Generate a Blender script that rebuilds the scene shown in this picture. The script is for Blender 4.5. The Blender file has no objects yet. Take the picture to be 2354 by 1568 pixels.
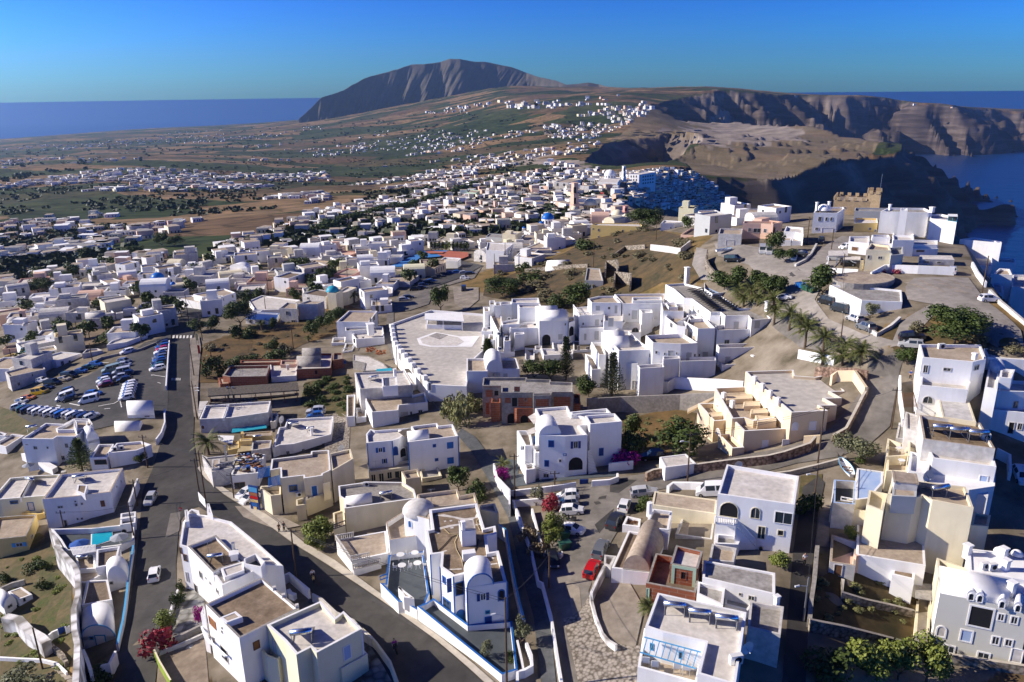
import bpy,bmesh,math,random
import numpy as np
from mathutils import Vector,noise as mnoise
from mathutils.geometry import delaunay_2d_cdt
random.seed(7)
SC=bpy.context.scene
COL=SC.collection
R=math.radians
# --- camera
F=775.0
PITCH=math.atan(253/F)
ROLL=R(0.67)
cp,sp=math.cos(PITCH),math.sin(PITCH)
FWD=Vector((0,cp,-sp));R0=Vector((1,0,0));U0=Vector((0,sp,cp))
RIGHT=R0*math.cos(ROLL)-U0*math.sin(ROLL)
UP=U0*math.cos(ROLL)+R0*math.sin(ROLL)
cam_d=bpy.data.cameras.new('camera');cam=bpy.data.objects.new('camera',cam_d);COL.objects.link(cam)
cam_d.sensor_width=36;cam_d.lens=F/1024*36;cam_d.clip_start=1;cam_d.clip_end=120000
from mathutils import Matrix
cam.matrix_world=Matrix(((RIGHT.x,UP.x,-FWD.x,0),(RIGHT.y,UP.y,-FWD.y,0),(RIGHT.z,UP.z,-FWD.z,0),(0,0,0,1)))
SC.camera=cam
K8,K10=800/2353,1000/2354
FR={'U':(0,0,4000/2353),'A':(0,1600,K8),'B':(0,2133,K8),'C':(700,1500,K8),'D':(700,2033,K8),'E':(1300,1800,K8),'F':(1300,2133,K8),'G':(2000,2000,K10),'H':(3000,2000,K10),'I':(2000,1500,K10),'J':(3000,1334,K10),'K':(1700,1000,K10),'L':(2400,1000,K10),'M':(0,1000,K10),'N':(700,1000,K10),'O':(3000,700,K10),'P':(0,600,K10),'Q':(900,600,K10),'R':(1800,600,K10),'V':(0,150,K10),'W':(1000,150,K10),'X':(2000,200,K10),'Y':(3000,200,K10),'a':(1350,1600,600/1344),'b':(1850,1150,500/1345),'c':(2600,1400,700/1345),'d':(2750,750,600/1344)}
def px(fr,p):
 x0,y0,k=FR[fr]
 return(x0+p[0]*k)*.256,(y0+p[1]*k)*.256
def ray(fr,p):
 x,y=px(fr,p)
 return RIGHT*(x-512)+UP*(341.1-y)+FWD*F
def at_z(fr,p,z):
 d=ray(fr,p)
 return d*(z/d.z) if d.z<-1e-6 else d*(60000/d.y)
def at_dist(fr,p,dist):
 d=ray(fr,p);return d*(dist/math.hypot(d.x,d.y))
def pix(v):
 v=Vector(v);z=v.dot(FWD)
 return 512+v.dot(RIGHT)*F/z,341.1-v.dot(UP)*F/z
 # --- terrain
SEA=-330.0
# (x, y, height) in full-frame picture coordinates; far ones carry a distance instead of a height
CT=[(354,1327,-71),(150,1500,-75),(40,1300,-76),(0,1568,-77),(560,1568,-68),(300,1568,-70),(700,1330,-68),(950,1500,-66),(1120,1568,-65),(1240,1568,-65),(1360,1320,-62),(1310,1220,-63),(1180,1150,-65),(1430,1170,-62),(1650,1080,-60),(1880,1040,-57),(2010,900,-51),(2030,800,-46),(1850,1568,-62),(2000,1400,-62),(2353,1568,-65),(2135,1500,-65),(1950,1200,-58),(2300,1250,-59),(2110,960,-53),(2353,950,-52),(420,960,-71),(420,790,-71),(210,920,-71),(60,900,-76),(20,1100,-76),(0,700,-86),(200,640,-82),(350,660,-78),(560,760,-72),(640,1000,-71),(600,1190,-70),(800,950,-70),(900,640,-74),(880,740,-70),(1000,900,-67),(1070,1050,-67),(1350,1000,-64),(1480,930,-65),(1570,960,-63),(1290,880,-65),(1100,760,-67),(1250,760,-63),(1500,720,-59),(1750,800,-55),(1640,850,-60),(1780,690,-47),(1650,600,-45),(1560,590,-47),(1450,600,-56),(1350,590,-62),(1250,640,-67),(1500,640,-53),(2050,600,-41),(2200,690,-41),(2150,560,-42),(1950,500,-42),(1800,530,-44),(2353,780,-41),(500,560,-88),(700,560,-84),(1000,520,-84),(1200,520,-80),(1400,500,-76),(1250,470,-86),(1300,420,-92),(1000,470,-95),(1100,420,-102),(600,500,-100),(380,530,-105),(130,500,-115),(450,420,-140),(0,520,-113),(300,370,-168),(0,400,-158),(0,350,-252),(700,330,-215),(1000,350,-185),(1100,380,-155),(1300,330,-140),(1350,290,-130),(0,320,-329),(300,298,-329),(600,286,-329),(1550,305,-140),(1700,305,-150),(1850,350,-152),(1750,400,-150),(1600,400,-145),(1950,330,-160)]
CTD=[(900,300,3700),(1200,260,3200),(1150,200,5000),(1250,206,4800),(1400,211,4300),(1470,206,4200),(1600,207,4000),(1500,240,3200),(1400,250,2900),(1300,262,2900),(1150,240,3900),(1050,255,4300),(930,255,4700),(800,268,5200),(700,280,5600)]
# edge of the caldera: land lies to its left (x, y, height or distance, how steeply it falls beyond)
RIM=[(2353,740,-42,1.2),(2290,670,-41,1.2),(2240,605,-41,1.2),(2215,555,-43,1.2),(2160,505,-44,1.5),(2030,487,-45,1.5),(1900,487,-47,1.5),(1750,497,-49,1.3),(1640,503,-54,1.1),(1540,498,-63,.85),(1450,478,-76,.75),(1425,455,-86,.7),(1432,425,-92,.65),(1475,397,-95,.62),(1540,388,-98,.6),(1590,392,-104,.6),(1570,378,-108,1),(1420,383,-105,1.2),(1345,374,-108,1.2),(1363,350,-112,1.1),(1390,330,-118,1.1),(1440,318,-126,1),(1540,315,-131,1),(1612,335,-140,1),(1570,355,-142,1),(1512,383,-141,1.2),(1610,414,-148,1.2),(1700,412,-150,1.2),(1765,410,-150,1.2),(1850,392,-154,1.3),(1980,370,-160,1.3),(2075,355,-165,1.3),(2072,338,-170,1.2),(2015,325,-165,1.2),(1930,312,-152,1.1),(1850,287,-130,1.1),(1700,281,-132,1.1),(1560,281,-128,1.1)]
RIMD=[(1490,243,3150,1.3),(1530,232,3400,1.3),(1590,221,3650,1.3),(1660,207,3850,1.3),(1730,214,3950,1.2),(1790,222,4100,1.2),(1830,219,4500,1.4),(1930,220,4500,1.3),(1975,224,4550,1.4),(2020,224,4900,1.4),(2085,234,5000,1.2),(2110,237,4650,1.4),(2180,240,4700,1.3),(2215,247,5300,1.2),(2300,253,5600,1.2),(2400,262,5700,1.2),(2600,275,5800,1.2)]
P_ct=[at_z('U',(x,y),z) for x,y,z in CT]+[at_dist('U',(x,y),d) for x,y,d in CTD]
rim3=[(Vector((230,-60,-60)),1.2),(Vector((205,40,-56)),1.2),(Vector((165,105,-48)),1.2)]+[(at_z('U',(x,y),z),s) for x,y,z,s in RIM]+[(at_dist('U',(x,y),d),s) for x,y,d,s in RIMD]
P_ct+=[p for p,s in rim3]
P_ct+=[Vector((x,y,z)) for x,y,z in((-60,20,-72),(0,20,-67),(60,20,-66),(-90,50,-76),(110,40,-60),(130,90,-53))]
# the sea floor beyond the east coast
for x,y in((-150,322),(0,320),(300,298),(600,286)):
 p=at_z('U',(x,y),-329);P_ct.append(Vector((p.x*1.35,p.y*1.35,-480)))
rim_xy=np.array([(p.x,p.y) for p,s in rim3]);rim_z=np.array([p.z for p,s in rim3]);rim_s=np.array([s for p,s in rim3])
land_poly=np.vstack([rim_xy,[[9000,9500],[-12000,9500],[-12000,-300],[240,-300]]])
def lp(x,y):
 r=np.hypot(x,y);return np.stack([np.arctan2(x,y)*2.2,np.log(np.maximum(r,5))],-1)
_c=np.array([tuple(p) for p in P_ct]);_q=lp(_c[:,0],_c[:,1])
def _phi(r2):return np.where(r2>1e-12,0.5*r2*np.log(np.maximum(r2,1e-12)),0)
_n=len(_q);_A=np.zeros((_n+3,_n+3))
_A[:_n,:_n]=_phi(((_q[:,None]-_q[None])**2).sum(-1))+np.eye(_n)*0.006
_A[:_n,_n]=1;_A[:_n,_n+1:]=_q;_A[_n,:_n]=1;_A[_n+1:,:_n]=_q.T
_w=np.linalg.solve(_A,np.concatenate([_c[:,2],np.zeros(3)]))
def rbf(x,y):
 q=lp(x,y);out=np.empty(len(q))
 for i in range(0,len(q),20000):
  b=q[i:i+20000]
  out[i:i+20000]=_phi(((b[:,None]-_q[None])**2).sum(-1))@_w[:_n]+_w[_n]+b@_w[_n+1:]
 return out
def hash2(ix,iy,s=0):
 h=(ix.astype(np.int64)*374761393+iy.astype(np.int64)*668265263+s*1442695041)&0xffffffff
 h=((h^(h>>13))*1274126177)&0xffffffff
 return((h^(h>>16))&0xffffff)/float(0xffffff)
def vnoise(x,y,s=0):
 ix,iy=np.floor(x),np.floor(y);fx,fy=x-ix,y-iy
 fx,fy=fx*fx*(3-2*fx),fy*fy*(3-2*fy)
 a,b,c,d=hash2(ix,iy,s),hash2(ix+1,iy,s),hash2(ix,iy+1,s),hash2(ix+1,iy+1,s)
 return(a*(1-fx)+b*fx)*(1-fy)+(c*(1-fx)+d*fx)*fy
def fbm(x,y,o=4,s=0):
 v=0;a=.5
 for i in range(o):
  v=v+a*vnoise(x,y,s+i);x=x*2.03;y=y*2.03;a*=.5
 return v
def rim_dist(x,y):
 """distance beyond the rim (0 on land), its height and steepness at the nearest rim point"""
 P=np.stack([x,y],-1);n=len(P);best=np.full(n,1e18);bz=np.zeros(n);bs=np.ones(n);bt=np.zeros(n)
 ins=np.zeros(n,bool);m=len(land_poly)
 for i in range(m):
  a,b=land_poly[i],land_poly[(i+1)%m]
  c=(a[1]>y)!=(b[1]>y)
  if a[1]!=b[1]:
   ins^=c&(x<(b[0]-a[0])*(y-a[1])/(b[1]-a[1])+a[0])
 L=0
 for i in range(len(rim_xy)-1):
  a,b=rim_xy[i],rim_xy[i+1];ab=b-a;l=np.hypot(*ab)
  t=np.clip(((P-a)@ab)/(l*l),0,1)
  d=np.hypot(*(P-a-t[:,None]*ab).T)
  k=d<best;best[k]=d[k];bz[k]=(rim_z[i]+(rim_z[i+1]-rim_z[i])*t)[k];bs[k]=(rim_s[i]+(rim_s[i+1]-rim_s[i])*t)[k];bt[k]=(L+l*t)[k]
  L+=l
 return np.where(ins,0,best),bz,bs,bt
def terrain_arr(x,y):
 z=rbf(x,y)
 r=np.hypot(x,y)
 d,bz,bs,bt=rim_dist(x,y)
 far=np.clip((r-900)/1500,0,1)
 # gullies and ribs on the cliffs grow with distance
 g=np.abs(fbm(bt/170,d/900+3,3,5)-.44)*3.2
 amp=25*far
 drop=bs*d*(1+far*(g-.55)*1.1)+np.where(d>0,amp*(g-.3)*np.clip(d/60,0,1),0)
 st=22+10*vnoise(bt/300,d*0,9)
 drop=drop+far*5*np.sin(drop/st*6.28)*np.clip(d/30,0,1)
 z=np.where(d>0,bz-drop,z)
 rough=np.clip((r-250)/1200,0,1)
 z=z+rough*np.where(d>0,0,1)*((fbm(x/260,y/260,4,20)-.47)*26+(fbm(x/60,y/60,3,30)-.44)*5)*np.clip((8000-r)/3000,0.0,1)
 q=np.clip((r-1500)/300,0,1)*np.clip((2600-r)/200,0,1)*np.clip((x-320)/120,0,1)*np.where(d>0,0,1)
 z=z-q*np.floor(fbm(x/160,y/160,2,41)*9)*6+q*24
 return np.maximum(z,-520)
def th(x,y):
 return float(terrain_arr(np.array([float(x)]),np.array([float(y)]))[0])
def on_ground(fr,p,h=0.0,z0=-66.0):
 z=z0+h
 for _ in range(14):
  q=at_z(fr,p,min(z,-3));z2=th(q.x,q.y)+h
  if abs(z2-z)<.01:break
  z=z*.4+z2*.6
 return at_z(fr,p,min(z,-3))
 # --- materials
MATS={}
def mat(name,col,rough=.85,spec=.25,var=.12,scale=.6,col2=None,metal=0,bump=0,fine=None,streak=0):
 """plain procedural surface: base colour mottled by two scales of noise"""
 if name in MATS:return MATS[name]
 m=bpy.data.materials.new(name);m.use_nodes=True;nt=m.node_tree;N=nt.nodes;L=nt.links
 b=N['Principled BSDF'];b.inputs['Roughness'].default_value=rough;b.inputs['Metallic'].default_value=metal
 b.inputs['Specular IOR Level'].default_value=spec
 if var or col2:
  g=N.new('ShaderNodeNewGeometry')
  t=N.new('ShaderNodeTexNoise');t.inputs['Scale'].default_value=scale;t.inputs['Detail'].default_value=6;t.inputs['Roughness'].default_value=.62
  L.new(g.outputs['Position'],t.inputs['Vector'])
  r=N.new('ShaderNodeValToRGB');r.color_ramp.elements[0].position=.34;r.color_ramp.elements[1].position=.66
  c2=col2 or tuple(c*(1-var) for c in col)
  r.color_ramp.elements[0].color=(*c2,1);r.color_ramp.elements[1].color=(*col,1)
  L.new(t.outputs['Fac'],r.inputs['Fac']);out=r.outputs['Color']
  if fine:
   t2=N.new('ShaderNodeTexNoise');t2 .inputs['Scale'].default_value=fine;t2 .inputs['Detail'].default_value=4
   L.new(g.outputs['Position'],t2 .inputs['Vector'])
   mx=N.new('ShaderNodeMix');mx.data_type='RGBA';mx.blend_type='MULTIPLY';mx.inputs['Factor'].default_value=.6
   r2=N.new('ShaderNodeValToRGB');r2 .color_ramp.elements[0].position=.3;r2 .color_ramp.elements[1].position=.7
   r2 .color_ramp.elements[0].color=(.55,.55,.55,1)
   L.new(t2 .outputs['Fac'],r2 .inputs['Fac']);L.new(out,mx.inputs['A']);L.new(r2 .outputs['Color'],mx.inputs['B']);out=mx.outputs['Result']
  if streak:
   mp=N.new('ShaderNodeMapping');mp.inputs['Scale'].default_value=(.8,.8,.12);L.new(g.outputs['Position'],mp.inputs['Vector']);t3=N.new('ShaderNodeTexNoise');t3 .inputs['Scale'].default_value=1;t3 .inputs['Detail'].default_value=5
   L.new(mp.outputs[0],t3 .inputs['Vector']);r3=N.new('ShaderNodeValToRGB');r3 .color_ramp.elements[0].position=.28;r3 .color_ramp.elements[1].position=.52;r3 .color_ramp.elements[0].color=(1-streak,1-streak*1.08,1-streak*1.2,1)
   mx=N.new('ShaderNodeMix');mx.data_type='RGBA';mx.blend_type='MULTIPLY';mx.inputs['Factor'].default_value=1;L.new(t3 .outputs['Fac'],r3 .inputs['Fac']);L.new(out,mx.inputs['A']);L.new(r3 .outputs['Color'],mx.inputs['B']);out=mx.outputs['Result']
  L.new(out,b.inputs['Base Color'])
  if bump:
   bp=N.new('ShaderNodeBump');bp.inputs['Strength'].default_value=bump;bp.inputs['Distance'].default_value=.15
   L.new(t.outputs['Fac'],bp.inputs['Height']);L.new(bp.outputs['Normal'],b.inputs['Normal'])
 else:
  b.inputs['Base Color'].default_value=(*col,1)
 MATS[name]=m;return m
def brick_mat(name,c1,c2,mortar,scale,w=.5,h=.25,vertical=True):
 m=bpy.data.materials.new(name);m.use_nodes=True;nt=m.node_tree;N=nt.nodes;L=nt.links
 b=N['Principled BSDF'];b.inputs['Roughness'].default_value=.9
 g=N.new('ShaderNodeNewGeometry');s=N.new('ShaderNodeSeparateXYZ');L.new(g.outputs['Position'],s.inputs[0])
 a=N.new('ShaderNodeMath');a.operation='ADD';L.new(s.outputs['X'],a.inputs[0]);L.new(s.outputs['Y'],a.inputs[1])
 c=N.new('ShaderNodeCombineXYZ');L.new(a.outputs[0],c.inputs[0]);L.new(s.outputs['Z'] if vertical else s.outputs['Y'],c.inputs[1])
 if not vertical:L.new(s.outputs['X'],c.inputs[0])
 t=N.new('ShaderNodeTexBrick');t.inputs['Scale'].default_value=scale;t.inputs['Brick Width'].default_value=w;t.inputs['Row Height'].default_value=h
 t.inputs['Color1'].default_value=(*c1,1);t.inputs['Color2'].default_value=(*c2,1);t.inputs['Mortar'].default_value=(*mortar,1);t.inputs['Mortar Size'].default_value=.03
 L.new(c.outputs[0],t.inputs['Vector']);L.new(t.outputs['Color'],b.inputs['Base Color'])
 MATS[name]=m;return m
def stone_mat(name,c1,c2,scale=1.6):
 m=bpy.data.materials.new(name);m.use_nodes=True;nt=m.node_tree;N=nt.nodes;L=nt.links
 b=N['Principled BSDF'];b.inputs['Roughness'].default_value=.95
 g=N.new('ShaderNodeNewGeometry');v=N.new('ShaderNodeTexVoronoi');v.inputs['Scale'].default_value=scale
 L.new(g.outputs['Position'],v.inputs['Vector'])
 r=N.new('ShaderNodeValToRGB');r.color_ramp.elements[0].color=(*c1,1);r.color_ramp.elements[1].color=(*c2,1)
 s=N.new('ShaderNodeSeparateColor');L.new(v.outputs['Color'],s.inputs[0]);L.new(s.outputs[0],r.inputs['Fac'])
 d=N.new('ShaderNodeValToRGB');d.color_ramp.elements[0].position=.35;d.color_ramp.elements[1].position=.75;d.color_ramp.elements[1].color=(.35,.33,.3,1);d.color_ramp.elements[0].color=(1,1,1,1)
 L.new(v.outputs['Distance'],d.inputs['Fac'])
 mx=N.new('ShaderNodeMix');mx.data_type='RGBA';mx.blend_type='MULTIPLY';mx.inputs['Factor'].default_value=1
 L.new(r.outputs['Color'],mx.inputs['A']);L.new(d.outputs['Color'],mx.inputs['B']);L.new(mx.outputs['Result'],b.inputs['Base Color'])
 MATS[name]=m;return m
mat('white',(.86,.855,.84),var=.08,scale=.3,bump=.1,streak=.09)
mat('offwhite',(.72,.69,.64),var=.18,scale=.4,fine=1.5,bump=.15,streak=.12)
mat('cream',(.78,.70,.50),var=.1,scale=.4,streak=.1)
mat('paleyellow',(.80,.76,.52),var=.08,scale=.5)
mat('yellow',(.78,.58,.22),var=.1,scale=.5)
mat('buff',(.74,.60,.40),var=.08,scale=.4)
mat('ochre',(.62,.42,.18),var=.15,scale=.5)
mat('pink',(.66,.36,.30),var=.12,scale=.4)
mat('peach',(.72,.48,.36),var=.1,scale=.4)
mat('grey',(.47,.48,.47),var=.1,scale=.4)
mat('sage',(.64,.63,.55),var=.05,scale=.3)
mat('stonetan',(.50,.37,.22),var=.25,scale=.8,fine=3)
mat('concrete',(.40,.37,.33),var=.3,scale=.5,fine=2,bump=.2)
mat('rtan',(.52,.43,.33),col2=(.39,.31,.23),scale=.45,fine=2)
mat('rbrown',(.33,.25,.17),col2=(.19,.135,.085),scale=.7,fine=2.5,bump=.2)
mat('rdark',(.27,.21,.15),col2=(.18,.13,.09),scale=.5,fine=2.5)
mat('rwhite',(.74,.70,.65),col2=(.62,.57,.51),scale=.3,fine=1.4)
mat('rgrey',(.42,.40,.37),col2=(.27,.25,.23),scale=.5,fine=2)
mat('rblue',(.30,.42,.66),col2=(.42,.52,.70),scale=.4)
mat('blue',(.02,.13,.42),var=.1,rough=.5)
mat('deepblue',(.015,.05,.22),var=.1,rough=.5)
mat('skyblue',(.10,.38,.66),var=.1,rough=.5)
mat('domeblue',(.01,.14,.52),var=.08,rough=.4)
mat('teal',(.03,.36,.48),var=.15,rough=.5)
mat('pool',(.02,.42,.55),var=.1,rough=.08,spec=.5)
mat('glass',(.03,.04,.05),rough=.1,spec=.6,var=0)
mat('dark',(.015,.015,.018),var=0)
mat('wood',(.20,.10,.05),var=.3,scale=3)
mat('timber',(.10,.065,.04),var=.3,scale=3)
mat('shutterbrown',(.28,.13,.05),var=.1)
mat('metal',(.45,.46,.48),rough=.35,metal=.8,var=.1)
mat('iron',(.04,.04,.045),rough=.5,var=0)
mat('steel',(.62,.64,.66),rough=.25,metal=.9,var=.05)
mat('panel',(.012,.018,.04),rough=.12,spec=.6,var=.1)
mat('plastic',(.70,.70,.68),rough=.5,var=.05)
mat('asphalt',(.082,.076,.07),col2=(.045,.042,.04),scale=.11,fine=.7)
mat('asphalt_pale',(.25,.225,.195),col2=(.13,.118,.104),scale=.14,fine=.8)
mat('lot_pale',(.36,.325,.29),col2=(.25,.225,.195),scale=.1,fine=.7)
mat('asphalt_lot',(.095,.09,.087),col2=(.062,.06,.058),scale=.09,fine=.9)
mat('concrete_ground',(.38,.33,.27),col2=(.22,.185,.145),scale=.2,fine=1.2)
mat('court_ground',(.30,.24,.18),col2=(.19,.145,.105),scale=.35,fine=1.5)
mat('plaza',(.60,.56,.50),col2=(.52,.48,.43),scale=.12,fine=.8)
mat('slate',(.085,.10,.11),col2=(.065,.075,.085),scale=.5)
mat('paving_dark',(.12,.125,.13),col2=(.08,.085,.09),scale=.7,fine=2)
mat('drygrass',(.20,.12,.045),col2=(.08,.06,.025),scale=.18,fine=1.2,bump=.5)
mat('scrub',(.14,.092,.04),col2=(.05,.045,.02),scale=.25,fine=1.4,bump=.6)
mat('greenground',(.06,.07,.02),col2=(.16,.115,.055),scale=.35,fine=1.6,bump=.6)
mat('vines',(.055,.085,.015),col2=(.12,.09,.035),scale=.8,fine=2.5,bump=.8)
mat('soil',(.22,.16,.10),col2=(.13,.095,.06),scale=.3,fine=1.5,bump=.4)
mat('marking',(.75,.74,.70),var=.25,scale=1.2)
mat('court_red',(.42,.13,.08),var=.15,scale=.2)
mat('court_blue',(.05,.20,.50),var=.1,scale=.2)
mat('kerb',(.52,.47,.39),var=.25,scale=.8)
mat('terracotta',(.42,.15,.06),var=.2,scale=2)
mat('thatch',(.17,.145,.115),col2=(.08,.068,.055),scale=2.2,fine=6,bump=.6)
mat('red',(.55,.02,.015),var=.05,rough=.4)
mat('lime',(.27,.38,.05),var=.2)
mat('mint',(.45,.60,.44),var=.1)
mat('rope',(.45,.36,.2),var=.1)
mat('rubber',(.02,.02,.02),var=0)
mat('fabric_blue',(.03,.10,.35),var=.1);mat('fabric_grey',(.35,.37,.4),var=.1);mat('fabric_white',(.75,.73,.7),var=.1)
mat('bark',(.13,.095,.065),var=.35,scale=3);mat('palmtrunk',(.16,.115,.075),var=.4,scale=4)
brick_mat('brick',(.33,.10,.045),(.25,.07,.03),(.30,.2,.14),1.0,1.2,.5)
stone_mat('stonewall',(.20,.17,.13),(.42,.36,.28),2.2)
stone_mat('crazy',(.16,.16,.15),(.38,.37,.34),.9)
stone_mat('cobble',(.26,.225,.185),(.34,.30,.25),2.4)
stone_mat('redstone',(.23,.14,.10),(.40,.28,.2),2.0)
stone_mat('whiterock',(.62,.60,.57),(.80,.79,.77),.5)
def leafmat(name,c1,c2):
 m=bpy.data.materials.new(name);m.use_nodes=True;nt=m.node_tree;N=nt.nodes;L=nt.links
 b=N['Principled BSDF'];b.inputs['Roughness'].default_value=.6;b.inputs['Specular IOR Level'].default_value=.2
 o=N.new('ShaderNodeObjectInfo');g=N.new('ShaderNodeNewGeometry');t=N.new('ShaderNodeTexNoise');t.inputs['Scale'].default_value=1.1
 L.new(g.outputs['Position'],t.inputs['Vector'])
 a=N.new('ShaderNodeMath');a.operation='MULTIPLY_ADD';L.new(g.outputs['Random Per Island'],a.inputs[0]);a.inputs[1].default_value=.6;L.new(t.outputs['Fac'],a.inputs[2])
 a2=N.new('ShaderNodeMath');a2 .operation='MULTIPLY_ADD';L.new(o.outputs['Random'],a2 .inputs[0]);a2 .inputs[1].default_value=.3;L.new(a.outputs[0],a2 .inputs[2])
 r=N.new('ShaderNodeValToRGB');r.color_ramp.elements[0].position=.45;r.color_ramp.elements[1].position=1.2/1.3
 r.color_ramp.elements[0].color=(*c1,1);r.color_ramp.elements[1].color=(*c2,1);L.new(a2 .outputs[0],r.inputs['Fac'])
 L.new(r.outputs['Color'],b.inputs['Base Color']);MATS[name]=m
leafmat('leaf',(.014,.027,.008),(.06,.085,.02));leafmat('leaf_olive',(.045,.055,.025),(.15,.155,.08));leafmat('leaf_dark',(.010,.018,.008),(.035,.048,.016))
leafmat('leaf_bright',(.05,.085,.015),(.17,.20,.04));leafmat('leaf_scrub',(.07,.068,.035),(.17,.15,.08));leafmat('leaf_palm',(.03,.05,.014),(.12,.13,.04))
leafmat('bloom',(.16,.01,.10),(.35,.02,.22));leafmat('bloom_red',(.14,.012,.02),(.32,.03,.05));leafmat('leaf_reed',(.09,.10,.035),(.2,.2,.08));leafmat('leaf_dry',(.12,.085,.05),(.22,.17,.10))
# --- object helpers
def mesh_obj(name,verts,faces,mats,parent=None,mi=None,smooth=False):
 me=bpy.data.meshes.new(name);me.from_pydata([tuple(v) for v in verts],[],faces);
 for m in(mats if isinstance(mats,(list,tuple)) else[mats]):me.materials.append(MATS[m] if isinstance(m,str) else m)
 if mi:me.polygons.foreach_set('material_index',mi)
 if smooth:me.polygons.foreach_set('use_smooth',[True]*len(me.polygons))
 me.update();o=bpy.data.objects.new(name,me);COL.objects.link(o)
 if parent:o.parent=parent
 return o
def structure(o):o['kind']='structure';return o
def thing(name,label,cat,loc=(0,0,0),rz=0,group=None):
 o=bpy.data.objects.new(name,None);COL.objects.link(o);o.location=loc;o.rotation_euler=(0,0,rz)
 o['label']=label;o['category']=cat
 if group:o['group']=group
 return o
def tag(o,label,cat,group=None):
 o['label']=label;o['category']=cat
 if group:o['group']=group
 return o
def np_mesh(name,V,Fq,mats):
 me=bpy.data.meshes.new(name);me.vertices.add(len(V));me.vertices.foreach_set('co',V.astype(np.float32).ravel())
 k=Fq.shape[1];me.loops.add(Fq.size);me.loops.foreach_set('vertex_index',Fq.astype(np.int32).ravel())
 me.polygons.add(len(Fq));me.polygons.foreach_set('loop_start',np.arange(0,Fq.size,k,dtype=np.int32));me.polygons.foreach_set('loop_total',np.full(len(Fq),k,np.int32))
 for m in mats:me.materials.append(m)
 me.update(calc_edges=True);me.polygons.foreach_set('use_smooth',np.ones(len(Fq),bool))
 o=bpy.data.objects.new(name,me);COL.objects.link(o);return o
def inpoly(x,y,poly):
 ins=np.zeros(len(x),bool);m=len(poly)
 for i in range(m):
  a,b=poly[i],poly[(i+1)%m]
  if a[1]!=b[1]:ins^=((a[1]>y)!=(b[1]>y))&(x<(b[0]-a[0])*(y-a[1])/(b[1]-a[1])+a[0])
 return ins
 # --- sky, sun
SUN_EL,SUN_AZ=27.0,4.5
sd=Vector((-math.cos(R(SUN_EL))*math.cos(R(SUN_AZ)),math.cos(R(SUN_EL))*math.sin(R(SUN_AZ)),math.sin(R(SUN_EL))))
sl=bpy.data.lights.new('sun','SUN');sl.energy=4.8;sl.angle=R(.5);sl.color=(1,.90,.76)
so=bpy.data.objects.new('sun',sl);COL.objects.link(so);so.rotation_euler=sd.to_track_quat('Z','Y').to_euler()
wd=bpy.data.worlds.new('World');SC.world=wd;wd.use_nodes=True
bg=wd.node_tree.nodes['Background'];sky=wd.node_tree.nodes.new('ShaderNodeTexSky');sky.sky_type='NISHITA';sky.sun_disc=False
sky.sun_elevation=R(SUN_EL);sky.sun_rotation=math.atan2(sd.x,sd.y);sky.altitude=300;sky.air_density=1.0;sky.dust_density=0.2;sky.ozone_density=9
_g=wd.node_tree.nodes.new('ShaderNodeGamma');_g.inputs['Gamma'].default_value=2.2;wd.node_tree.links.new(sky.outputs['Color'],_g.inputs['Color'])
_k=wd.node_tree.nodes.new('ShaderNodeVectorMath');_k.operation='MULTIPLY';_k.inputs[1].default_value=(.05,.093,.12);wd.node_tree.links.new(_g.outputs['Color'],_k.inputs[0])
wd.node_tree.links.new(_k.outputs['Vector'],bg.inputs['Color']);bg.inputs['Strength'].default_value=.1
SC.view_settings.view_transform='Standard';SC.view_settings.look='None';SC.view_settings.exposure=0.7;SC.view_settings.gamma=1
SC.cycles.max_bounces=5;SC.cycles.diffuse_bounces=3;SC.cycles.glossy_bounces=2;SC.cycles.volume_bounces=0;SC.cycles.transparent_max_bounces=4
SC.cycles.use_denoising=True
# --- ground
def build_ground():
 na,nr=900,520
 az=np.radians(np.linspace(-41,43,na));rr=28*np.exp(np.linspace(0,math.log(8800/28),nr))
 Rg,Ag=np.meshgrid(rr,az,indexing='ij');x=(Rg*np.sin(Ag)).ravel();y=(Rg*np.cos(Ag)).ravel()
 z=terrain_arr(x,y);global ZG;ZG=(z.reshape(nr,na),math.radians(-41),math.radians(84)/(na-1),math.log(28),math.log(8800/28)/(nr-1))
 i=np.arange(nr-1)[:,None]*na+np.arange(na-1)[None]
 Fq=np.stack([i,i+1,i+na+1,i+na],-1).reshape(-1,4)
 keep=(z[Fq]>SEA-60).any(1);Fq=Fq[keep]
 o=np_mesh('ground',np.stack([x,y,z],-1),Fq,[ground_mat()]);structure(o)
 d,bz,bs,bt=rim_dist(x,y)
 town=np.zeros(len(x));jx=x+(fbm(x/30,y/30,3,3)-.44)*40;jy=y+(fbm(x/30,y/30,3,4)-.44)*40
 for poly in TOWN:town=np.maximum(town,inpoly(jx,jy,[on_ground('U',p).to_2d() for p in poly]))
 hill=np.zeros(len(x))
 for poly in HILL:hill=np.maximum(hill,(.7 if poly is HILL[-1] else 1)*inpoly(x,y,[on_ground('U',p,z0=-145 if poly is HILL[-1] else-66).to_2d() for p in poly]))
 ash=np.zeros(len(x))
 jx=x+(fbm(x/90,y/90,3,13)-.44)*260;jy=y+(fbm(x/90,y/90,3,14)-.44)*500
 ash=np.maximum(ash,np.where((hill>.6)&(hill<.8),.3,0))
 for poly in ASH:ash=np.maximum(ash,inpoly(jx,jy,[on_ground('U',p,z0=-145).to_2d() for p in poly]))
 col=np.stack([town,hill,np.maximum(ash,np.where(d>0,.6*np.exp(-((bz-z)/45)**2)*vnoise(bt/120,d*0,77)**2*1.6,0)),np.where(d>0,1.,0.)],-1).astype(np.float32)
 a=o.data.color_attributes.new('zone','FLOAT_COLOR','POINT');a.data.foreach_set('color',col.ravel())
 return o
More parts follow.
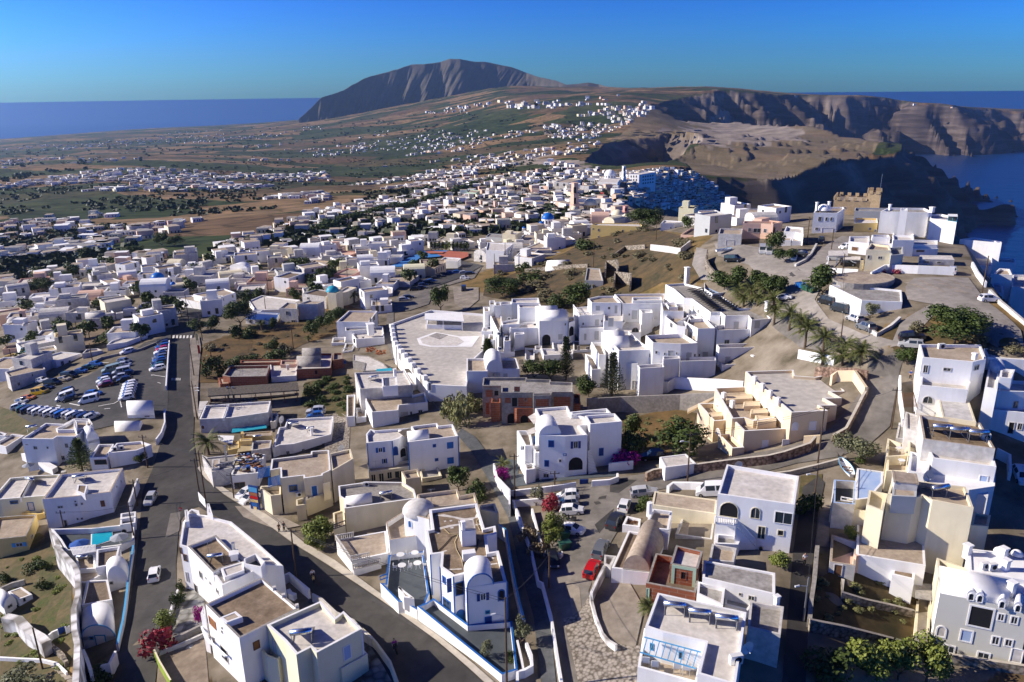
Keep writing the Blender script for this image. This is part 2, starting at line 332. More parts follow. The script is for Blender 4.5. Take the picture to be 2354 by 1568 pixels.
TOWN=[[(-200,1568),(-200,640),(0,600),(200,590),(480,590),(560,570),(680,510),(780,470),(1000,430),(1280,385),(1420,395),(1560,395),(1700,470),(1750,480),(2000,485),(2250,560),(2600,700),(2600,1700),(-200,1700)]]
HILL=[[(1060,640),(1150,610),(1330,560),(1480,520),(1640,545),(1590,590),(1630,650),(1500,680),(1330,720),(1060,660)],[(450,800),(640,720),(790,700),(700,780),(560,850),(470,860)],[(0,1568),(0,1250),(130,1250),(180,1400),(180,1568)],[(2010,760),(2230,690),(2353,770),(2353,800),(2050,800)],[(1480,270),(1560,279),(1850,285),(1935,310),(2078,336),(1985,372),(1850,394),(1765,412),(1610,416),(1510,385),(1570,357),(1614,337),(1540,317),(1440,320),(1400,325)]]
ASH=[[(1590,320),(1560,300),(1640,282),(1790,290),(1850,320),(1760,345),(1650,345)],[(1150,385),(1180,372),(1280,350),(1330,352),(1300,380)],[(1230,312),(1260,304),(1300,310),(1260,318)]]
def ground_mat():
 m=bpy.data.materials.new('ground');m.use_nodes=True;nt=m.node_tree;N=nt.nodes;L=nt.links
 b=N['Principled BSDF'];b.inputs['Roughness'].default_value=.95;b.inputs['Specular IOR Level'].default_value=.1
 g=N.new('ShaderNodeNewGeometry')
 def noise(sc,det=5,vec=None):
  t=N.new('ShaderNodeTexNoise');t.inputs['Scale'].default_value=sc;t.inputs['Detail'].default_value=det;t.inputs['Roughness'].default_value=.6
  L.new(vec or g.outputs['Position'],t.inputs['Vector']);return t
 def ramp(fac,*st):
  r=N.new('ShaderNodeValToRGB');e=r.color_ramp.elements
  while len(e)<len(st):e.new(.5)
  for i,(p,c) in enumerate(st):e[i].position=p;e[i].color=(*c,1)
  L.new(fac,r.inputs['Fac']);return r.outputs['Color']
 def mix(f,a,c,mode='MIX'):
  x=N.new('ShaderNodeMix');x.data_type='RGBA';x.blend_type=mode
  if isinstance(f,float):x.inputs['Factor'].default_value=f
  else:L.new(f,x.inputs['Factor'])
  L.new(a,x.inputs['A']);L.new(c,x.inputs['B']);return x.outputs['Result']
 za=N.new('ShaderNodeVertexColor');za.layer_name='zone';zs=N.new('ShaderNodeSeparateColor');L.new(za.outputs['Color'],zs.inputs[0])
 # fields of the plain
 mp=N.new('ShaderNodeMapping');mp.inputs['Rotation'].default_value=(0,0,.25);mp.inputs['Scale'].default_value=(.0042,.0085,0);L.new(g.outputs['Position'],mp.inputs['Vector'])
 nz=noise(.004,3);ad=N.new('ShaderNodeVectorMath');ad.operation='MULTIPLY_ADD';L.new(nz.outputs['Color'],ad.inputs[0]);ad.inputs[1].default_value=(1.1,1.1,0);L.new(mp.outputs[0],ad.inputs[2])
 v=N.new('ShaderNodeTexVoronoi');v.inputs['Scale'].default_value=1;L.new(ad.outputs[0],v.inputs['Vector'])
 vs=N.new('ShaderNodeSeparateColor');L.new(v.outputs['Color'],vs.inputs[0])
 field=ramp(vs.outputs[0],(0,(.032,.05,.014)),(.27,(.05,.07,.022)),(.3,(.11,.085,.045)),(.48,(.16,.10,.055)),(.52,(.065,.08,.03)),(.72,(.045,.06,.022)),(.76,(.22,.14,.075)),(1,(.27,.18,.10)))
 ve=N.new('ShaderNodeTexVoronoi');ve.feature='DISTANCE_TO_EDGE';L.new(ad.outputs[0],ve.inputs['Vector'])
 edge=ramp(ve.outputs['Distance'],(.02,(.35,.4,.3)),(.06,(1,1,1)))
 field=mix(.8,field,edge,'MULTIPLY')
 n2=noise(.03,6);field=mix(.68,field,ramp(n2 .outputs['Fac'],(.36,(.4,.42,.36)),(.62,(1.15,1.1,1.0))),'MULTIPLY')
 # ground between the town's houses, its colour darkened for shaded lanes
 n3=noise(.16,6);town=ramp(n3 .outputs['Fac'],(.3,(.075,.065,.04)),(.48,(.18,.15,.11)),(.7,(.28,.24,.185)))
 n4=noise(.22,7);hill=ramp(n4 .outputs['Fac'],(.3,(.085,.075,.03)),(.5,(.17,.115,.045)),(.7,(.27,.18,.08)))
 n5=noise(.02,7);ash=ramp(n5 .outputs['Fac'],(.35,(.17,.14,.115)),(.65,(.36,.30,.25)))
 # bare cliff: bands of lava and ash
 mp2=N.new('ShaderNodeMapping');mp2 .inputs['Scale'].default_value=(.004,.004,.05);L.new(g.outputs['Position'],mp2 .inputs['Vector'])
 n6=noise(1,7,mp2 .outputs[0]);rock=ramp(n6 .outputs['Fac'],(.34,(.045,.036,.032)),(.5,(.085,.066,.056)),(.6,(.14,.112,.096)),(.72,(.075,.052,.045)))
 sx=N.new('ShaderNodeSeparateXYZ');L.new(g.outputs['Normal'],sx.inputs[0])
 st=N.new('ShaderNodeMapRange');st.inputs['From Min'].default_value=.93;st.inputs['From Max'].default_value=.82;L.new(sx.outputs['Z'],st.inputs['Value'])
 c=mix(st.outputs[0],field,rock);c=mix(zs.outputs[0],c,town);c=mix(zs.outputs[1],c,hill)
 c=mix(za.outputs['Alpha'],c,rock);c=mix(zs.outputs[2],c,ash)
 L.new(c,b.inputs['Base Color'])
 bp=N.new('ShaderNodeBump');bp.inputs['Strength'].default_value=.35;bp.inputs['Distance'].default_value=3;L.new(n2 .outputs['Fac'],bp.inputs['Height']);L.new(bp.outputs['Normal'],b.inputs['Normal'])
 return m
ground=build_ground()
def terrain_arr(x,y):
 x=np.asarray(x,float);y=np.asarray(y,float);Z,a0,da,l0,dl=ZG
 u=(np.arctan2(x,y)-a0)/da;v=(np.log(np.maximum(np.hypot(x,y),28.001))-l0)/dl
 u=np.clip(u,0,Z.shape[1]-1.001);v=np.clip(v,0,Z.shape[0]-1.001);i=u.astype(int);j=v.astype(int);u-=i;v-=j
 return(Z[j,i]*(1-u)+Z[j,i+1]*u)*(1-v)+(Z[j+1,i]*(1-u)+Z[j+1,i+1]*u)*v
def th(x,y):
 Z,a0,da,l0,dl=ZG;u=(math.atan2(x,y)-a0)/da;v=(math.log(max(math.hypot(x,y),28.001))-l0)/dl
 u=min(max(u,0),Z.shape[1]-1.001);v=min(max(v,0),Z.shape[0]-1.001);i=int(u);j=int(v);u-=i;v-=j
 return float((Z[j,i]*(1-u)+Z[j,i+1]*u)*(1-v)+(Z[j+1,i]*(1-u)+Z[j+1,i+1]*u)*v)
 # --- sea
def build_sea():
 n=180;v=[(0,0,SEA)]+[(38000*math.sin(2*math.pi*i/n),38000*math.cos(2*math.pi*i/n),SEA) for i in range(n)]
 f=[(0,1+(i+1)%n,1+i) for i in range(n)]
 m=bpy.data.materials.new('sea');m.use_nodes=True;nt=m.node_tree;N=nt.nodes;L=nt.links;b=N['Principled BSDF']
 b.inputs['Base Color'].default_value=(.004,.022,.085,1);b.inputs['Roughness'].default_value=.32;b.inputs['Specular IOR Level'].default_value=.22
 g=N.new('ShaderNodeNewGeometry');t=N.new('ShaderNodeTexNoise');t.inputs['Scale'].default_value=.02;t.inputs['Detail'].default_value=7;L.new(g.outputs['Position'],t.inputs['Vector'])
 bp=N.new('ShaderNodeBump');bp.inputs['Strength'].default_value=.6;bp.inputs['Distance'].default_value=6;L.new(t.outputs['Fac'],bp.inputs['Height']);L.new(bp.outputs['Normal'],b.inputs['Normal'])
 t2=N.new('ShaderNodeTexNoise');t2 .inputs['Scale'].default_value=.0012;t2 .inputs['Detail'].default_value=5;L.new(g.outputs['Position'],t2 .inputs['Vector'])
 r=N.new('ShaderNodeValToRGB');r.color_ramp.elements[0].position=.35;r.color_ramp.elements[1].position=.65;r.color_ramp.elements[0].color=(.001,.020,.085,1);r.color_ramp.elements[1].color=(.002,.032,.125,1)
 L.new(t2 .outputs['Fac'],r.inputs['Fac']);L.new(r.outputs['Color'],b.inputs['Base Color'])
 me=mesh_obj('sea',v,f,m);structure(me)
build_sea()
# --- the mountain across the plain
def build_mountain():
 crest=[('W',395,742,5400),('W',500,640,5500),('W',600,550,5600),('W',800,482,5800),('W',1000,372,6000),('W',1120,327,6100),('W',1300,292,6200),('W',1430,236,6300),('W',1550,236,6300),('W',1700,216,6400),('W',1790,184,6400),('W',1880,184,6400),('W',2000,211,6450),('W',2150,227,6500),('W',2354,270,6500),('X',130,206,6500),('X',250,242,6400),('X',380,268,6300),('X',500,302,6200),('X',600,300,6200),('X',700,291,6200),('X',800,305,6200),('X',870,326,6100),('X',915,352,6000)]
 C=[at_dist(f,(x,y),d) for f,x,y,d in crest]
 # resample evenly along the crest
 L=[0]
 for a,b in zip(C,C[1:]):L.append(L[-1]+(b-a).length)
 n=640;pts=[]
 for i in range(n):
  s=L[-1]*i/(n-1);k=max(j for j in range(len(L)-1) if L[j]<=s+1e-6);t=(s-L[k])/(L[k+1]-L[k])
  pts.append(C[k].lerp(C[k+1],t))
 nv=90;V=np.zeros((nv+14,n,3))
 P=np.array([tuple(p) for p in pts]);u=np.arange(n)/(n-1)*L[-1]
 P[:,2]+=(fbm(u/160,u*0,4,60)-.45)*16
 base_z=np.interp(np.arange(n)/n,[0,.1,.3,.55,.75,1],[-330,-330,-260,-170,-110,-60])
 run=np.maximum((P[:,2]-base_z)*1.75,60)
 dirn=-P[:,:2]/np.hypot(P[:,0],P[:,1])[:,None]
 for j in range(nv):
  v=j/(nv-1)
  sk=(v*run)*.45
  uu=u+sk
  rib=np.abs(fbm(uu/520,v*.7+u*0,3,61)-.44)*2.2+np.abs(fbm(uu/150,v*.8+u*0,3,62)-.44)*1.5+np.abs(fbm(uu/48,v*1.5+u*0,3,63)-.44)*.55
  ez=P[:,2]+(base_z-P[:,2])*(1-(1-v)**1.35)
  push=(rib-.55)*330*math.sin(min(v*1.7,1)*math.pi/2)*(P[:,2]-base_z)/500
  V[j,:,:2]=P[:,:2]+dirn*(v*run+push*(1-.55*v))[:,None]
  V[j,:,2]=ez-60*(v>.97)
 for j in range(14):
  v=(j+1)/14;V[nv+j,:,:2]=P[:,:2]-dirn*(v*900);V[nv+j,:,2]=P[:,2]-v**1.3*650
 V=np.concatenate([V[nv:][::-1],V[:nv]],0);rows=V.shape[0]
 i=np.arange(rows-1)[:,None]*n+np.arange(n-1)[None];Fq=np.stack([i,i+n,i+n+1,i+1],-1).reshape(-1,4)
 m=mat('mountain',(.135,.112,.095),col2=(.085,.078,.06),scale=.006,fine=.03,bump=.0)
 structure(np_mesh('mountain',V.reshape(-1,3),Fq,[m]))
build_mountain()
# --- air
def build_haze():
 x0,x1,y0,y1,z0,z1=-9500,7500,-260,9600,-700,420
 v=[(x,y,z) for z in(z0,z1) for y in(y0,y1) for x in(x0,x1)]
 f=[(0,2,3,1),(4,5,7,6),(0,1,5,4),(1,3,7,5),(3,2,6,7),(2,0,4,6)]
 m=bpy.data.materials.new('haze');m.use_nodes=True;nt=m.node_tree;nt.nodes.remove(nt.nodes['Principled BSDF'])
 vol=nt.nodes.new('ShaderNodeVolumePrincipled');vol.inputs['Color'].default_value=(.5,.74,1,1);vol.inputs['Density'].default_value=HAZE;vol.inputs['Anisotropy'].default_value=.62
 nt.links.new(vol.outputs[0],nt.nodes['Material Output'].inputs['Volume'])
 o=mesh_obj('haze',v,f,m);o['kind']='stuff';o.display_type='BOUNDS'
HAZE=5e-5
build_haze()
# --- building kit
OCC=[]
def ccw(P):
 a=sum(P[i][0]*P[(i+1)%len(P)][1]-P[(i+1)%len(P)][0]*P[i][1] for i in range(len(P)))
 return P if a>0 else P[::-1]
def inset(P,d):
 n=len(P);out=[]
 for i in range(n):
  a,b,c=Vector(P[i-1]),Vector(P[i]),Vector(P[(i+1)%n])
  e1=(b-a).normalized();e2=(c-b).normalized();n1=Vector((-e1 .y,e1 .x));n2=Vector((-e2 .y,e2 .x))
  m=n1+n2;k=m.dot(n1)
  out.append(tuple(b+m*(d/max(k,.35))))
 return out
def part(name,verts,faces,mats,root,mi=None,smooth=False):
 l=root.location if root.parent is None else root.location+root.parent.location
 return mesh_obj(name,[Vector(v)-l for v in verts],faces,mats,root,mi,smooth)
class MB:
 """collects simple solids into one mesh"""
 def __init__(s):s.v=[];s.f=[];s.m=[]
 def poly(s,pts,mi=0):k=len(s.v);s.v+=[tuple(p) for p in pts];s.f.append(tuple(range(k,k+len(pts))));s.m.append(mi)
 def prism(s,P,z0,z1,mi=0,top=None):
  k=len(s.v);n=len(P);s.v+=[(p[0],p[1],z0) for p in P]+[(p[0],p[1],z1) for p in P]
  for i in range(n):j=(i+1)%n;s.f.append((k+i,k+j,k+n+j,k+n+i));s.m.append(mi)
  s.f.append(tuple(range(k+n,k+2*n)));s.m.append(mi if top is None else top);s.f.append(tuple(range(k,k+n))[::-1]);s.m.append(mi)
 def box(s,c,sx,sy,sz,rz=0,mi=0):
  ca,sa=math.cos(rz),math.sin(rz)
  P=[(c[0]+x*ca-y*sa,c[1]+x*sa+y*ca) for x,y in((-sx/2,-sy/2),(sx/2,-sy/2),(sx/2,sy/2),(-sx/2,sy/2))]
  s.prism(P,c[2],c[2]+sz,mi)
 def bar(s,a,b,r,n=6,mi=0,r2=None):
  a,b=Vector(a),Vector(b);d=(b-a).normalized();u=d.orthogonal().normalized();w=d.cross(u);k=len(s.v);r2=r if r2 is None else r2
  for p,q in((a,r),(b,r2)):s.v+=[tuple(p+(u*math.cos(t)+w*math.sin(t))*q) for t in[2*math.pi*i/n for i in range(n)]]
  for i in range(n):j=(i+1)%n;s.f.append((k+i,k+j,k+n+j,k+n+i));s.m.append(mi)
  s.f.append(tuple(range(k+n,k+2*n)));s.m.append(mi);s.f.append(tuple(range(k,k+n))[::-1]);s.m.append(mi)
 def tube(s,pts,r,n=5,mi=0):
  for a,b in zip(pts,pts[1:]):s.bar(a,b,r,n,mi)
 def make(s,name,mats,root=None,smooth=False):
  return part(name,s.v,s.f,mats,root,s.m,smooth) if root is not None else mesh_obj(name,s.v,s.f,mats,None,s.m,smooth)
def hit_plane(d,p,n):
 k=d.dot(n);return d*(p.dot(n)/k) if abs(k)>1e-9 else d*1e6
class House:
 def __init__(s,name,label,cat='house',wall='white',group=None):
  s.o=None;s.meta=(name,label,cat,group);s.wall=wall;s.faces=[];s.z=None;s.zs=[];s.nm=name
 def root(s,p):
  if s.o is None:s.o=thing(s.meta[0],s.meta[1],s.meta[2],p,0,s.meta[3])
  return s.o
 def block(s,fr,pts,h=None,base=None,z=None,dz=None,roof='rtan',ph=.5,pt=.28,wall=None,cap=None,zb=None,g0=-66,floor=None):
  if z is None:
   if dz is not None:z=s.z+dz
   elif base is not None:
    g=on_ground(fr,base,0,g0);d=ray(fr,pts[0]);z=(d*(math.hypot(g.x,g.y)/math.hypot(d.x,d.y))).z
   else:z=on_ground(fr,pts[0],h,g0).z
  P=ccw([tuple(at_z(fr,p,z).to_2d()) for p in pts])
  if s.z is None:s.z=z
  s.zs.append(z);s.zt=z;s.pl=z-ph
  if zb is None:zb=min(min(th(*p) for p in P)-.8,z-2)
  elif isinstance(zb,str):zb=z+float(zb)
  OCC.append(P);c=sum((Vector(p) for p in P),Vector((0,0)))/len(P)
  r=s.root(Vector((c.x,c.y,max(zb,th(c.x,c.y)))))
  n=len(P);I=inset(P,pt);w=wall or s.wall
  V=[(x,y,zb) for x,y in P]+[(x,y,z) for x,y in P]+[(x,y,z) for x,y in I]+[(x,y,z-ph) for x,y in I]
  f=[];m=[]
  for i in range(n):
   j=(i+1)%n
   f+=[(i,j,n+j,n+i),(n+i,n+j,2*n+j,2*n+i),(2*n+i,2*n+j,3*n+j,3*n+i)];m+=[0,1,0]
   s.faces.append((Vector(P[i]),Vector(P[j]),zb,z))
  part('wall',V,f,[w,cap or w],r,m)
  part('roof',[(x,y,z-ph) for x,y in inset(P,pt-.02)],[tuple(range(n))],roof,r)
  return z
 def wallhit(s,fr,p):
  d=ray(fr,p);best=None
  for a,b,z0,z1 in s.faces:
   t=(b-a);l=t.length
   if l<.3:continue
   t/=l;nrm=Vector((t.y,-t.x,0))
   if d.dot(nrm)>=-1e-4*d.length:continue
   h=hit_plane(d,Vector((a.x,a.y,0)),nrm);u=(h.to_2d()-a).dot(t)
   viol=max(0,-u,u-l)+max(0,z0-h.z,h.z-z1)*1.0
   key=(viol>.6,h.length if viol<=.6 else viol)
   if best is None or key<best[0]:best=(key,a,t,nrm,l)
  return best
 def rect(s,fr,x0,y0,x1,y1):
  b=s.wallhit(fr,((x0+x1)/2,(y0+y1)/2))
  if b is None:return None
  _,a,t,nrm,l=b;A=Vector((a.x,a.y,0));H=[hit_plane(ray(fr,q),A,nrm) for q in((x0,(y0+y1)/2),(x1,(y0+y1)/2),((x0+x1)/2,y0),((x0+x1)/2,y1))]
  u=sorted(((H[0].to_2d()-a).dot(t),(H[1].to_2d()-a).dot(t)));z1,z0=H[2].z,H[3].z
  if u[1]-u[0]>6:c=sum(u)/2;u=[c-.6,c+.6]
  return A,t,nrm,u[0],u[1],z0,z1
 def win(s,fr,x0,y0,x1,y1,kind='window',frame='offwhite',fill='glass',arch=False,shut=None,bars=True,fw=.1):
  q=s.rect(fr,x0,y0,x1,y1)
  if q is None:return
  A,t,nrm,u0,u1,z0,z1=q;w=u1-u0;hh=z1-z0;T=Vector((t.x,t.y,0));fw=min(fw,w*.16)
  def shape(e):
   a,b,c,d=u0+e,u1-e,z0+e,z1-e
   if not arch:return[(a,c),(b,c),(b,d),(a,d)]
   r=(b-a)/2;sp=max(c+.05,d-r);k=min(r,d-c-.05)
   return[(a,c),(b,c)]+[((a+b)/2+r*math.cos(i*math.pi/8),sp+k*math.sin(i*math.pi/8)) for i in range(9)]
  def P(uz,off):return A+T*uz[0]+nrm*off+Vector((0,0,uz[1]))
  O,I=shape(0),shape(fw);n=len(O);V=[P(p,0) for p in O]+[P(p,.07) for p in O]+[P(p,.07) for p in I]+[P(p,.015) for p in I]
  f=[];m=[]
  for i in range(n):
   j=(i+1)%n;f+=[(i,j,n+j,n+i),(n+i,n+j,2*n+j,2*n+i),(2*n+i,2*n+j,3*n+j,3*n+i)];m+=[0,0,0]
  f.append(tuple(range(3*n,4*n)));m.append(1)
  if bars and fill=='glass' and w>.7:
   c=(u0+u1)/2;k=len(V);V+=[P(x,.035) for x in((c-.035,z0+fw),(c+.035,z0+fw),(c+.035,z1-fw),(c-.035,z1-fw))];f.append((k,k+1,k+2,k+3));m.append(0)
  o=part(kind,V,f,[frame,fill],s.o,m)
  if shut:
   sw=w*.5
   for a in(u0-sw-.02,u1+.02):
    B=[P((a,z0),.03),P((a+sw,z0),.03),P((a+sw,z1),.03),P((a,z1),.03),P((a,z0),.09),P((a+sw,z0),.09),P((a+sw,z1),.09),P((a,z1),.09)]
    part('shutter',B,[(4,5,6,7),(0,1,5,4),(1,2,6,5),(2,3,7,6),(3,0,4,7)],shut,s.o)
  return o
 def wins(s,fr,L,**k):
  for q in L:s.win(fr,*q,**k)
 def door(s,fr,x0,y0,x1,y1,fill='offwhite',frame='offwhite',**k):return s.win(fr,x0,y0,x1,y1,kind='door',frame=frame,fill=fill,**k)
 def vault(s,fr,pts,z=None,rise=1.6,mat_='white',ends=True,name='vault',trim=None,zdown=.6):
  z=s.zt if z is None else z;Q=[at_z(fr,p,z) for p in pts];r=s.root(Q[0]);n=14;V=[];f=[]
  for a,b in((Q[0],Q[1]),(Q[3],Q[2])):
   c=(a+b)/2;e=(b-a)/2
   V+=[a-Vector((0,0,zdown))]+[c-e*math.cos(math.pi*i/n)+Vector((0,0,rise*math.sin(math.pi*i/n))) for i in range(n+1)]+[b-Vector((0,0,zdown))]
  k=n+3
  for i in range(k-1):f.append((i,i+1,k+i+1,k+i))
  f+=[tuple(range(k))[::-1],tuple(range(k,2*k))]
  o=part(name,V,f,mat_,r);
  o.data.polygons.foreach_set('use_smooth',[True]*(k-1)+[False,False])
  for cx in(0,k):
   a,b=V[cx],V[cx+k-1];s.faces.append((a.to_2d(),b.to_2d(),z-3,z+rise));s.faces.append((b.to_2d(),a.to_2d(),z-3,z+rise))
  for a,b in((V[0],V[k]),(V[k-1],V[2*k-1])):s.faces.append((a.to_2d(),b.to_2d(),z-3,z+.3));s.faces.append((b.to_2d(),a.to_2d(),z-3,z+.3))
  if trim:
   b=MB();d=(Q[0]-Q[3]).normalized()*.06
   b.tube([v+d for v in V[1:k-1]],.09);b.make('trim',[trim],r)
  return o
 def dome(s,fr,c,r,z=None,mat_='domeblue',squash=.9,drum=0,drummat='white',name='dome'):
  z=s.zt if z is None else z;C=at_z(fr,c,z);ro=s.root(C);n,k=20,8;V=[];f=[]
  for j in range(k+1):
   a=j/k*math.pi/2
   for i in range(n):t=2*math.pi*i/n;V.append(C+Vector((r*math.cos(a)*math.cos(t),r*math.cos(a)*math.sin(t),drum+r*squash*math.sin(a))))
  for j in range(k):
   for i in range(n):i2=(i+1)%n;f.append((j*n+i,j*n+i2,(j+1)*n+i2,(j+1)*n+i))
  part(name,V,f,mat_,ro,None,True)
  if drum:
   b=MB();b.prism([(C.x+r*1.02*math.cos(2*math.pi*i/12),C.y+r*1.02*math.sin(2*math.pi*i/12)) for i in range(12)],z-1,z+drum,0)
   for i in range(12):
    t=2*math.pi*(i+.5)/12;b.box((C.x+r*.99*math.cos(t),C.y+r*.99*math.sin(t),z+drum*.25),.14,r*.2,drum*.5,t,1)
   b.make('drum',[drummat,'glass'],ro)
  return C
 def chimney(s,fr,p,h=1.6,w=.6,z=None,mat_='white',cap=True):
  z=s.pl if z is None else z;c=at_z(fr,p,z);b=MB();b.box((c.x,c.y,z-.05),w,w,h,.4)
  if cap:b.box((c.x,c.y,z+h-.06),w*1.3,w*1.3,.18,.4)
  b.make('chimney',[mat_],s.o)
 def slab(s,name,fr,pts,z,t=.25,m='white',inn=None):
  """a horizontal slab, awning or terrace floor of the house"""
  P=ccw([tuple(at_z(fr,p,z).to_2d()) for p in pts]);b=MB();b.prism(P,z-t,z);s.root(Vector((*P[0],z)));return b.make(name,[m],s.o)
 def edge(s,fr,p,m='blue',w=.16,z0=None,z1=None):
  z1=s.z if z1 is None else z1;q=at_z(fr,p,z1);b=MB();b.box((q.x,q.y,z0 if z0 is not None else th(q.x,q.y)),w,w,z1-(z0 if z0 is not None else th(q.x,q.y))-.02,.3);b.make('trim',[m],s.o)
 def rail(s,fr,pts,z,h=.9,m='offwhite',step=.28,name='balustrade',r=.06,w=.16):
  Q=[at_z(fr,p,z) for p in pts];b=MB();s.root(Q[0])
  for a,c in zip(Q,Q[1:]):
   L=(c-a).length;n=max(1,int(L/step));U=Vector((0,0,1));b.bar(a+U*(h-w/2),c+U*(h-w/2),w*.6,4);b.bar(a+U*.06,c+U*.06,w*.5,4)
   for i in range(n+1):q=a.lerp(c,i/n);b.bar(q,q+U*h,r if i%8 else r*1.8,5)
  return b.make(name,[m],s.o)
 def stair(s,fr,a0,a1,b0,b1,z0,z1,n=10,m='slate',riser='white',name='stair'):
  '''flight between the edge a0-a1 at height z0 and b0-b1 at height z1'''
  A0,A1,B0,B1=at_z(fr,a0,z0),at_z(fr,a1,z0),at_z(fr,b0,z1),at_z(fr,b1,z1);b=MB();s.root(A0)
  for i in range(n):
   t,u=i/n,(i+1)/n;P=[A0 .lerp(B0,t),A1 .lerp(B1,t),A1 .lerp(B1,u),A0 .lerp(B0,u)];zt=z0+(z1-z0)*u;P=ccw([tuple(p.to_2d()) for p in P])
   b.prism(P,min(z0,z1)-.6,zt,1,0)
  return b.make(name,[m,riser],s.o)
 def slats(s,fr,pts,z,n,m='skyblue',w=.12,name='pergola'):
  Q=[at_z(fr,p,z) for p in pts];b=MB();s.root(Q[0])
  for i in range(n):
   t=(i+.5)/n;b.bar(Q[0].lerp(Q[1],t),Q[3].lerp(Q[2],t),w,4)
  b.bar(Q[0],Q[1],w*1.2,4);b.bar(Q[3],Q[2],w*1.2,4)
  return b.make(name,[m],s.o)
def posts_under(b,pts,z,r=.07,mi=0):
 for p in pts:b.bar((p.x,p.y,th(p.x,p.y)-.2),(p.x,p.y,z),r,5,mi)
def fence(label,fr,pts,h=1.0,t=.3,m='white',cap=None,name='garden_wall',cat='wall',dig=.5,g0=-66,group=None,close=False):
 """a free-standing wall traced along its top edge"""
 if isinstance(h,(int,float)):h=[h]*len(pts)
 T=[on_ground(fr,p,hh,g0) for p,hh in zip(pts,h)]
 if close:T.append(T[0].copy())
 D=[T[0]]
 for a,b in zip(T,T[1:]):
  k=max(1,int((b-a).length/4));D+=[a.lerp(b,i/k) for i in range(1,k+1)]
 n=len(D);V=[];f=[];mi=[]
 for i,p in enumerate(D):
  d=(D[min(i+1,n-1)]-D[max(i-1,0)]).to_2d().normalized();s=Vector((-d.y,d.x,0))*t/2;g=th(p.x,p.y)-dig
  V+=[Vector((p.x,p.y,min(g,p.z-.3)))-s,p-s,p+s,Vector((p.x,p.y,min(g,p.z-.3)))+s]
 for i in range(n-1):
  a,b=4*i,4*i+4
  for j,q in((0,0),(1,1),(2,0)):f.append((a+j,b+j,b+j+1,a+j+1));mi.append(q)
 f+=[(0,1,2,3),(4*n-1,4*n-2,4*n-3,4*n-4)];mi+=[0,0]
 o=mesh_obj(name,V,f,[m,cap or m],None,mi);tag(o,label,cat,group);return o
def drape(name,fr,pts,m,off=.06,step=3.0,z0=-66,kind='structure',label=None,cat=None):
 Q=[on_ground(fr,p,0,z0) for p in pts];P=[]
 for a,b in zip(Q,Q[1:]+Q[:1]):
  k=max(1,int((b-a).to_2d().length/step));P+=[(a.lerp(b,i/k)).to_2d() for i in range(k)]
 if name in('road','street','car_park','sports_court','dry_field','yard'):OCC.append([tuple(p) for p in P])
 n=len(P);arr=np.array([tuple(p) for p in P]);x0,y0=arr.min(0);x1,y1=arr.max(0)
 step=max(step,math.sqrt((x1-x0)*(y1-y0)/1500))
 gx,gy=np.meshgrid(np.arange(x0,x1,step),np.arange(y0,y1,step));gx,gy=gx.ravel(),gy.ravel();k=inpoly(gx,gy,arr)
 pts2=P+[Vector((a,b)) for a,b in zip(gx[k],gy[k])]
 vs,es,fs,*_=delaunay_2d_cdt(pts2,[],[list(range(n))],1,1e-4)
 X=np.array([v.x for v in vs]);Y=np.array([v.y for v in vs]);Z=terrain_arr(X,Y)+off*(1+np.hypot(X,Y)/250)
 o=mesh_obj(name,list(zip(X,Y,Z)),[tuple(f) for f in fs],m)
 if kind:o['kind']=kind
 if label:o['label']=label
 if cat:o['category']=cat
 return o
def dup(root,loc,rz=0,sc=1,label=None,cat=None,group=None):
 r=root.copy();COL.objects.link(r);r.location=loc;r.rotation_euler=(0,0,rz);r.scale=(sc,sc,sc) if isinstance(sc,(int,float)) else sc
 if label:r['label']=label
 if group:r['group']=group
 for ch in list(root.children):
  c=ch.copy();COL.objects.link(c);c.parent=r
  for g in ch.children:d=g.copy();COL.objects.link(d);d.parent=c
 return r
ORD=['','second ','third ','fourth ','fifth ','sixth ','seventh ','eighth ','ninth ','tenth ','eleventh ','twelfth ','thirteenth ','fourteenth ','fifteenth ','sixteenth ']
# --- roof equipment
PROTO={}
def first_or_dup(key,make,loc,rz,sc=1,label=None,group=None):
 if key not in PROTO:
  r=make();PROTO[key]=r;r.location=loc;r.rotation_euler=(0,0,rz);r.scale=(sc,sc,sc) if isinstance(sc,(int,float)) else sc;r['label']=label
  if group:r['group']=group
  return r
 return dup(PROTO[key],loc,rz,sc,label,None,group)
def mk_solar():
 r=thing('solar_water_heater','','water heater');b=MB()
 for x in(-.9,.9):
  b.bar((x,-.55,0),(x,-.5,1.05),.035,5);b.bar((x,1.25,0),(x,1.2,.35),.035,5);b.bar((x,-.55,.05),(x,1.25,.05),.03,5);b.bar((x,-.5,1.0),(x,1.25,.3),.03,5)
 b.make('stand',['metal'],r);b=MB()
 for x in(-.55,.55):
  a=Vector((x,-.25,1.05));c=Vector((x,1.35,.28));
  b.poly([a+Vector((-.5,0,0)),a+Vector((.5,0,0)),c+Vector((.5,0,0)),c+Vector((-.5,0,0))]);b.poly([a+Vector((-.5,-.04,-.09)),c+Vector((-.5,-.04,-.09)),c+Vector((.5,-.04,-.09)),a+Vector((.5,-.04,-.09))],1)
 b.make('panel',['panel','metal'],r);b=MB();b.bar((-1.0,-.5,1.28),(1.0,-.5,1.28),.29,12);b.make('tank',['steel'],r,True);return r
def solar(fr,p,z,rz,label,sc=1):first_or_dup('solar',mk_solar,at_z(fr,p,z),rz,sc,label,'solar water heaters on the roofs')
def mk_ac():
 r=thing('air_conditioner','','air conditioner');b=MB();b.box((0,0,0),.95,.4,.75);b.make('casing',['plastic'],r);b=MB();b.bar((.1,-.2,.37),(.1,-.215,.37),.28,14);b.make('fan',['dark'],r);return r
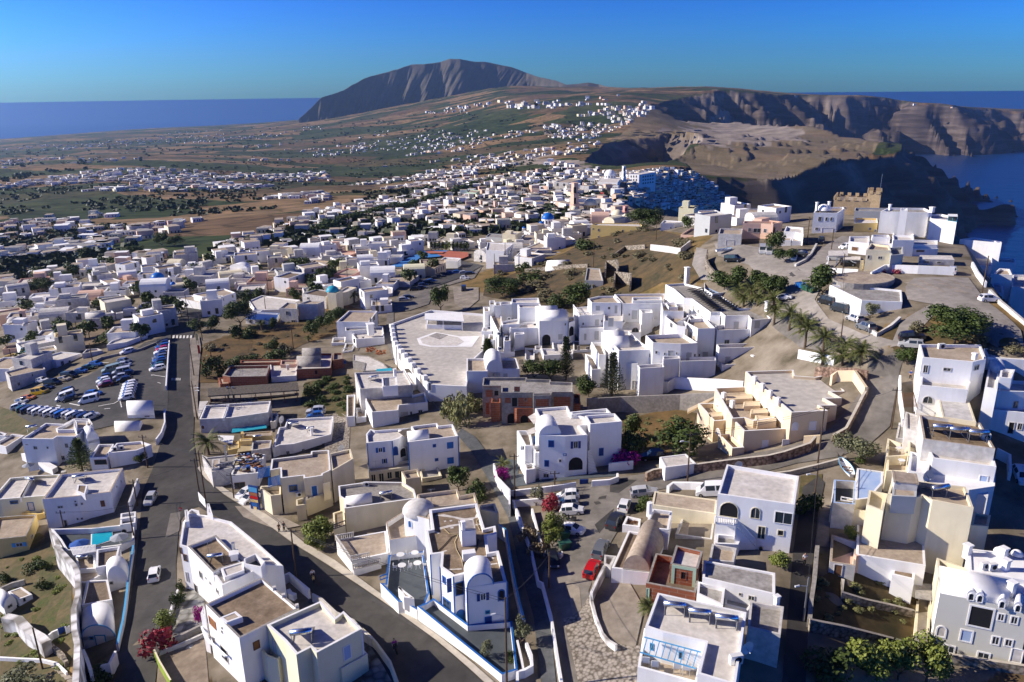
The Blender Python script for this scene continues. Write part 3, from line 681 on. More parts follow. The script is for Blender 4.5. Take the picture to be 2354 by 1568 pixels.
def ac(fr,p,z,rz,label,sc=1):first_or_dup('ac',mk_ac,at_z(fr,p,z),rz,sc,label,'air conditioners on roofs and walls')
def mk_dish():
 r=thing('satellite_dish','','dish');b=MB();n=14;k=len(b.v)
 rings=[(0,0),(.28,.05),(.48,.16)]
 V=[(0,0,0)];f=[]
 for q,d in rings[1:]:V+=[(q*math.cos(2*math.pi*i/n),-d,q*math.sin(2*math.pi*i/n)) for i in range(n)]
 for i in range(n):j=(i+1)%n;f+=[(0,1+i,1+j),(1+i,1+n+i,1+n+j,1+j)]
 b.v=[(x,y,z+.95) for x,y,z in V];b.f=f;b.m=[0]*len(f);b.make('reflector',['plastic'],r);b=MB();b.bar((0,.06,0),(0,.06,.95),.035);b.bar((0,.02,.9),(0,-.45,.75),.02);b.make('mast',['metal'],r);return r
def dish(fr,p,z,rz,label,sc=1):first_or_dup('dish',mk_dish,at_z(fr,p,z),rz,sc,label,'satellite dishes on the roofs')
def mk_aerial():
 r=thing('aerial','','aerial');b=MB();b.bar((0,0,0),(0,0,2.6),.03,5);b.make('mast',['metal'],r);b=MB();b.bar((-.5,0,2.5),(.6,0,2.5),.02,4)
 for x in(-.45,-.2,.05,.3,.55):b.bar((x,-.3,2.5),(x,.3,2.5),.015,4)
 b.make('antenna',['metal'],r);return r
def aerial(fr,p,z,rz,label,sc=1):first_or_dup('aerial',mk_aerial,at_z(fr,p,z),rz,sc,label,'television aerials on the roofs')
# --- trees and shrubs
def leaf_cloud(seed,n,rx,ry,rz,blobs=9,size=.34,zc=0,hollow=.55,flat=1.0,bmin=.35,bmax=.55):
 rnd=random.Random(seed);B=[]
 for i in range(blobs):
  a=rnd.uniform(0,2*math.pi);e=rnd.uniform(-.6,.95);q=rnd.uniform(.3,.72)
  B.append((math.cos(a)*math.cos(e)*q,math.sin(a)*math.cos(e)*q,math.sin(e)*q,rnd.uniform(bmin,bmax)))
 V=[];Fc=[]
 for i in range(n):
  b=B[rnd.randrange(blobs)];d=Vector((rnd.gauss(0,1),rnd.gauss(0,1),rnd.gauss(.25,1)*flat)).normalized();q=b[3]*(hollow+(1-hollow)*rnd.random()**.5)*rnd.uniform(.85,1.12)
  c=Vector(((b[0]+d.x*q)*rx,(b[1]+d.y*q)*ry,(b[2]+d.z*q)*rz+zc));s=size*rnd.uniform(.6,1.35)
  nrm=(d+Vector((rnd.gauss(0,.55),rnd.gauss(0,.55),rnd.gauss(.2,.5)))).normalized();u=nrm.orthogonal().normalized();u.rotate(__import__('mathutils').Quaternion(nrm,rnd.uniform(0,6.28)));w=nrm.cross(u)
  k=len(V);V+=[c+u*s,c+w*s*.62,c-u*s*.9,c-w*s*.62];Fc.append((k,k+1,k+2,k+3))
 return V,Fc
CROWN={}
def crown_mesh(kind,var):
 key=(kind,var)
 if key in CROWN:return CROWN[key]
 sd_=var*17+{'tree':1,'olive':2,'bush':3,'pine':4,'small':5}.get(kind,6)
 if kind=='big':V,f=leaf_cloud(sd_,6000,1,1,1,24,.045,bmin=.25,bmax=.42)
 elif kind=='tree':V,f=leaf_cloud(sd_,1900,1,1,1,13,.085)
 elif kind=='olive':V,f=leaf_cloud(sd_,1100,1,1,1,9,.075,bmin=.28,bmax=.42)
 elif kind=='bush':V,f=leaf_cloud(sd_,700,1,1,1,7,.11,bmin=.4,bmax=.6)
 elif kind=='small':V,f=leaf_cloud(sd_,320,1,1,1,6,.17,bmin=.4,bmax=.55)
 me=bpy.data.meshes.new(kind+'_crown');me.from_pydata([tuple(v) for v in V],[],f);me.materials.append(MATS['leaf']);me.update();CROWN[key]=me;return me
def put_mesh(name,me,m,parent,loc=(0,0,0),sc=(1,1,1),rz=0):
 o=bpy.data.objects.new(name,me);COL.objects.link(o);o.parent=parent;o.location=loc;o.scale=sc;o.rotation_euler=(0,0,rz)
 if m:o.material_slots[0].link='OBJECT';o.material_slots[0].material=MATS[m]
 return o
_tv=[0]
def trunk(root,h,r,spread=.5,n=4,m='bark',seed=0):
 rnd=random.Random(seed);b=MB();b.bar((0,0,-.3),(0,0,h),r,7,0,r*.7)
 for i in range(n):a=6.28*i/n+rnd.random();b.bar((0,0,h*.8),(math.cos(a)*spread,math.sin(a)*spread,h*1.6),r*.55,5,0,r*.25)
 return mesh_obj('trunk',b.v,b.f,m,root)
def ground_box(fr,box,ybase=None,z0=-66):
 """base point, half width and height of something seen in a picture box"""
 x0,y0,x1,y1=box;yb=y1 if ybase is None else ybase
 g=on_ground(fr,((x0+x1)/2,yb),0,z0);depth=g.dot(FWD);k=FR[fr][2]*.256
 w=(x1-x0)*k*depth/F
 d=ray(fr,((x0+x1)/2,y0));top=d*(math.hypot(g.x,g.y)/math.hypot(d.x,d.y))
 return g,w,max(top.z-g.z,.4)
def tree(label,fr,box,yb=None,kind='tree',m='leaf',name='tree',cat='tree',group=None,bole=.16,z0=-66):
 g,w,h=ground_box(fr,box,yb,z0);_tv[0]+=1;v=_tv[0]%5;r=thing(name,label,cat,g,0,group)
 kind='big' if kind=='tree' and w>8 else kind;cz=h*(1+bole)/2;rz=h*(1-bole)/2*1.12;trunk(r,h*bole*1.1,max(.12,h*.03),w*.22,4,'bark',_tv[0])
 put_mesh('crown',crown_mesh(kind,v),m,r,(0,0,cz),(w/2*1.3,w/2*1.3,rz*1.12),_tv[0]*1.3);return r
def bush(label,fr,box,m='leaf',name='shrub',cat='shrub',group=None,yb=None,z0=-66,kind='bush'):
 g,w,h=ground_box(fr,box,yb,z0);_tv[0]+=1;v=_tv[0]%4
 o=put_mesh(name,crown_mesh(kind,v),m,None,g+Vector((0,0,h*.32)),(w/2*1.25,w/2*1.1,h*.75),_tv[0]*1.7);tag(o,label,cat,group);return o
def palm_mesh(var):
 rnd=random.Random(90+var);V=[];f=[]
 for i in range(46):
  a=rnd.uniform(0,6.28);e0=rnd.uniform(-.1,1.35);L=rnd.uniform(.85,1.1);droop=rnd.uniform(.9,1.6);p=Vector((0,0,0));e=e0;pts=[p.copy()]
  for s in range(6):p=p+Vector((math.cos(a)*math.cos(e),math.sin(a)*math.cos(e),math.sin(e)))*(L/6);pts.append(p.copy());e-=droop/6*(1.1 if e0>.4 else .7)
  side=Vector((-math.sin(a),math.cos(a),0))
  for s in range(6):
   q,q2=pts[s],pts[s+1];wdt=.17*math.sin(math.pi*min(.97,(s+.9)/7));
   for sg in(-1,1):
    for t in(0,.5):
     c=q.lerp(q2,t);tip=c+side*sg*wdt+(q2-q)*.9+Vector((0,0,-.05));k=len(V);V+=[c,q.lerp(q2,t+.42),tip];f.append((k,k+1,k+2))
 me=bpy.data.meshes.new('palm_crown');me.from_pydata([tuple(v) for v in V],[],f);me.materials.append(MATS['leaf_palm']);me.update();return me
PALM=[palm_mesh(i) for i in range(4)]
def palm(label,fr,top,base,rad,group='palms',z0=-66,name='palm_tree'):
 """crown centre and foot in picture coordinates, frond length in metres"""
 g=on_ground(fr,base,0,z0);d=ray(fr,top);t=d*(math.hypot(g.x,g.y)/math.hypot(d.x,d.y));h=max(1,t.z-g.z);_tv[0]+=1
 r=thing(name,label,'palm',g,0,group);b=MB();b.bar((0,0,-.2),(0,0,h),.3,8,0,.22);b.bar((0,0,h-.5),(0,0,h+.1),.36,8,0,.3);mesh_obj('trunk',b.v,b.f,'palmtrunk',r)
 put_mesh('crown',PALM[_tv[0]%4],'leaf_palm',r,(0,0,h),(rad,rad,rad),_tv[0]);return r
def norfolk(label,fr,box,yb=None,z0=-66,name='norfolk_pine',m='leaf_dark',tiers=13):
 g,w,h=ground_box(fr,box,yb,z0);r=thing(name,label,'tree',g);b=MB();b.bar((0,0,-.3),(0,0,h*.98),.2,6,0,.04);mesh_obj('trunk',b.v,b.f,'bark',r)
 rnd=random.Random(int(g.x*10));V=[];f=[]
 for t in range(tiers):
  z=h*(.12+.85*t/(tiers-1));L=w/2*(1-(t/tiers)**1.2)+.15;nb=9
  for i in range(nb):
   a=6.28*(i+rnd.random()*.5)/nb;d=Vector((math.cos(a),math.sin(a),.12));s=Vector((-math.sin(a),math.cos(a),0))
   for j in range(7):
    c=Vector((0,0,z))+d*L*(j+.7)/7
    for _ in range(3):
     q=c+Vector((rnd.gauss(0,.12),rnd.gauss(0,.12),rnd.gauss(.05,.12)));u=(d*.35+s*rnd.uniform(-.4,.4)+Vector((0,0,rnd.uniform(-.1,.35))));k=len(V);V+=[q,q+u*.9+s*.12,q+u*1.2,q+u*.6-s*.14];f.append((k,k+1,k+2,k+3))
 mesh_obj('crown',V,f,m,r);return r
def cypress(label,fr,box,yb=None,z0=-66,m='leaf_dark',name='cypress_tree',group=None):
 g,w,h=ground_box(fr,box,yb,z0);r=thing(name,label,'tree',g,0,group);trunk(r,h*.12,.15,.1,3);_tv[0]+=1
 put_mesh('crown',crown_mesh('bush',_tv[0]%4),m,r,(0,0,h*.54),(w/2*1.1,w/2*1.1,h*.52),_tv[0]);return r
 # --- vehicles
ST={'hatch':(3.8,[(0,.50,.55,.74,.66),(.07,.86,.92,.80,.70),(.42,.92,1.40,.84,.60),(1.1,.93,1.50,.85,.61),(2.2,.92,1.47,.85,.60),(2.95,.90,.95,.83,.70),(3.68,.68,.73,.77,.62),(3.8,.40,.44,.66,.55)]),'estate':(4.4,[(0,.50,.55,.76,.68),(.07,.88,.94,.84,.74),(.36,.95,1.42,.87,.63),(1.2,.95,1.52,.88,.64),(2.6,.94,1.49,.88,.63),(3.35,.92,.97,.86,.74),(4.25,.70,.75,.80,.66),(4.4,.40,.44,.7,.58)]),'suv':(4.5,[(0,.58,.64,.80,.72),(.07,1.0,1.06,.88,.78),(.40,1.08,1.60,.92,.68),(1.3,1.08,1.74,.92,.69),(2.6,1.06,1.70,.92,.68),(3.35,1.04,1.10,.90,.80),(4.35,.86,.92,.85,.72),(4.5,.48,.52,.75,.62)]),'van':(5.1,[(0,.60,.66,.90,.86),(.03,1.08,1.9,.96,.86),(.25,1.10,1.98,.97,.86),(2.0,1.10,2.0,.97,.86),(3.55,1.08,1.96,.97,.84),(4.35,1.05,1.12,.94,.82),(4.95,.86,.92,.88,.76),(5.1,.46,.5,.8,.7)])}
def car_parts(kind):
 L,S=ST[kind];rings=[]
 for x,zb,zr,wb,wr in S:rings.append([(x-L/2,-wb*.96,.22),(x-L/2,-wb,zb),(x-L/2,-wr,zr),(x-L/2,wr,zr),(x-L/2,wb,zb),(x-L/2,wb*.96,.22)])
 body=MB();gl={'windscreen':MB(),'rear_window':MB(),'side_window':[MB(),MB()]}
 V=[p for r in rings for p in r];body.v=V;n=len(rings)
 def quad(a):return[Vector(V[i]) for i in a]
 def inset_q(q,e=.1):c=sum(q,Vector())/4;nrm=(q[1]-q[0]).cross(q[3]-q[0]).normalized();return[p.lerp(c,e)+nrm*.012 for p in q]
 for i in range(n-1):
  for j in range(5):
   a=(i*6+j,(i+1)*6+j,(i+1)*6+j+1,i*6+j+1);body.f.append(a);body.m.append(0)
   zi,zj=S[i][2]-S[i][1],S[i+1][2]-S[i+1][1]
   if j==2 and zi<.2 and zj>.3:gl['rear_window'].poly(inset_q(quad(a)))
   if j==2 and zi>.3 and zj<.2:gl['windscreen'].poly(inset_q(quad(a)))
   if j in(1,3) and zi>.3 and zj>.3 and not(kind=='van' and i<2):gl['side_window'][j//2].poly(inset_q(quad(a),.12))
  a=(i*6+5,(i+1)*6+5,(i+1)*6,i*6);body.f.append(a);body.m.append(0)
 body.f+=[(0,1,2,3,4,5),tuple((n-1)*6+k for k in(5,4,3,2,1,0))];body.m+=[0,0]
 if kind=='van':gl['rear_window'].poly([(-L/2-.0,-.7,1.2),(-L/2-.0,.7,1.2),(-L/2+.005,.7,1.75),(-L/2+.005,-.7,1.75)])
 W=[]
 for x in(-L/2+.75,L/2-.78):
  for sgn in(-1,1):
   w=MB();y=sgn*(S[3][3]-.09);r=.31 if kind!='suv' else .35;w.bar((x,y-.1,r),(x,y+.1,r),r,14,0);w.bar((x,y+sgn*.1,r),(x,y+sgn*.115,r),r*.6,10,1);W.append(w)
 Hl=[];Tl=[]
 for sgn in(-1,1):
  h=MB();h.box((L/2-.16,sgn*.56,.58),.22,.26,.14);Hl.append(h);t=MB();t.box((-L/2+.05,sgn*.64,.72 if kind!='van' else .9),.12,.16,.2);Tl.append(t)
 return body,gl,W,Hl,Tl
PAINT={'white':(.80,.80,.79),'silver':(.50,.50,.49),'grey':(.16,.17,.18),'black':(.012,.012,.014),'dark blue':(.015,.03,.085),'blue':(.02,.10,.36),'red':(.50,.012,.012),'dark red':(.16,.012,.015),'green':(.03,.10,.06),'pale green':(.25,.34,.28),'beige':(.5,.44,.34),'orange':(.62,.2,.03),'yellow':(.7,.42,.02),'brown':(.1,.06,.04),'dark':(.03,.033,.038)}
for k,c in PAINT.items():
 m=mat('paint '+k,c,rough=.28,spec=.5,var=0,metal=.1 if k in('silver','grey') else 0);b=m.node_tree.nodes['Principled BSDF'];b.inputs['Coat Weight'].default_value=.4;b.inputs['Coat Roughness'].default_value=.08
mat('headlamp',(.8,.82,.85),rough=.15,spec=.6,var=0);mat('taillamp',(.35,.01,.01),rough=.2,var=0)
def set_paint(o,c):o.material_slots[0].link='OBJECT';o.material_slots[0].material=MATS['paint '+c]
def mk_car(kind):
 body,gl,W,Hl,Tl=car_parts(kind);r=thing('parked_car','','car');body.make('body',['paint white'],r);gl['windscreen'].make('windscreen',['glass'],r);gl['rear_window'].make('rear_window',['glass'],r)
 for s in gl['side_window']:s.make('side_window',['glass'],r)
 for w in W:w.make('wheel',['rubber','metal'],r)
 for h in Hl:h.make('headlight',['headlamp'],r)
 for t in Tl:t.make('tail_light',['taillamp'],r)
 return r
SMALLCAR={}
def small_car(kind):
 if kind not in SMALLCAR:
  body,gl,W,Hl,Tl=car_parts(kind);b=MB();b.v=list(body.v);b.f=list(body.f);b.m=list(body.m)
  def add(o,ix):
   k=len(b.v);b.v+=o.v;b.f+=[tuple(i+k for i in f) for f in o.f];b.m+=[ix[m] for m in o.m]
  for g in(gl['windscreen'],gl['rear_window'],*gl['side_window']):add(g,[1])
  for w in W:add(w,[2,3])
  for h in Hl:add(h,[4])
  for t in Tl:add(t,[5])
  o=b.make('parked_car',['paint white','glass','rubber','metal','headlamp','taillamp']);SMALLCAR[kind]=o.data;bpy.data.objects.remove(o)
 return SMALLCAR[kind]
CARP={}
def car(color,kind,fr,rear,front,label,group=None,big=True,name=None,z0=-66,cat=None,lift=.1):
 a,b=on_ground(fr,rear,0,z0),on_ground(fr,front,0,z0);c=(a+b)/2;rz=math.atan2(b.y-a.y,b.x-a.x);loc=Vector((c.x,c.y,th(c.x,c.y)+lift));cat=cat or('van' if kind=='van' else 'car');nm=name or('parked_van' if kind=='van' else 'parked_car')
 sl_=math.atan2(th(c.x+math.cos(rz)*2,c.y+math.sin(rz)*2)-th(c.x-math.cos(rz)*2,c.y-math.sin(rz)*2),4)
 if big:
  if kind not in CARP:r=mk_car(kind);CARP[kind]=r;r.location=loc
  else:r=dup(CARP[kind],loc)
  r.name=nm;r['label']=label;r['category']=cat
  for ch in r.children:
   if ch.name.startswith('body'):set_paint(ch,color)
 else:
  r=bpy.data.objects.new(nm,small_car(kind));COL.objects.link(r);r.location=loc;r.scale=(.93,)*3;tag(r,label,cat);set_paint(r,color)
 r.rotation_euler=(0,-sl_,rz)
 if group:r['group']=group
 elif 'group' in r:del r['group']
 return r
def car_row(spec,kinds,fr,p0,p1,head,where,group,big=False,z0=-66):
 """a row of parked cars between two picture points; head = picture offset from tail to nose"""
 n=len(spec);seen={};cnt={c:spec.count(c) for c in spec}
 for i,c in enumerate(spec):
  t=i/max(1,n-1);x,y=p0[0]+(p1[0]-p0[0])*t,p0[1]+(p1[1]-p0[1])*t;k=kinds[i%len(kinds)];seen[c]=seen.get(c,0)+1
  pos={0:'first',n-1:'last'}.get(i,ORD[i].strip() if i<len(ORD) else '')
  car(c,k,fr,(x-head[0]/2,y-head[1]/2),(x+head[0]/2,y+head[1]/2),f'{c} {"van" if k == "van" else "car"}, {pos} {where}',group,big,z0=z0)
  # --- poles and wires
POLES={}
def pole(label,fr,base,top,key=None,arm=False,lamp=None,m='timber',r=.14,z0=-66,double=False):
 g=on_ground(fr,base,0,z0);d=ray(fr,top);t=d*(math.hypot(g.x,g.y)/math.hypot(d.x,d.y));h=max(3,min(t.z-g.z,13));o=thing('utility_pole',label,'pole',g,0,'utility poles')
 b=MB();b.bar((0,0,-.5),(0,0,h),r,8,0,r*.7);mesh_obj('pole',b.v,b.f,m,o)
 if arm:
  b=MB();b.bar((-.8,0,h-.5),(.8,0,h-.5),.06,5)
  for x in(-.7,0,.7):b.bar((x,0,h-.45),(x,0,h-.2),.05,5)
  mesh_obj('crossarm',b.v,b.f,'iron',o)
 if lamp:
  b=MB();q=Vector((lamp[0],lamp[1],0)).normalized()*1.1;b.bar((0,0,h*.8),(q.x,q.y,h*.84),.035,5);b.bar((q.x,q.y,h*.84),(q.x*1.5,q.y*1.5,h*.835),.12,7);mesh_obj('lamp',b.v,b.f,'plastic',o)
 if key is not None:POLES[key]=g+Vector((0,0,h-.25))
 return o
def cable(a,b,label,sag=.6,n=1,r=.022,m='iron'):
 A,B=POLES[a],POLES[b];k=MB()
 for i in range(n):
  off=Vector((0,0,-.35*i));k.tube([A.lerp(B,t/12)+off-Vector((0,0,sag*4*(t/12)*(1-t/12))) for t in range(13)],r,4)
 o=k.make('cable',[m]);tag(o,label,'cable','overhead cables');return o
 # --- streets, car parks, courts, fields
ROAD=[(455,660),(490,690),(500,705),(470,720),(450,745),(441,790),(437,880),(446,960),(444,1010),(454,1078),(472,1102),(512,1136),(552,1162),(592,1191),(628,1217),(680,1255),(752,1299),(828,1349),(882,1386),(1000,1472),(1118,1575),(905,1575),(880,1530),(830,1455),(760,1400),(690,1340),(620,1275),(560,1228),(500,1190),(455,1165),(432,1172),(412,1200),(404,1300),(406,1380),(372,1450),(356,1575),(262,1575),(275,1500),(303,1360),(318,1240),(328,1130),(350,1080),(375,1000),(386,900),(394,790),(398,755),(420,720),(440,690)]
drape('road','U',ROAD,'asphalt',.07)
drape('road','U',[(500,705),(540,690),(560,680),(545,665),(490,690)],'asphalt',.05)
drape('pavement','U',[(437,780),(458,775),(462,800),(455,900),(455,960),(446,960),(437,880)],'concrete_ground',.14)
drape('pavement','U',[(454,1078),(462,1072),(510,1120),(560,1152),(645,1205),(700,1250),(770,1290),(845,1345),(890,1378),(1010,1465),(1135,1570),(1118,1575),(1000,1472),(882,1386),(828,1349),(752,1299),(680,1255),(628,1217),(592,1191),(552,1162),(512,1136),(472,1102)],'kerb',.16)
LOT=[(393,800),(385,950),(300,972),(210,990),(100,990),(40,955),(60,918),(110,895),(200,865),(290,820),(330,790),(393,770)]
drape('car_park','U',LOT,'asphalt_lot',.09)
P2=[(1290,1125),(1330,1112),(1420,1098),(1500,1088),(1600,1066),(1720,1045),(1800,1030),(1880,1006),(1935,960),(1975,905),(1992,850),(2002,800),(2085,800),(2068,850),(2055,920),(2045,980),(2000,1020),(1930,1050),(1830,1066),(1700,1098),(1590,1115),(1500,1128),(1478,1150),(1432,1200),(1402,1250),(1385,1280),(1352,1360),(1370,1420),(1405,1490),(1440,1530),(1462,1575),(1282,1575),(1262,1430),(1246,1330),(1268,1250),(1278,1180)]
drape('street','U',P2,'asphalt_pale',.07)
drape('pavement','G',[(470,990),(610,950),(720,760),(760,930),(820,1120),(960,1220),(1180,1240),(1150,1580),(610,1580),(560,1350)],'cobble',.1)
drape('footpath','U',[(1060,985),(1092,1005),(1170,1100),(1188,1180),(1230,1290),(1262,1410),(1278,1575),(1244,1575),(1226,1420),(1190,1290),(1168,1190),(1120,1100),(1085,1040),(1050,1000)],'paving_dark',.08)
drape('street','U',[(890,720),(905,712),(905,760),(920,810),(960,860),(985,890),(1000,930),(1060,985),(1045,990),(985,915),(955,880),(905,830),(885,780)],'asphalt_pale',.07)
UP_=[(1560,545),(1640,560),(1700,575),(1790,600),(1880,605),(1900,570),(1930,545),(1960,548),(1950,575),(1905,625),(1870,690),(1905,735),(1960,765),(2010,790),(2085,800),(2002,800),(1960,790),(1870,730),(1790,690),(1760,650),(1740,630),(1660,590),(1610,570)]
drape('street','U',[(1640,560),(1700,562),(1790,578),(1860,598),(1905,560),(1935,543),(1965,548),(1945,585),(1905,632),(1872,690),(1905,735),(1985,770),(2085,800),(2002,810),(1960,800),(1880,745),(1800,700),(1770,660),(1720,610),(1650,590)],'lot_pale',.09,z0=-46)
drape('car_park','U',[(2080,660),(2100,640),(2225,640),(2262,690),(2345,760),(2353,800),(2290,800),(2220,760),(2150,720),(2090,790),(2045,800),(2070,740),(2140,700),(2085,690)],'lot_pale',.09,z0=-42)
drape('street','U',[(1600,570),(1625,575),(1620,620),(1640,645),(1610,645),(1590,610)],'lot_pale',.1,z0=-46)
drape('car_park','U',[(905,690),(980,640),(1050,600),(1110,610),(1090,640),(1000,665),(985,700),(940,715),(900,720)],'asphalt_pale',.1)
drape('car_park','U',[(950,655),(1045,598),(1110,612),(1060,640),(985,665)],'asphalt_lot',.2)
drape('yard','U',[(1040,660),(1100,662),(1100,690),(1070,715),(1045,700)],'concrete_ground',.1)
# the hotel's pool terrace, marked courts
drape('sports_court','Q',[(1440,1060),(1790,905),(2000,905),(1930,960),(1740,975),(1640,1050)],'court_blue',.3)
drape('sports_court','Q',[(1900,940),(2010,910),(2190,925),(2190,960),(2060,1010),(1980,1015),(1980,970)],'court_red',.35)
drape('sports_court','Q',[(1790,925),(1850,918),(1975,925),(1950,940),(1830,942)],'court_red',.5)
drape('car_park','L',[(1440,470),(1560,440),(1700,520),(1900,680),(2060,860),(2000,900),(1700,845),(1640,790),(1440,640)],'asphalt_pale',.1,z0=-52)
# dry slopes and gardens
for nm,pts,m in[('dry_field',[(458,845),(470,790),(560,760),(640,740),(720,715),(800,702),(830,712),(800,750),(770,770),(700,790),(640,820),(560,838),(510,850),(500,880),(455,880)],'drygrass'),('dry_field',[(1115,655),(1190,625),(1300,580),(1370,545),(1480,515),(1580,545),(1595,590),(1615,650),(1520,650),(1420,690),(1310,720),(1240,700),(1110,680)],'scrub'),('dry_field',[(1430,965),(1530,938),(1600,950),(1590,1000),(1540,1040),(1470,1045),(1435,1030)],'drygrass'),('dry_field',[(2010,795),(2035,765),(2120,735),(2220,770),(2290,800),(2353,806),(2353,812),(2110,795),(2060,810)],'scrub'),('dry_field',[(1860,1345),(1915,1310),(2000,1310),(2110,1370),(2110,1440),(2100,1490),(1880,1440),(1860,1420)],'scrub'),('dry_field',[(1840,1095),(1890,1090),(1880,1160),(1830,1180)],'greenground'),('dry_field',[(0,935),(60,955),(130,990),(120,1010),(0,990)],'greenground'),('garden',[(0,1260),(90,1225),(150,1260),(165,1330),(165,1400),(170,1500),(150,1568),(0,1568)],'greenground'),('garden',[(70,1400),(110,1360),(150,1345),(160,1420),(130,1440),(75,1440)],'vines'),('dry_field',[(700,880),(800,860),(812,920),(800,960),(740,950),(690,930)],'greenground'),('dry_field',[(150,770),(240,740),(340,715),(385,705),(390,725),(330,760),(230,790),(160,800)],'soil'),('courtyard',[(440,1340),(470,1350),(470,1440),(440,1490),(400,1500),(395,1450),(405,1395)],'crazy'),('courtyard',[(365,1500),(470,1460),(480,1575),(360,1575)],'court_ground'),('courtyard',[(840,1450),(880,1530),(905,1575),(830,1575)],'crazy'),('yard',[(700,960),(780,948),(805,960),(800,1080),(750,1090),(745,1010)],'cobble'),('terrace',[(1110,1045),(1195,1060),(1190,1090),(1330,1095),(1420,1082),(1420,1095),(1180,1120),(1165,1130),(1140,1095)],'slate'),('pavement',[(540,1165),(600,1165),(690,1210),(640,1220),(560,1190)],'concrete_ground'),('pavement',[(1310,1340),(1360,1330),(1365,1420),(1410,1480),(1460,1490),(1480,1400),(1440,1330)],'concrete_ground')]:
 drape(nm,'U',pts,m,.05 if nm!='pavement' else .12)
for fr,P_,m in[('I',[(750,1090),(800,1085),(820,1105),(770,1118)],'asphalt'),('I',[(800,1045),(870,1030),(860,1060),(790,1068)],'asphalt'),('I',[(900,900),(1000,880),(1150,890),(980,1010),(900,1000)],'asphalt'),('I',[(760,1300),(900,1180),(940,1150),(880,1290),(800,1380)],'asphalt'),('G',[(500,640),(620,700),(640,900),(560,960)],'concrete_ground'),('A',[(1990,900),(2110,890),(2120,920),(2000,930)],'asphalt_lot'),('A',[(1960,1200),(2080,1180),(2060,1400),(1900,1480)],'asphalt_pale'),('D',[(1500,900),(1760,1080),(1700,1120),(1480,950)],'asphalt_lot'),('F',[(300,470),(900,860),(1240,1080),(1220,1110),(860,900),(280,520)],'asphalt_lot'),('O',[(1240,960),(1700,900),(1900,980),(1850,1060),(1500,1040)],'concrete_ground'),('O',[(150,900),(330,800),(520,620),(540,640),(380,830),(200,930)],'asphalt_lot')]:drape('road_patch',fr,P_,m,.085 if m!='asphalt_lot' else .08,2,z0=-42 if fr=='O' else-66)
# worn road markings
for q in range(6):
 x=1590+q*32
 drape('road_marking','M',[(x,738),(x+18,736),(x+15,762),(x-4,764)],'marking',.12,1.5,kind='structure')
for q in range(5):
 x=1580+q*18
 drape('road_marking','M',[(x,1130),(x+9,1130),(x+8,1152),(x-1,1152)],'marking',.12,1.5)
def lane(fr,a,b,w=.12,off=.14):
 A,B=on_ground(fr,a),on_ground(fr,b);s=(B-A).to_2d().normalized();s=Vector((-s.y,s.x))*w;n=8;V=[]
 for i in range(n+1):
  p=A.lerp(B,i/n).to_2d()
  for q in(p-s,p+s):V.append((q.x,q.y,th(q.x,q.y)+off*(1+q.length/250)))
 return V,[(2*i,2*i+1,2*i+3,2*i+2) for i in range(n)]
bay_v=[];bay_f=[]
for a,b in[((905,1390),(1050,1365)),((1050,1365),(1090,1340)),((880,985),(1000,990)),((1105,1340),(1120,1400)),((1390,1100),(1520,1120)),((740,1365),(900,1330)),((520,1380),(560,1390)),((1450,1170),(1480,1180)),((960,1415),(1015,1410)),((890,1200),(910,1235)),((1420,1100),(1390,1110)),((640,1365),(735,1385))]:
 v,f=lane('M',a,b);k=len(bay_v);bay_v+=v;bay_f+=[tuple(i+k for i in q) for q in f]
structure(mesh_obj('parking_bay_marking',bay_v,bay_f,'marking'))
# === houses along the left road (traced house by house)
H=House('house','white two-storey house with L-shaped tan roof below the car park');
H.block('A',[(608,338),(655,308),(865,310),(1065,165),(1025,105),(845,105),(735,165),(525,155),(248,335)],base=(665,652))
H.wins('A',[(290,395,325,410),(385,420,430,458),(535,425,560,452),(745,388,785,440),(700,530,748,580)])
H.block('A',[(660,235),(870,228),(1000,200),(1010,130),(840,120),(745,175),(640,215)],dz=.25,zb='-1',roof='rtan',ph=.6)
H.block('A',[(875,232),(885,150),(850,105),(845,190)],dz=1.0,zb='-1.5',ph=.1)
H.block('A',[(1005,365),(1140,335),(1085,270),(945,300)],dz=-1.2);H.vault('A',[(1005,365),(1140,335),(1085,265),(945,290)],rise=1.9)
solar('A',(380,245),H.zs[0]-.5,.4,'solar water heater lying on the L-shaped tan roof below the car park')
H.slab('stair','A',[(240,505),(345,490),(660,655),(600,690)],H.zs[0]-5.3,1.6,'white')
H=House('house','small white house with a teal shutter at the left edge below the car park')
H.block('A',[(65,432),(280,297),(140,280),(-30,372),(-60,395)],base=(70,520));H.win('A',180,410,220,480,fill='teal',frame='teal')
H.block('A',[(60,300),(75,275),(0,255),(-60,300)],dz=.4,zb='-3')
H=House('house','white house with two barrel vaults facing across the car park exit road')
H.block('M',[(1170,1440),(1418,1436),(1408,1376),(1172,1382)],base=(1172,1500),roof='rwhite',ph=.1);H.vault('M',[(1418,1440),(1408,1372),(1178,1376),(1170,1442)],rise=1.9)
H.block('A',[(1480,180),(1770,150),(1782,92),(1500,112)],dz=-2.6);H.win('A',1660,70,1720,88)
H.block('A',[(1322,268),(1610,262),(1640,200),(1345,205)],dz=-2.2,roof='rwhite',ph=.1);H.vault('A',[(1610,268),(1645,192),(1340,196),(1322,272)],rise=2.0)
H.block('A',[(1610,262),(1745,250),(1780,150),(1690,165)],dz=-2.3,zb='-4');H.win('A',1683,236,1715,255)
H.block('A',[(1388,315),(1520,305),(1535,300),(1400,300)],dz=-4,zb='-2')
H.slats('A',[(1780,125),(1862,118),(1850,215),(1772,225)],H.z-2.4,9,'white',.05)
H=House('house','white house with tan roof and two air conditioners beside the left road')
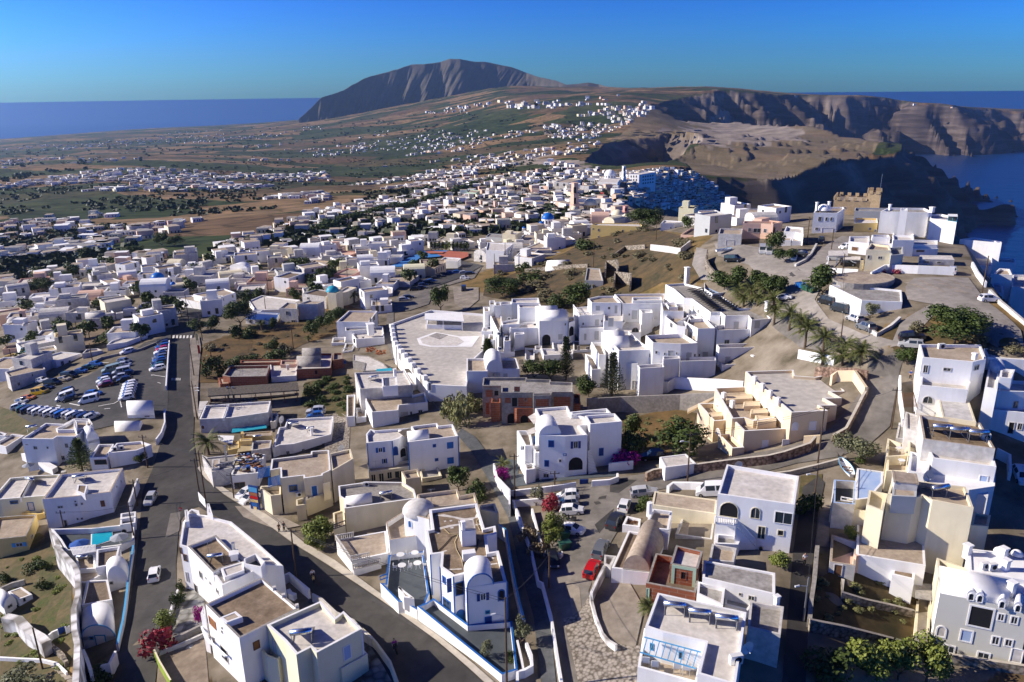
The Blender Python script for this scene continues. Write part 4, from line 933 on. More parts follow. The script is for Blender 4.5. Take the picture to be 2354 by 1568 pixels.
H.block('A',[(1245,500),(1570,468),(1738,402),(1622,363),(1338,386)],base=(1290,668),roof='rtan');H.block('A',[(1028,552),(1222,546),(1262,478),(1310,395),(1130,400)],dz=-.5)
H.win('A',1085,575,1228,632,bars=False,frame='wood')
ac('A',(1318,470),H.z-.5,.2,'left one of two air conditioners on the roof beside the left road');ac('A',(1395,455),H.z-.5,.2,'right one of two air conditioners on the roof beside the left road')
H=House('house','large white house with white roof and brown-capped parapet above the pool',wall='white')
H.block('A',[(486,1030),(890,995),(980,978),(1268,948),(1412,670),(705,740)],base=(560,1392),roof='rwhite',cap='rtan')
H.wins('A',[(660,1105,727,1135),(853,1045,876,1065),(860,1078,890,1112),(930,1070,955,1095),(880,1245,905,1270),(928,1240,955,1265),(1115,1225,1155,1270)]);H.win('A',1157,1045,1205,1115,fill='wood',frame='wood');H.door('A',735,1265,780,1370,fill='glass')
H.wins('A',[(1335,870,1345,905),(1385,800,1393,850)],arch=True)
H.block('A',[(876,938),(975,975),(1008,865),(890,862)],dz=.5,zb='-1.2',roof='rbrown',ph=.1);H.block('A',[(1170,1240),(1370,1180),(1345,1120),(1150,1190)],dz=-4.6)
solar('A',(920,822),H.z-.5,.3,'solar water heater on the large white roof above the pool')
for q,w in zip([(740,760),(1010,740),(1262,712)],['left','middle','right']):H.chimney('A',q,1.0,.9,cap=False,mat_='offwhite')
H.chimney('A',(1258,905),1.2,.5)
H=House('house','pale yellow house with blue-edged parapet and blue door at the left edge',wall='paleyellow')
H.block('A',[(0,1032),(540,988),(692,742),(352,762),(112,786),(-100,1030)],h=5.2,cap='white',roof='rwhite');H.door('A',320,1065,395,1162,fill='rwhite',frame='blue');H.win('A',115,1045,210,1085,frame='blue')
H.block('A',[(225,1010),(245,1005),(385,765),(360,765)],dz=.15,zb='-1',roof='rwhite',ph=.02,wall='white');H.block('A',[(65,1108),(205,1090),(215,1050),(80,1068)],dz=-2.0,ph=.1,roof='rgrey');H.block('A',[(408,1115),(490,1105),(488,1078),(412,1085)],dz=-2.6,roof='rbrown',ph=.1)
solar('A',(385,850),H.z-.5,-.3,'solar water heater on the blue-edged yellow house roof')
H=House('house','yellow house with broad tan roof at the left edge beside the pool',wall='yellow')
H.block('A',[(300,1455),(418,1208),(215,1215),(-60,1240),(-120,1500)],base=(330,1620),roof='rtan',cap='concrete');H.win('A',355,1430,378,1480);H.win('A',180,1530,265,1575,shut='skyblue')
H.block('A',[(430,1205),(512,1190),(505,1122),(385,1132),(250,1185)],dz=-1.0);H.win('A',480,1325,512,1352,frame='blue')
# pool court
H=House('pool_court','sunken pool court with turquoise water below the large white house','pool',wall='white')
H.block('A',[(585,1370),(1050,1360),(1540,1310),(1540,1500),(1370,1560),(1050,1600),(760,1620),(690,1500)],h=3.6,ph=1.0,pt=.3,roof='slate',zb='-6');zp=H.pl
H.slab('pool_water','A',[(1058,1432),(1284,1390),(1290,1490),(1055,1570)],zp+.15,.2,'pool');H.slab('pool_edge','A',[(1045,1425),(1292,1380),(1300,1498),(1040,1580)],zp+.1,.15,'white')
H.slats('B',[(805,25),(1100,-12),(1100,60),(840,110)],zp+2.4,18,'white',.09)
H=House('gatehouse','small white roadside pavilion with arched niche beside the pool',wall='white')
H.block('A',[(1378,1325),(1555,1300),(1562,1170),(1385,1195)],base=(1385,1440),roof='rgrey');H.block('A',[(1380,1260),(1560,1235),(1560,1215),(1382,1240)],dz=.1,zb='-.8',ph=.05);H.win('A',1392,1370,1460,1440,arch=True,fill='dark',bars=False)
def umbrella(label,fr,p,r,m,z0=-66,h=2.4,zb=None):
 g=on_ground(fr,p,h,z0)-Vector((0,0,h)) if zb is None else at_z(fr,p,zb+h)-Vector((0,0,h));o=thing('parasol',label,'parasol',g);b=MB();b.bar((0,0,0),(0,0,h),.04,5);mesh_obj('pole',b.v,b.f,'metal',o)
 n=8;V=[(0,0,h+.1)]+[(r*math.cos(6.283*i/n),r*math.sin(6.283*i/n),h-.45) for i in range(n)];mesh_obj('canopy',V,[(0,1+i,1+(i+1)%n) for i in range(n)],m,o);return o
umbrella('dark blue parasol left of the turquoise pool','A',(905,1515),1.6,'fabric_blue',zb=zp);umbrella('grey parasol right of the turquoise pool','A',(1362,1440),1.5,'fabric_grey',zb=zp);umbrella('small grey parasol over the yard of parked cars at the left','A',(318,618),1.2,'fabric_grey')
fence('white rock retaining wall below the pool court','A',[(575,1362),(640,1480),(700,1590)],3.5,.5,'whiterock')
fence('white road wall beside the dip of the left road, upper length','A',[(1890,-10),(1888,60),(1892,140),(1850,260),(1790,340)],[1.4]*5,.3)
fence('blue-capped white wall between the pool and the left road','A',[(1580,790),(1535,900),(1510,985),(1480,1065)],2.2,.3)
# barrel house at the bottom left
fence('tall whitewashed rock face below the sky-blue barrel house','B',[(640,-10),(850,215),(890,300),(895,545),(845,720),(850,960),(885,1120),(880,1320),(865,1600)],[4.2,4.5,4.5,5,5.5,6,6.5,7,7],.7,'whiterock',dig=1)
H=House('house','white barrel-vaulted house outlined in sky blue at the bottom left')
H.block('B',[(942,1045),(1325,1035),(1300,770),(930,840)],base=(965,1195),roof='rwhite',ph=.1);H.vault('B',[(942,1045),(1325,1035),(1303,735),(930,835)],rise=1.95,trim='skyblue')
H.door('B',1095,1020,1225,1172,fill='white',frame='skyblue',fw=.16);H.win('B',1025,1038,1076,1077,frame='skyblue')
H.block('B',[(935,682),(1290,618),(1238,385),(1000,398)],dz=1.5,roof='rdark',ph=.25)
H.block('B',[(890,275),(1095,262),(1150,235),(1160,330),(1010,420),(890,420)],dz=1.0,roof='rtan');H.block('B',[(868,118),(1090,75),(1098,258),(890,272)],dz=1.2,roof='rtan');H.block('B',[(1100,250),(1330,205),(1378,0),(1108,40)],dz=2.3,roof='rdark')
H.block('B',[(1240,395),(1468,370),(1480,270),(1215,300)],dz=1.0,roof='rwhite',ph=.1);H.vault('B',[(1240,395),(1468,380),(1478,240),(1215,290)],rise=2.4);H.win('B',1252,403,1305,445)
H.block('B',[(850,960),(940,930),(935,830),(835,890)],dz=-.3,wall='white',cap='skyblue',roof='rgrey',ph=.9);H.block('B',[(820,800),(930,800),(925,700),(820,720)],dz=-.9,wall='skyblue',roof='rbrown',ph=.2);H.block('B',[(850,1090),(945,1085),(940,950),(848,970)],dz=-2.2,wall='white',cap='skyblue',roof='slate',ph=.9)
H.block('B',[(1040,1390),(1250,1350),(1330,1200),(1310,1130),(1010,1200)],dz=-2.7,roof='plaza',ph=.3,cap='white')
solar('B',(970,165),H.z+.8,.1,'solar water heater on the roof terrace behind the sky-blue barrel house',.8);ac('B',(995,740),H.z+.3,.2,'air conditioner on the back wall of the sky-blue barrel house');ac('B',(1335,590),H.z-1.9,.3,'air conditioner in the lane of the sky-blue barrel house')
fence('white parapet on the left of the terrace at the bottom edge','B',[(950,1190),(1000,1300),(1040,1420)],3.2,.4);fence('white parapet on the right of the terrace at the bottom edge','B',[(1325,1205),(1250,1350),(1160,1370)],2.2,.3)
fence('white curving road wall with blue blotches, lower length','B',[(1530,-10),(1490,230),(1460,480),(1440,650),(1410,850),(1385,950),(1345,1130)],1.1,.3,'white','skyblue')
H=House('cave_house','small white cave house with brown roof in the garden at the bottom left',wall='white')
H.block('B',[(207,615),(370,556),(245,470),(90,525)],base=(215,705),roof='rtan',ph=.08);H.win('B',260,592,300,642);H.block('B',[(50,725),(180,640),(90,560),(-60,620)],dz=-.3,ph=.05,roof='rwhite');H.vault('B',[(50,725),(190,640),(80,560),(-60,610)],rise=1.5);H.win('B',80,668,145,712)
fence('low whitewashed rock wall in front of the cave house','B',[(50,800),(210,830),(330,960),(470,1040),(530,1100)],2.4,1.2,'whiterock');fence('white wall beside the blue garden gate','B',[(525,1050),(600,985),(660,960)],1.3,.3);fence('dry stone wall below the garden','B',[(560,1110),(650,1180),(720,1250),(760,1330)],.9,.5,'stonewall')
g=House('garden_gate','blue wooden garden gate between white posts','gate');g.block('B',[(655,955),(745,925),(742,920),(652,950)],h=1.2,wall='deepblue',roof='deepblue',ph=.02,pt=.02);g.block('B',[(745,935),(800,920),(795,910),(742,926)],h=1.3,roof='rwhite',ph=.02)
fence('white edging wall along the stepped path at the bottom left','B',[(-20,1275),(250,1290),(480,1300),(650,1340),(765,1450)],.6,.25);fence('pale stone edge of the garden terrace at the left edge','B',[(0,480),(140,420),(280,385)],1.0,.4,'concrete')
for i in range(7):drape('path_step','B',[(540+i*38,1345+i*34),(660+i*30,1350+i*30),(690+i*30,1378+i*30),(560+i*38,1378+i*34)],'concrete_ground',.1+.02*(i%2),1.5)
# the two long white houses between the roads
H=House('house','white corner house with bluish-white sloping roof and tan roof terrace between the two roads',wall='white')
H.block('D',[(490,748),(1005,512),(1195,522),(900,260),(600,15),(300,-60),(120,-80),(42,22),(3,285),(95,310),(385,602)],h=6.2,roof='rwhite',ph=.35)
H.block('D',[(390,600),(480,548),(738,478),(425,168),(96,295)],dz=.35,zb='-1.5',roof='rbrown',ph=.45,pt=.3,cap='concrete')
H.block('D',[(478,552),(520,655),(748,575),(740,470)],dz=.45,zb='-2',roof='rwhite',ph=.12);H.block('D',[(745,500),(940,540),(985,470),(880,378),(742,440)],dz=.9,zb='-2',roof='slate',ph=1.0,pt=.2)
H.wins('D',[(235,590,268,662),(300,650,312,670),(350,705,366,735),(430,790,455,840)]);H.wins('D',[(8,310,32,380),(50,390,90,465)],frame='wood');H.door('D',80,595,105,700);H.door('D',180,740,215,850,fill='dark')
H.chimney('D',(635,395),2.0,.45,H.z+.2,'metal',False);H.chimney('D',(635,440),.9,1.0,H.z+.2)
solar('D',(430,470),H.z-.1,.2,'solar water heater on the tan roof of the white corner house');aerial('D',(350,430),H.z-.1,.5,'television aerial on the tan roof of the white corner house')
H.block('A',[(2130,1290),(2175,1285),(2155,1150),(2120,1155)],z=H.z+.7,zb='-4',ph=.05,roof='rwhite');H.block('C',[(320,1480),(385,1500),(345,1375),(318,1375)],z=H.z+.7,zb='-4',ph=.05,roof='rwhite')
H.block('A',[(2165,1290),(2300,1230),(2285,1160),(2200,1140),(2150,1180)],z=H.z-.6,zb='-4',ph=.8,pt=.3,roof='rgrey')
H=House('house','long white house with dark brown roof and cream end wall between the two roads',wall='white')
H.block('D',[(690,1354),(1378,1010),(955,655),(302,962)],h=7.4,roof='rbrown',ph=.5,cap='concrete')
H.block('D',[(545,1175),(728,1108),(648,1042),(462,1118)],dz=.25,zb='-1',roof='rtan',ph=.04)
H.win('D',352,1137,418,1215,fill='shutterbrown',frame='terracotta');H.wins('D',[(486,1262,501,1292),(484,1225,495,1245),(388,1340,411,1420)]);H.door('D',490,1470,556,1600,fill='dark');H.win('D',847,1383,927,1482,fill='shutterbrown',frame='wood')
H.block('D',[(245,1070),(300,1100),(300,1020),(285,975)],dz=-2.4,ph=.8);H.slab('ledge','D',[(265,1210),(330,1350),(560,1560),(520,1560),(290,1350),(245,1215)],H.z-4.4,.2)
for q in[(1095,795),(1200,880),(1355,1000)]:H.chimney('D',q,.5,.4,H.z-.1,'offwhite',False)
H=House('house','pale yellow house with stepped white parapet and white roof at the bottom edge',wall='paleyellow')
H.block('D',[(1005,1200),(1210,1385),(1345,1545),(1510,1460),(1578,1522),(2097,1245),(1888,1040),(1795,1112),(1625,925)],h=7.2,cap='white',roof='rwhite',ph=.55,pt=.3)
H.wins('D',[(1080,1385,1112,1520)],fill='rwhite');H.door('D',1882,1432,1976,1600,fill='rblue',frame='white');H.win('F',192,1440,296,1565)
H.block('D',[(895,1440),(1010,1560),(1130,1600),(1210,1500),(1030,1400)],dz=-3.0,ph=1.0,pt=.2,roof='rwhite')
H.block('F',[(100,1410),(400,1242),(340,1170),(0,1340)],dz=-3.6,ph=.9,pt=.18,roof='plaza',cap='white');H.slab('corner_trim','F',[(315,985),(335,975),(345,1000),(325,1010)],H.z-.6,6,'white')
solar('D',(1420,1370),H.z-.55,.15,'solar water heater with shiny tank on the white roof at the bottom edge',1.25)
ac('F',(75,1190),H.z-3.0,.45,'air conditioner beside the pale blue door of the bottom yellow house')
fence('white-walled flower court wall along the right road','D',[(1050,705),(1260,598),(1380,700),(1490,790)],1.6,.3);fence('white planter bench in the flower court','D',[(1250,790),(1275,830),(1330,850)],.9,.6)
fence('cream wall with square posts down the right road at the bottom edge','F',[(335,945),(440,1040),(500,1105),(660,1325),(760,1600)],1.3,.25,'cream');fence('white wall posts along the right road beside the yellow house','D',[(1530,840),(1640,900),(1800,1050),(2000,1140),(2130,1290),(2220,1350)],1.4,.25,'offwhite')
fence('lime green garden wall at the bottom edge beside the left road','B',[(1765,1175),(1830,1320),(1960,1540)],1.4,.2,'lime','cream');fence('white edging wall with railing posts along the left road','B',[(2040,500),(1990,640),(1950,760),(1880,930),(1850,1010)],.8,.25);fence('tan wall above the gravel court at the bottom edge','B',[(1990,1060),(2300,910)],1.0,.4,'concrete');fence('low cream wall behind the tan court','B',[(1830,1215),(2100,1110),(2330,1005)],.6,.3,'offwhite')
# === between the two roads and the hotel
H=House('restaurant','long low cream restaurant with white two-part roof beside the left road','restaurant','offwhite')
H.block('C',[(232,405),(590,388),(1022,325),(1052,195),(300,246)],base=(240,568),roof='rwhite',cap='white');H.block('C',[(498,392),(522,390),(575,232),(552,234)],dz=.12,zb='-.7',ph=.02,wall='white',roof='rwhite')
H.win('C',250,470,294,522,arch=True,frame='white',fill='wood',bars=False);H.block('C',[(1045,440),(1105,430),(1135,330),(1065,335)],dz=-1.6,ph=.8);H.slab('awning','C',[(610,510),(1000,462),(1005,505),(602,560)],H.z-2.3,.1,'teal')
H.slab('side_roof','C',[(222,385),(300,246),(340,195),(235,200),(215,330)],H.z-1.5,.2,'offwhite');H.chimney('C',(730,290),.8,.5);H.chimney('C',(815,238),.8,.7,cap=False);H.chimney('C',(975,280),.8,.5)
H=House('thatched_restaurant','open restaurant terrace under a long grey thatched roof','restaurant','concrete')
H.block('N',[(275,1350),(520,1345),(720,1330),(720,1300),(280,1310)],h=1.6,roof='rdark',ph=.9,wall='stonewall')
zt=on_ground('N',(265,1285),3.6).z;H.slab('thatch_roof','N',[(265,1287),(1103,1232),(1088,1160),(590,1192),(262,1216)],zt,.3,'thatch')
b=MB();posts_under(b,[at_z('N',q,zt-.3) for q in((280,1280),(420,1272),(560,1262),(700,1255),(840,1245),(960,1237),(1080,1228))],zt-.3,.1);b.make('post',['wood'],H.o)
for x in(458,508):H.chimney('N',(x,1345),4.0,.45,on_ground('N',(x,1350)).z,'metal',False)
H.slab('terrace_floor','N',[(300,1330),(1060,1265),(1060,1240),(280,1290)],zt-2.9,.4,'concrete_ground')
H=House('brick_house','unfinished brick house with grey concrete roof slab behind the thatched roof','house','brick')
H.block('N',[(465,1112),(800,1105),(835,1003),(462,1010),(398,1100)],base=(470,1205),cap='concrete',roof='rgrey',ph=.7,pt=.4);H.block('N',[(375,1180),(460,1172),(455,1118),(358,1122)],dz=-1.5,ph=.2,roof='rtan');H.block('N',[(845,1112),(1078,1100),(1085,985),(835,995)],dz=-1.2,wall='white',roof='rwhite',ph=.3)
H.block('N',[(560,985),(930,978),(935,950),(565,958)],dz=-.6,ph=.3);H.chimney('N',(1000,1045),1.2,.6,mat_='offwhite');H.block('N',[(930,1000),(1080,995),(1082,955),(935,958)],dz=-.6,wall='peach',ph=.4)
H=House('brick_house','unfinished brick house with two grey barrel vaults beside the white modern house','house','brick')
H.block('N',[(1080,1042),(1392,1030),(1412,895),(1310,895),(1085,930)],base=(1082,1138),roof='rwhite',cap='concrete');H.vault('N',[(1303,1005),(1303,938),(1085,942),(1082,1008)],rise=1.3,mat_='concrete');H.vault('N',[(1305,930),(1305,868),(1135,870),(1130,932)],rise=1.4,mat_='concrete')
H.win('N',1245,1048,1272,1090,fill='dark',frame='brick',bars=False);H.block('N',[(1410,960),(1505,945),(1500,890),(1415,892)],dz=.4,roof='rgrey');H.win('N',1510,962,1535,990,fill='deepblue',frame='blue',arch=True,bars=False)
H=House('modern_house','tall white cubic house with square chimney tower beside the lane','house')
H.block('N',[(1445,606),(1745,608),(1822,506),(1560,503)],base=(1447,760));H.win('N',1750,565,1762,612);H.win('N',1780,545,1800,600)
H.block('N',[(1625,765),(1887,748),(1872,645),(1690,645),(1590,720)],dz=-1.9,roof='rwhite');H.block('N',[(1528,690),(1600,688),(1740,672),(1738,648),(1525,655)],dz=-1.2,roof='rgrey');H.chimney('N',(1762,722),3.2,1.7,mat_='white')
H.block('N',[(1400,800),(1525,795),(1530,745),(1412,752)],dz=-4.2,ph=.8);H.block('N',[(1313,845),(1420,850),(1455,800),(1350,785)],dz=-5.6,roof='rwhite');H.block('N',[(1500,885),(1592,872),(1625,800),(1530,800)],dz=-4.4,ph=.9);H.rail('N',[(1500,880),(1592,868),(1622,800)],H.zt,.9,'white',.3,'railing',.03)
H.wins('N',[(1530,890,1557,910),(1602,760,1618,800),(1682,742,1700,756),(1420,735,1440,745)])
H=House('house','low house with cracked pale concrete roofs and rusty bricks beside the lane','house','concrete')
H.block('N',[(1595,960),(1705,985),(1690,1058),(1935,1050),(1880,985),(1740,920),(1600,905)],h=2.6,roof='rwhite',ph=.15);H.slab('green_cover','N',[(1815,1062),(1960,1055),(1950,1030),(1815,1040)],H.z+.1,.1,'teal')
for q,l in(((1765,880),'larger'),((1855,905),'smaller')):
 g=on_ground('N',q,2.7);b=MB()
 for i in range(26):b.box((g.x+random.uniform(-1.2,1.2),g.y+random.uniform(-.6,.6),g.z+random.uniform(0,1.0)),.5,.25,.25,random.random())
 tag(b.make('brick_pile',['terracotta']),f'{l} pile of orange bricks on the concrete roof beside the lane','bricks')
H=House('house','white stepped house with two tan roof terraces left of the lane')
H.block('N',[(1772,1437),(2015,1418),(2020,1372),(2285,1345),(2258,1255),(2150,1278),(2140,1222),(1718,1245),(1712,1325)],base=(1776,1585),roof='rtan');H.block('N',[(1662,1225),(2148,1188),(2068,1052),(1612,1072)],dz=2.2,roof='rwhite',wall='offwhite')
H.block('N',[(1870,1200),(2010,1190),(2000,1110),(1862,1118)],dz=4.0,zb='-2.4',ph=.2,roof='rwhite');H.door('N',1892,1118,1932,1195,fill='grey');H.block('N',[(1625,1485),(1718,1480),(1722,1400),(1628,1395)],dz=-2.8,ph=.9,roof='rtan');H.block('N',[(1540,1480),(1612,1475),(1618,1275),(1540,1280)],dz=-2.0,ph=.5,roof='rbrown')
H.wins('N',[(2197,1415,2237,1447),(2122,1430,2142,1462)]);H.door('N',2038,1435,2105,1500,fill='offwhite');H.rail('N',[(2020,1545),(2130,1530),(2285,1510),(2350,1560)],H.z-4.6,.9,'white',.3,'railing',.03);H.slab('balcony','N',[(2015,1550),(2290,1515),(2280,1490),(2010,1520)],H.z-4.6,.2)
H.block('N',[(2145,1190),(2220,1180),(2215,1130),(2080,1060),(2090,1100)],dz=-1.0,ph=.3,roof='rwhite');solar('N',(1790,1150),H.zs[1]-.5,.5,'solar water heater on the white roof of the stepped house left of the lane');H.chimney('N',(1985,1105),1.6,.6,H.zs[2]);H.slab('canopy','N',[(2090,1070),(2210,1065),(2170,1030),(2070,1038)],H.z+.6,.12,'thatch')
H=House('house','white house with skewed flat roof, arched window and two solar heaters','house')
H.block('C',[(1072,735),(1150,702),(1310,690),(1745,578),(1772,372),(1240,405),(1212,492),(1145,500)],base=(1078,852),roof='rwhite');H.wins('C',[(1225,765,1275,815),(1403,740,1447,785)],frame='white',fw=.16);H.win('C',1608,672,1722,752,arch=True,fill='glass',frame='white')
solar('C',(1322,500),H.pl,.35,'left solar water heater on the skewed white roof');solar('C',(1510,545),H.pl,.35,'right solar water heater on the skewed white roof',.8);H.chimney('C',(1528,590),1.6,.5);dish('C',(1170,490),H.pl-1,1.2,'large satellite dish on the corner of the skewed white roof',1.8)
H=House('house','cream house with blue door and blue pergolas before the skewed white house','house','cream')
H.block('C',[(1165,1082),(1425,1052),(1430,1085),(1648,1052),(1652,1030),(1740,990),(1735,890),(1720,758),(1515,772),(1510,806),(1062,862),(1045,990),(1160,968)],base=(1172,1505),cap='white',roof='rtan')
H.block('C',[(1752,1000),(2000,858),(1968,745),(1722,800),(1738,905)],dz=-.1,roof='rtan');H.win('C',1262,1160,1362,1237,frame='blue',fw=.14);H.door('C',1518,1165,1592,1302,fill='blue',frame='white');H.win('C',1078,1368,1192,1465,arch=True,frame='blue',fw=.14)
H.block('C',[(1050,1285),(1168,1270),(1168,1165),(935,1172),(928,1195)],dz=-3.2,ph=.8,roof='court_ground');H.block('C',[(1455,1335),(1755,1228),(1745,1170),(1460,1265)],dz=-3.4,ph=.6);H.block('C',[(1345,1400),(1452,1385),(1445,1300),(1340,1330)],dz=-3.6,ph=.9,roof='rgrey')
H.slats('C',[(905,1090),(915,965),(1035,942),(1035,1062)],H.z-.5,9,'blue',.07);H.slats('C',[(1030,1190),(1030,1078),(1140,1048),(1160,1158)],H.z-.6,9,'blue',.07)
solar('C',(1880,850),H.pl,.4,'solar water heater on the raised corner of the cream house with pergolas',.8);dish('C',(1860,800),H.pl,.8,'satellite dish on the raised corner of the cream house with pergolas',1.4);ac('C',(1375,1290),H.z-3.6,.3,'air conditioner beside the blue door of the cream house')
H.stair('C',(1650,1130),(1730,1110),(1690,1260),(1735,1240),H.z-.5,H.z-3.4,10,'rgrey','cream')
H=House('taverna','low white building with a roof full of discarded junk beside the right road','house')
H.block('C',[(588,1052),(905,1022),(985,808),(690,818)],base=(595,1215),roof='rwhite',ph=.3);H.win('C',635,1130,760,1200,bars=True,frame='wood');zj=H.pl
b=MB();cs=['fabric_white','fabric_blue','wood','metal','rubber','terracotta','rope','plastic']
for i in range(230):
 q=at_z('C',(random.uniform(660,940),random.uniform(835,1015)),zj);s=random.uniform(.2,.9);b.box((q.x,q.y,zj+random.uniform(0,.5)),s,s*random.uniform(.2,1),random.uniform(.1,.5),random.random()*3,random.randrange(8))
tag(b.make('junk_heap',cs),'heap of discarded household junk covering a low white roof','junk')
H=House('restaurant','small restaurant at the road fork with a painted name board','restaurant','offwhite')
H.block('C',[(372,1010),(608,962),(688,805),(330,842),(260,815)],h=3.4,roof='rgrey',ph=.25);H.slab('eaves','C',[(395,1050),(590,1010),(560,960),(380,1010)],H.z-1.0,.2,'rtan');H.block('C',[(370,975),(460,960),(470,860),(380,870)],dz=.4,ph=.05,zb='-1');H.chimney('C',(545,880),3.2,.4,H.z,'metal',False)
q=H.rect('C',415,915,608,955)
def lettering(text,P,t,nrm,size,m,root,name='lettering',depth=.01):
 cu=bpy.data.curves.new(name,'FONT');cu.body=text;cu.size=size;cu.align_x='CENTER';cu.align_y='CENTER';cu.extrude=depth;cu.materials.append(MATS[m]);o=bpy.data.objects.new(name,cu);COL.objects.link(o)
 T=Vector((t.x,t.y,0)).normalized();Nn=Vector((nrm.x,nrm.y,0)).normalized();Z=T.cross(Vector((0,0,1)));mw=Matrix.Identity(4)
 for i,c in enumerate((T,Vector((0,0,1)),T.cross(Vector((0,0,1))))):mw[0][i],mw[1][i],mw[2][i]=c
 mw.translation=P-(root.location if root else Vector());me=bpy.data.meshes.new_from_object(o);bpy.data.objects.remove(o);o=bpy.data.objects.new(name,me);COL.objects.link(o);o.parent=root;o.matrix_local=mw;return o
def signboard(label,fr,a,b,zc,hh,text,size,m='white',tm='dark',root=None,name='sign',post=False):
 """upright board between two picture points at height zc (centre), facing the camera side"""
 A,B=at_z(fr,a,zc),at_z(fr,b,zc);t=(B-A).to_2d().normalized();nrm=Vector((t.y,-t.x,0));c=(A+B)/2;o=thing(name,label,'sign',Vector((c.x,c.y,zc)));bb=MB();w=(B-A).length
 bb.box((0,0,-hh/2),w,.08,hh,math.atan2(t.y,t.x));mesh_obj('board',bb.v,bb.f,m,o)
 if post:bb=MB();[bb.bar((t.x*s*w*.4,t.y*s*w*.4,-hh/2),(t.x*s*w*.4,t.y*s*w*.4,th(c.x,c.y)-zc-.3),.05,5) for s in(-1,1)];mesh_obj('post',bb.v,bb.f,'metal',o)
 if text:lettering(text,c+nrm*.06,t,nrm,size,tm,o)
 return o
signboard('weathered grey board reading NO NAME above the restaurant at the fork','C',(425,945),(612,912),H.z+.35,.85,'NO NAME',.75,'offwhite','dark')
H2=House('shop','small yellow shop with olive awning behind the palm beside the left road','shop','yellow')
H2 .block('C',[(715,602),(1062,592),(1070,538),(742,560)],h=3.2,roof='rtan',ph=.2,cap='rtan');H2 .block('C',[(695,660),(838,650),(838,622),(696,632)],dz=.1,zb='-1.4',ph=.05);H2 .block('C',[(825,765),(1045,735),(1062,645),(840,655)],dz=-.3,wall='offwhite',roof='rtan');H2 .slab('awning','C',[(665,785),(825,762),(835,655),(695,675)],H2 .z-.9,.12,'rope');H2 .block('C',[(710,575),(742,570),(735,545),(708,548)],dz=1.0,ph=.02,zb='-1.5');H2 .slab('canopy','C',[(455,645),(610,690),(632,595),(440,590)],H2 .z-.6,.1,'white')
H2 .block('C',[(560,760),(690,735),(685,650),(555,665)],dz=-.8,roof='rope',ph=.1);solar('C',(905,640),H2 .pl,.2,'solar water heater behind the small yellow shop',.8)
# advertising column by the two parked cars
A=on_ground('C',(882,1450));o=thing('advertising_panel','tall blue advertising panel beside two white parked cars','sign',A);z=4.6
t=(on_ground('C',(935,1460))-on_ground('C',(822,1445))).to_2d().normalized();rz=math.atan2(t.y,t.x);b=MB();b.box((0,0,.2),1.9,.25,z,rz);mesh_obj('panel',b.v,b.f,'deepblue',o)
nv=Vector((t.y,-t.x))*.15
for zz,hh,m,w in((4.1,.9,'skyblue',1.7),(3.2,.6,'terracotta',1.6),(2.55,.5,'red',1.7),(1.9,.5,'yellow',1.6),(1.2,.7,'blue',1.2),(.5,.5,'yellow',.7)):
 b=MB();b.box((nv.x,nv.y,zz-hh/2),w,.04,hh,rz);mesh_obj('poster',b.v,b.f,m,o)
signboard('blank white roadside board at the fork of the roads','C',(225,1290),(302,1375),on_ground('C',(265,1395)).z+1.6,1.7,'',1,'white',post=True)
# blue-shuttered white house
H=House('house','white house edged in blue with tan roof beside the lane')
H.block('a',[(985,232),(548,285),(540,210),(600,200),(572,146),(800,118),(815,142),(938,128)],base=(992,490),roof='rtan',cap='white');H.vault('a',[(733,248),(722,190),(537,208),(548,275)],rise=.9)
H.block('a',[(187,292),(408,272),(470,250),(530,205),(480,178),(572,160),(260,182),(215,170),(178,215)],dz=-.5,roof='rwhite');H.wins('a',[(887,285,943,340),(890,418,946,473)],fill='blue',frame='blue');H.wins('a',[(762,302,792,330),(780,425,812,452)],fill='deepblue',frame='blue');H.win('a',285,332,325,375,shut='blue',frame='white');H.win('a',330,430,352,470,shut='blue');H.win('a',418,322,460,400,arch=True,fill='deepblue',frame='blue',bars=False);H.win('a',473,332,530,418,arch=True,fill='dark',frame='white',bars=False)
for p in((548,285),(985,232)):H.edge('a',p)
H.edge('a',(187,292),z1=H.z-.5);H.edge('a',(408,272),z1=H.z-.5);H.slab('awning','a',[(462,195),(520,238),(590,195),(560,165)],H.z-.3,.1,'thatch');H.stair('a',(400,380),(365,385),(450,470),(410,475),H.z-3.4,H.z-6,9,'slate','white')
H=House('house','long cream house with four tall dark windows below the blue-edged white house','house','cream')
H.block('a',[(205,548),(628,490),(605,437),(195,490)],base=(212,652),roof='rtan');H.wins('a',[(222,565,265,628),(290,555,337,632),(362,543,408,606),(428,532,515,598)],frame='cream')
H.block('a',[(660,592),(632,520),(488,540),(525,608)],base=(664,735),roof='rtan',cap='rtan');H.block('a',[(668,602),(842,580),(805,494),(645,520)],dz=-.5,roof='rgrey');H.win('a',668,650,740,703,frame='white',fw=.14);aerial('a',(270,560),H.zs[0]-.5,.2,'television aerial on the cream house with four dark windows')
H=House('house','cream house with peeling white roof and a small half vault','house','cream')
H.block('E',[(135,548),(965,432),(935,328),(800,245),(410,240),(62,288),(72,405),(130,442)],base=(155,842),cap='white',roof='concrete');H.vault('E',[(455,470),(445,392),(150,440),(155,522)],rise=.9,z=H.z-.3)
solar('E',(610,430),H.pl,.3,'solar water heater on the peeling white roof');ac('E',(385,290),H.pl,.1,'air conditioner at the back of the peeling white roof');H.block('E',[(10,790),(145,740),(130,560),(0,600)],dz=-2.6,roof='court_ground',ph=.2);H.rail('E',[(10,790),(145,740)],H.zt,.9,'iron',.3,'railing',.03)
H=House('house','tan-roofed house with octagonal tower and pale dome behind the blue-trimmed house','house')
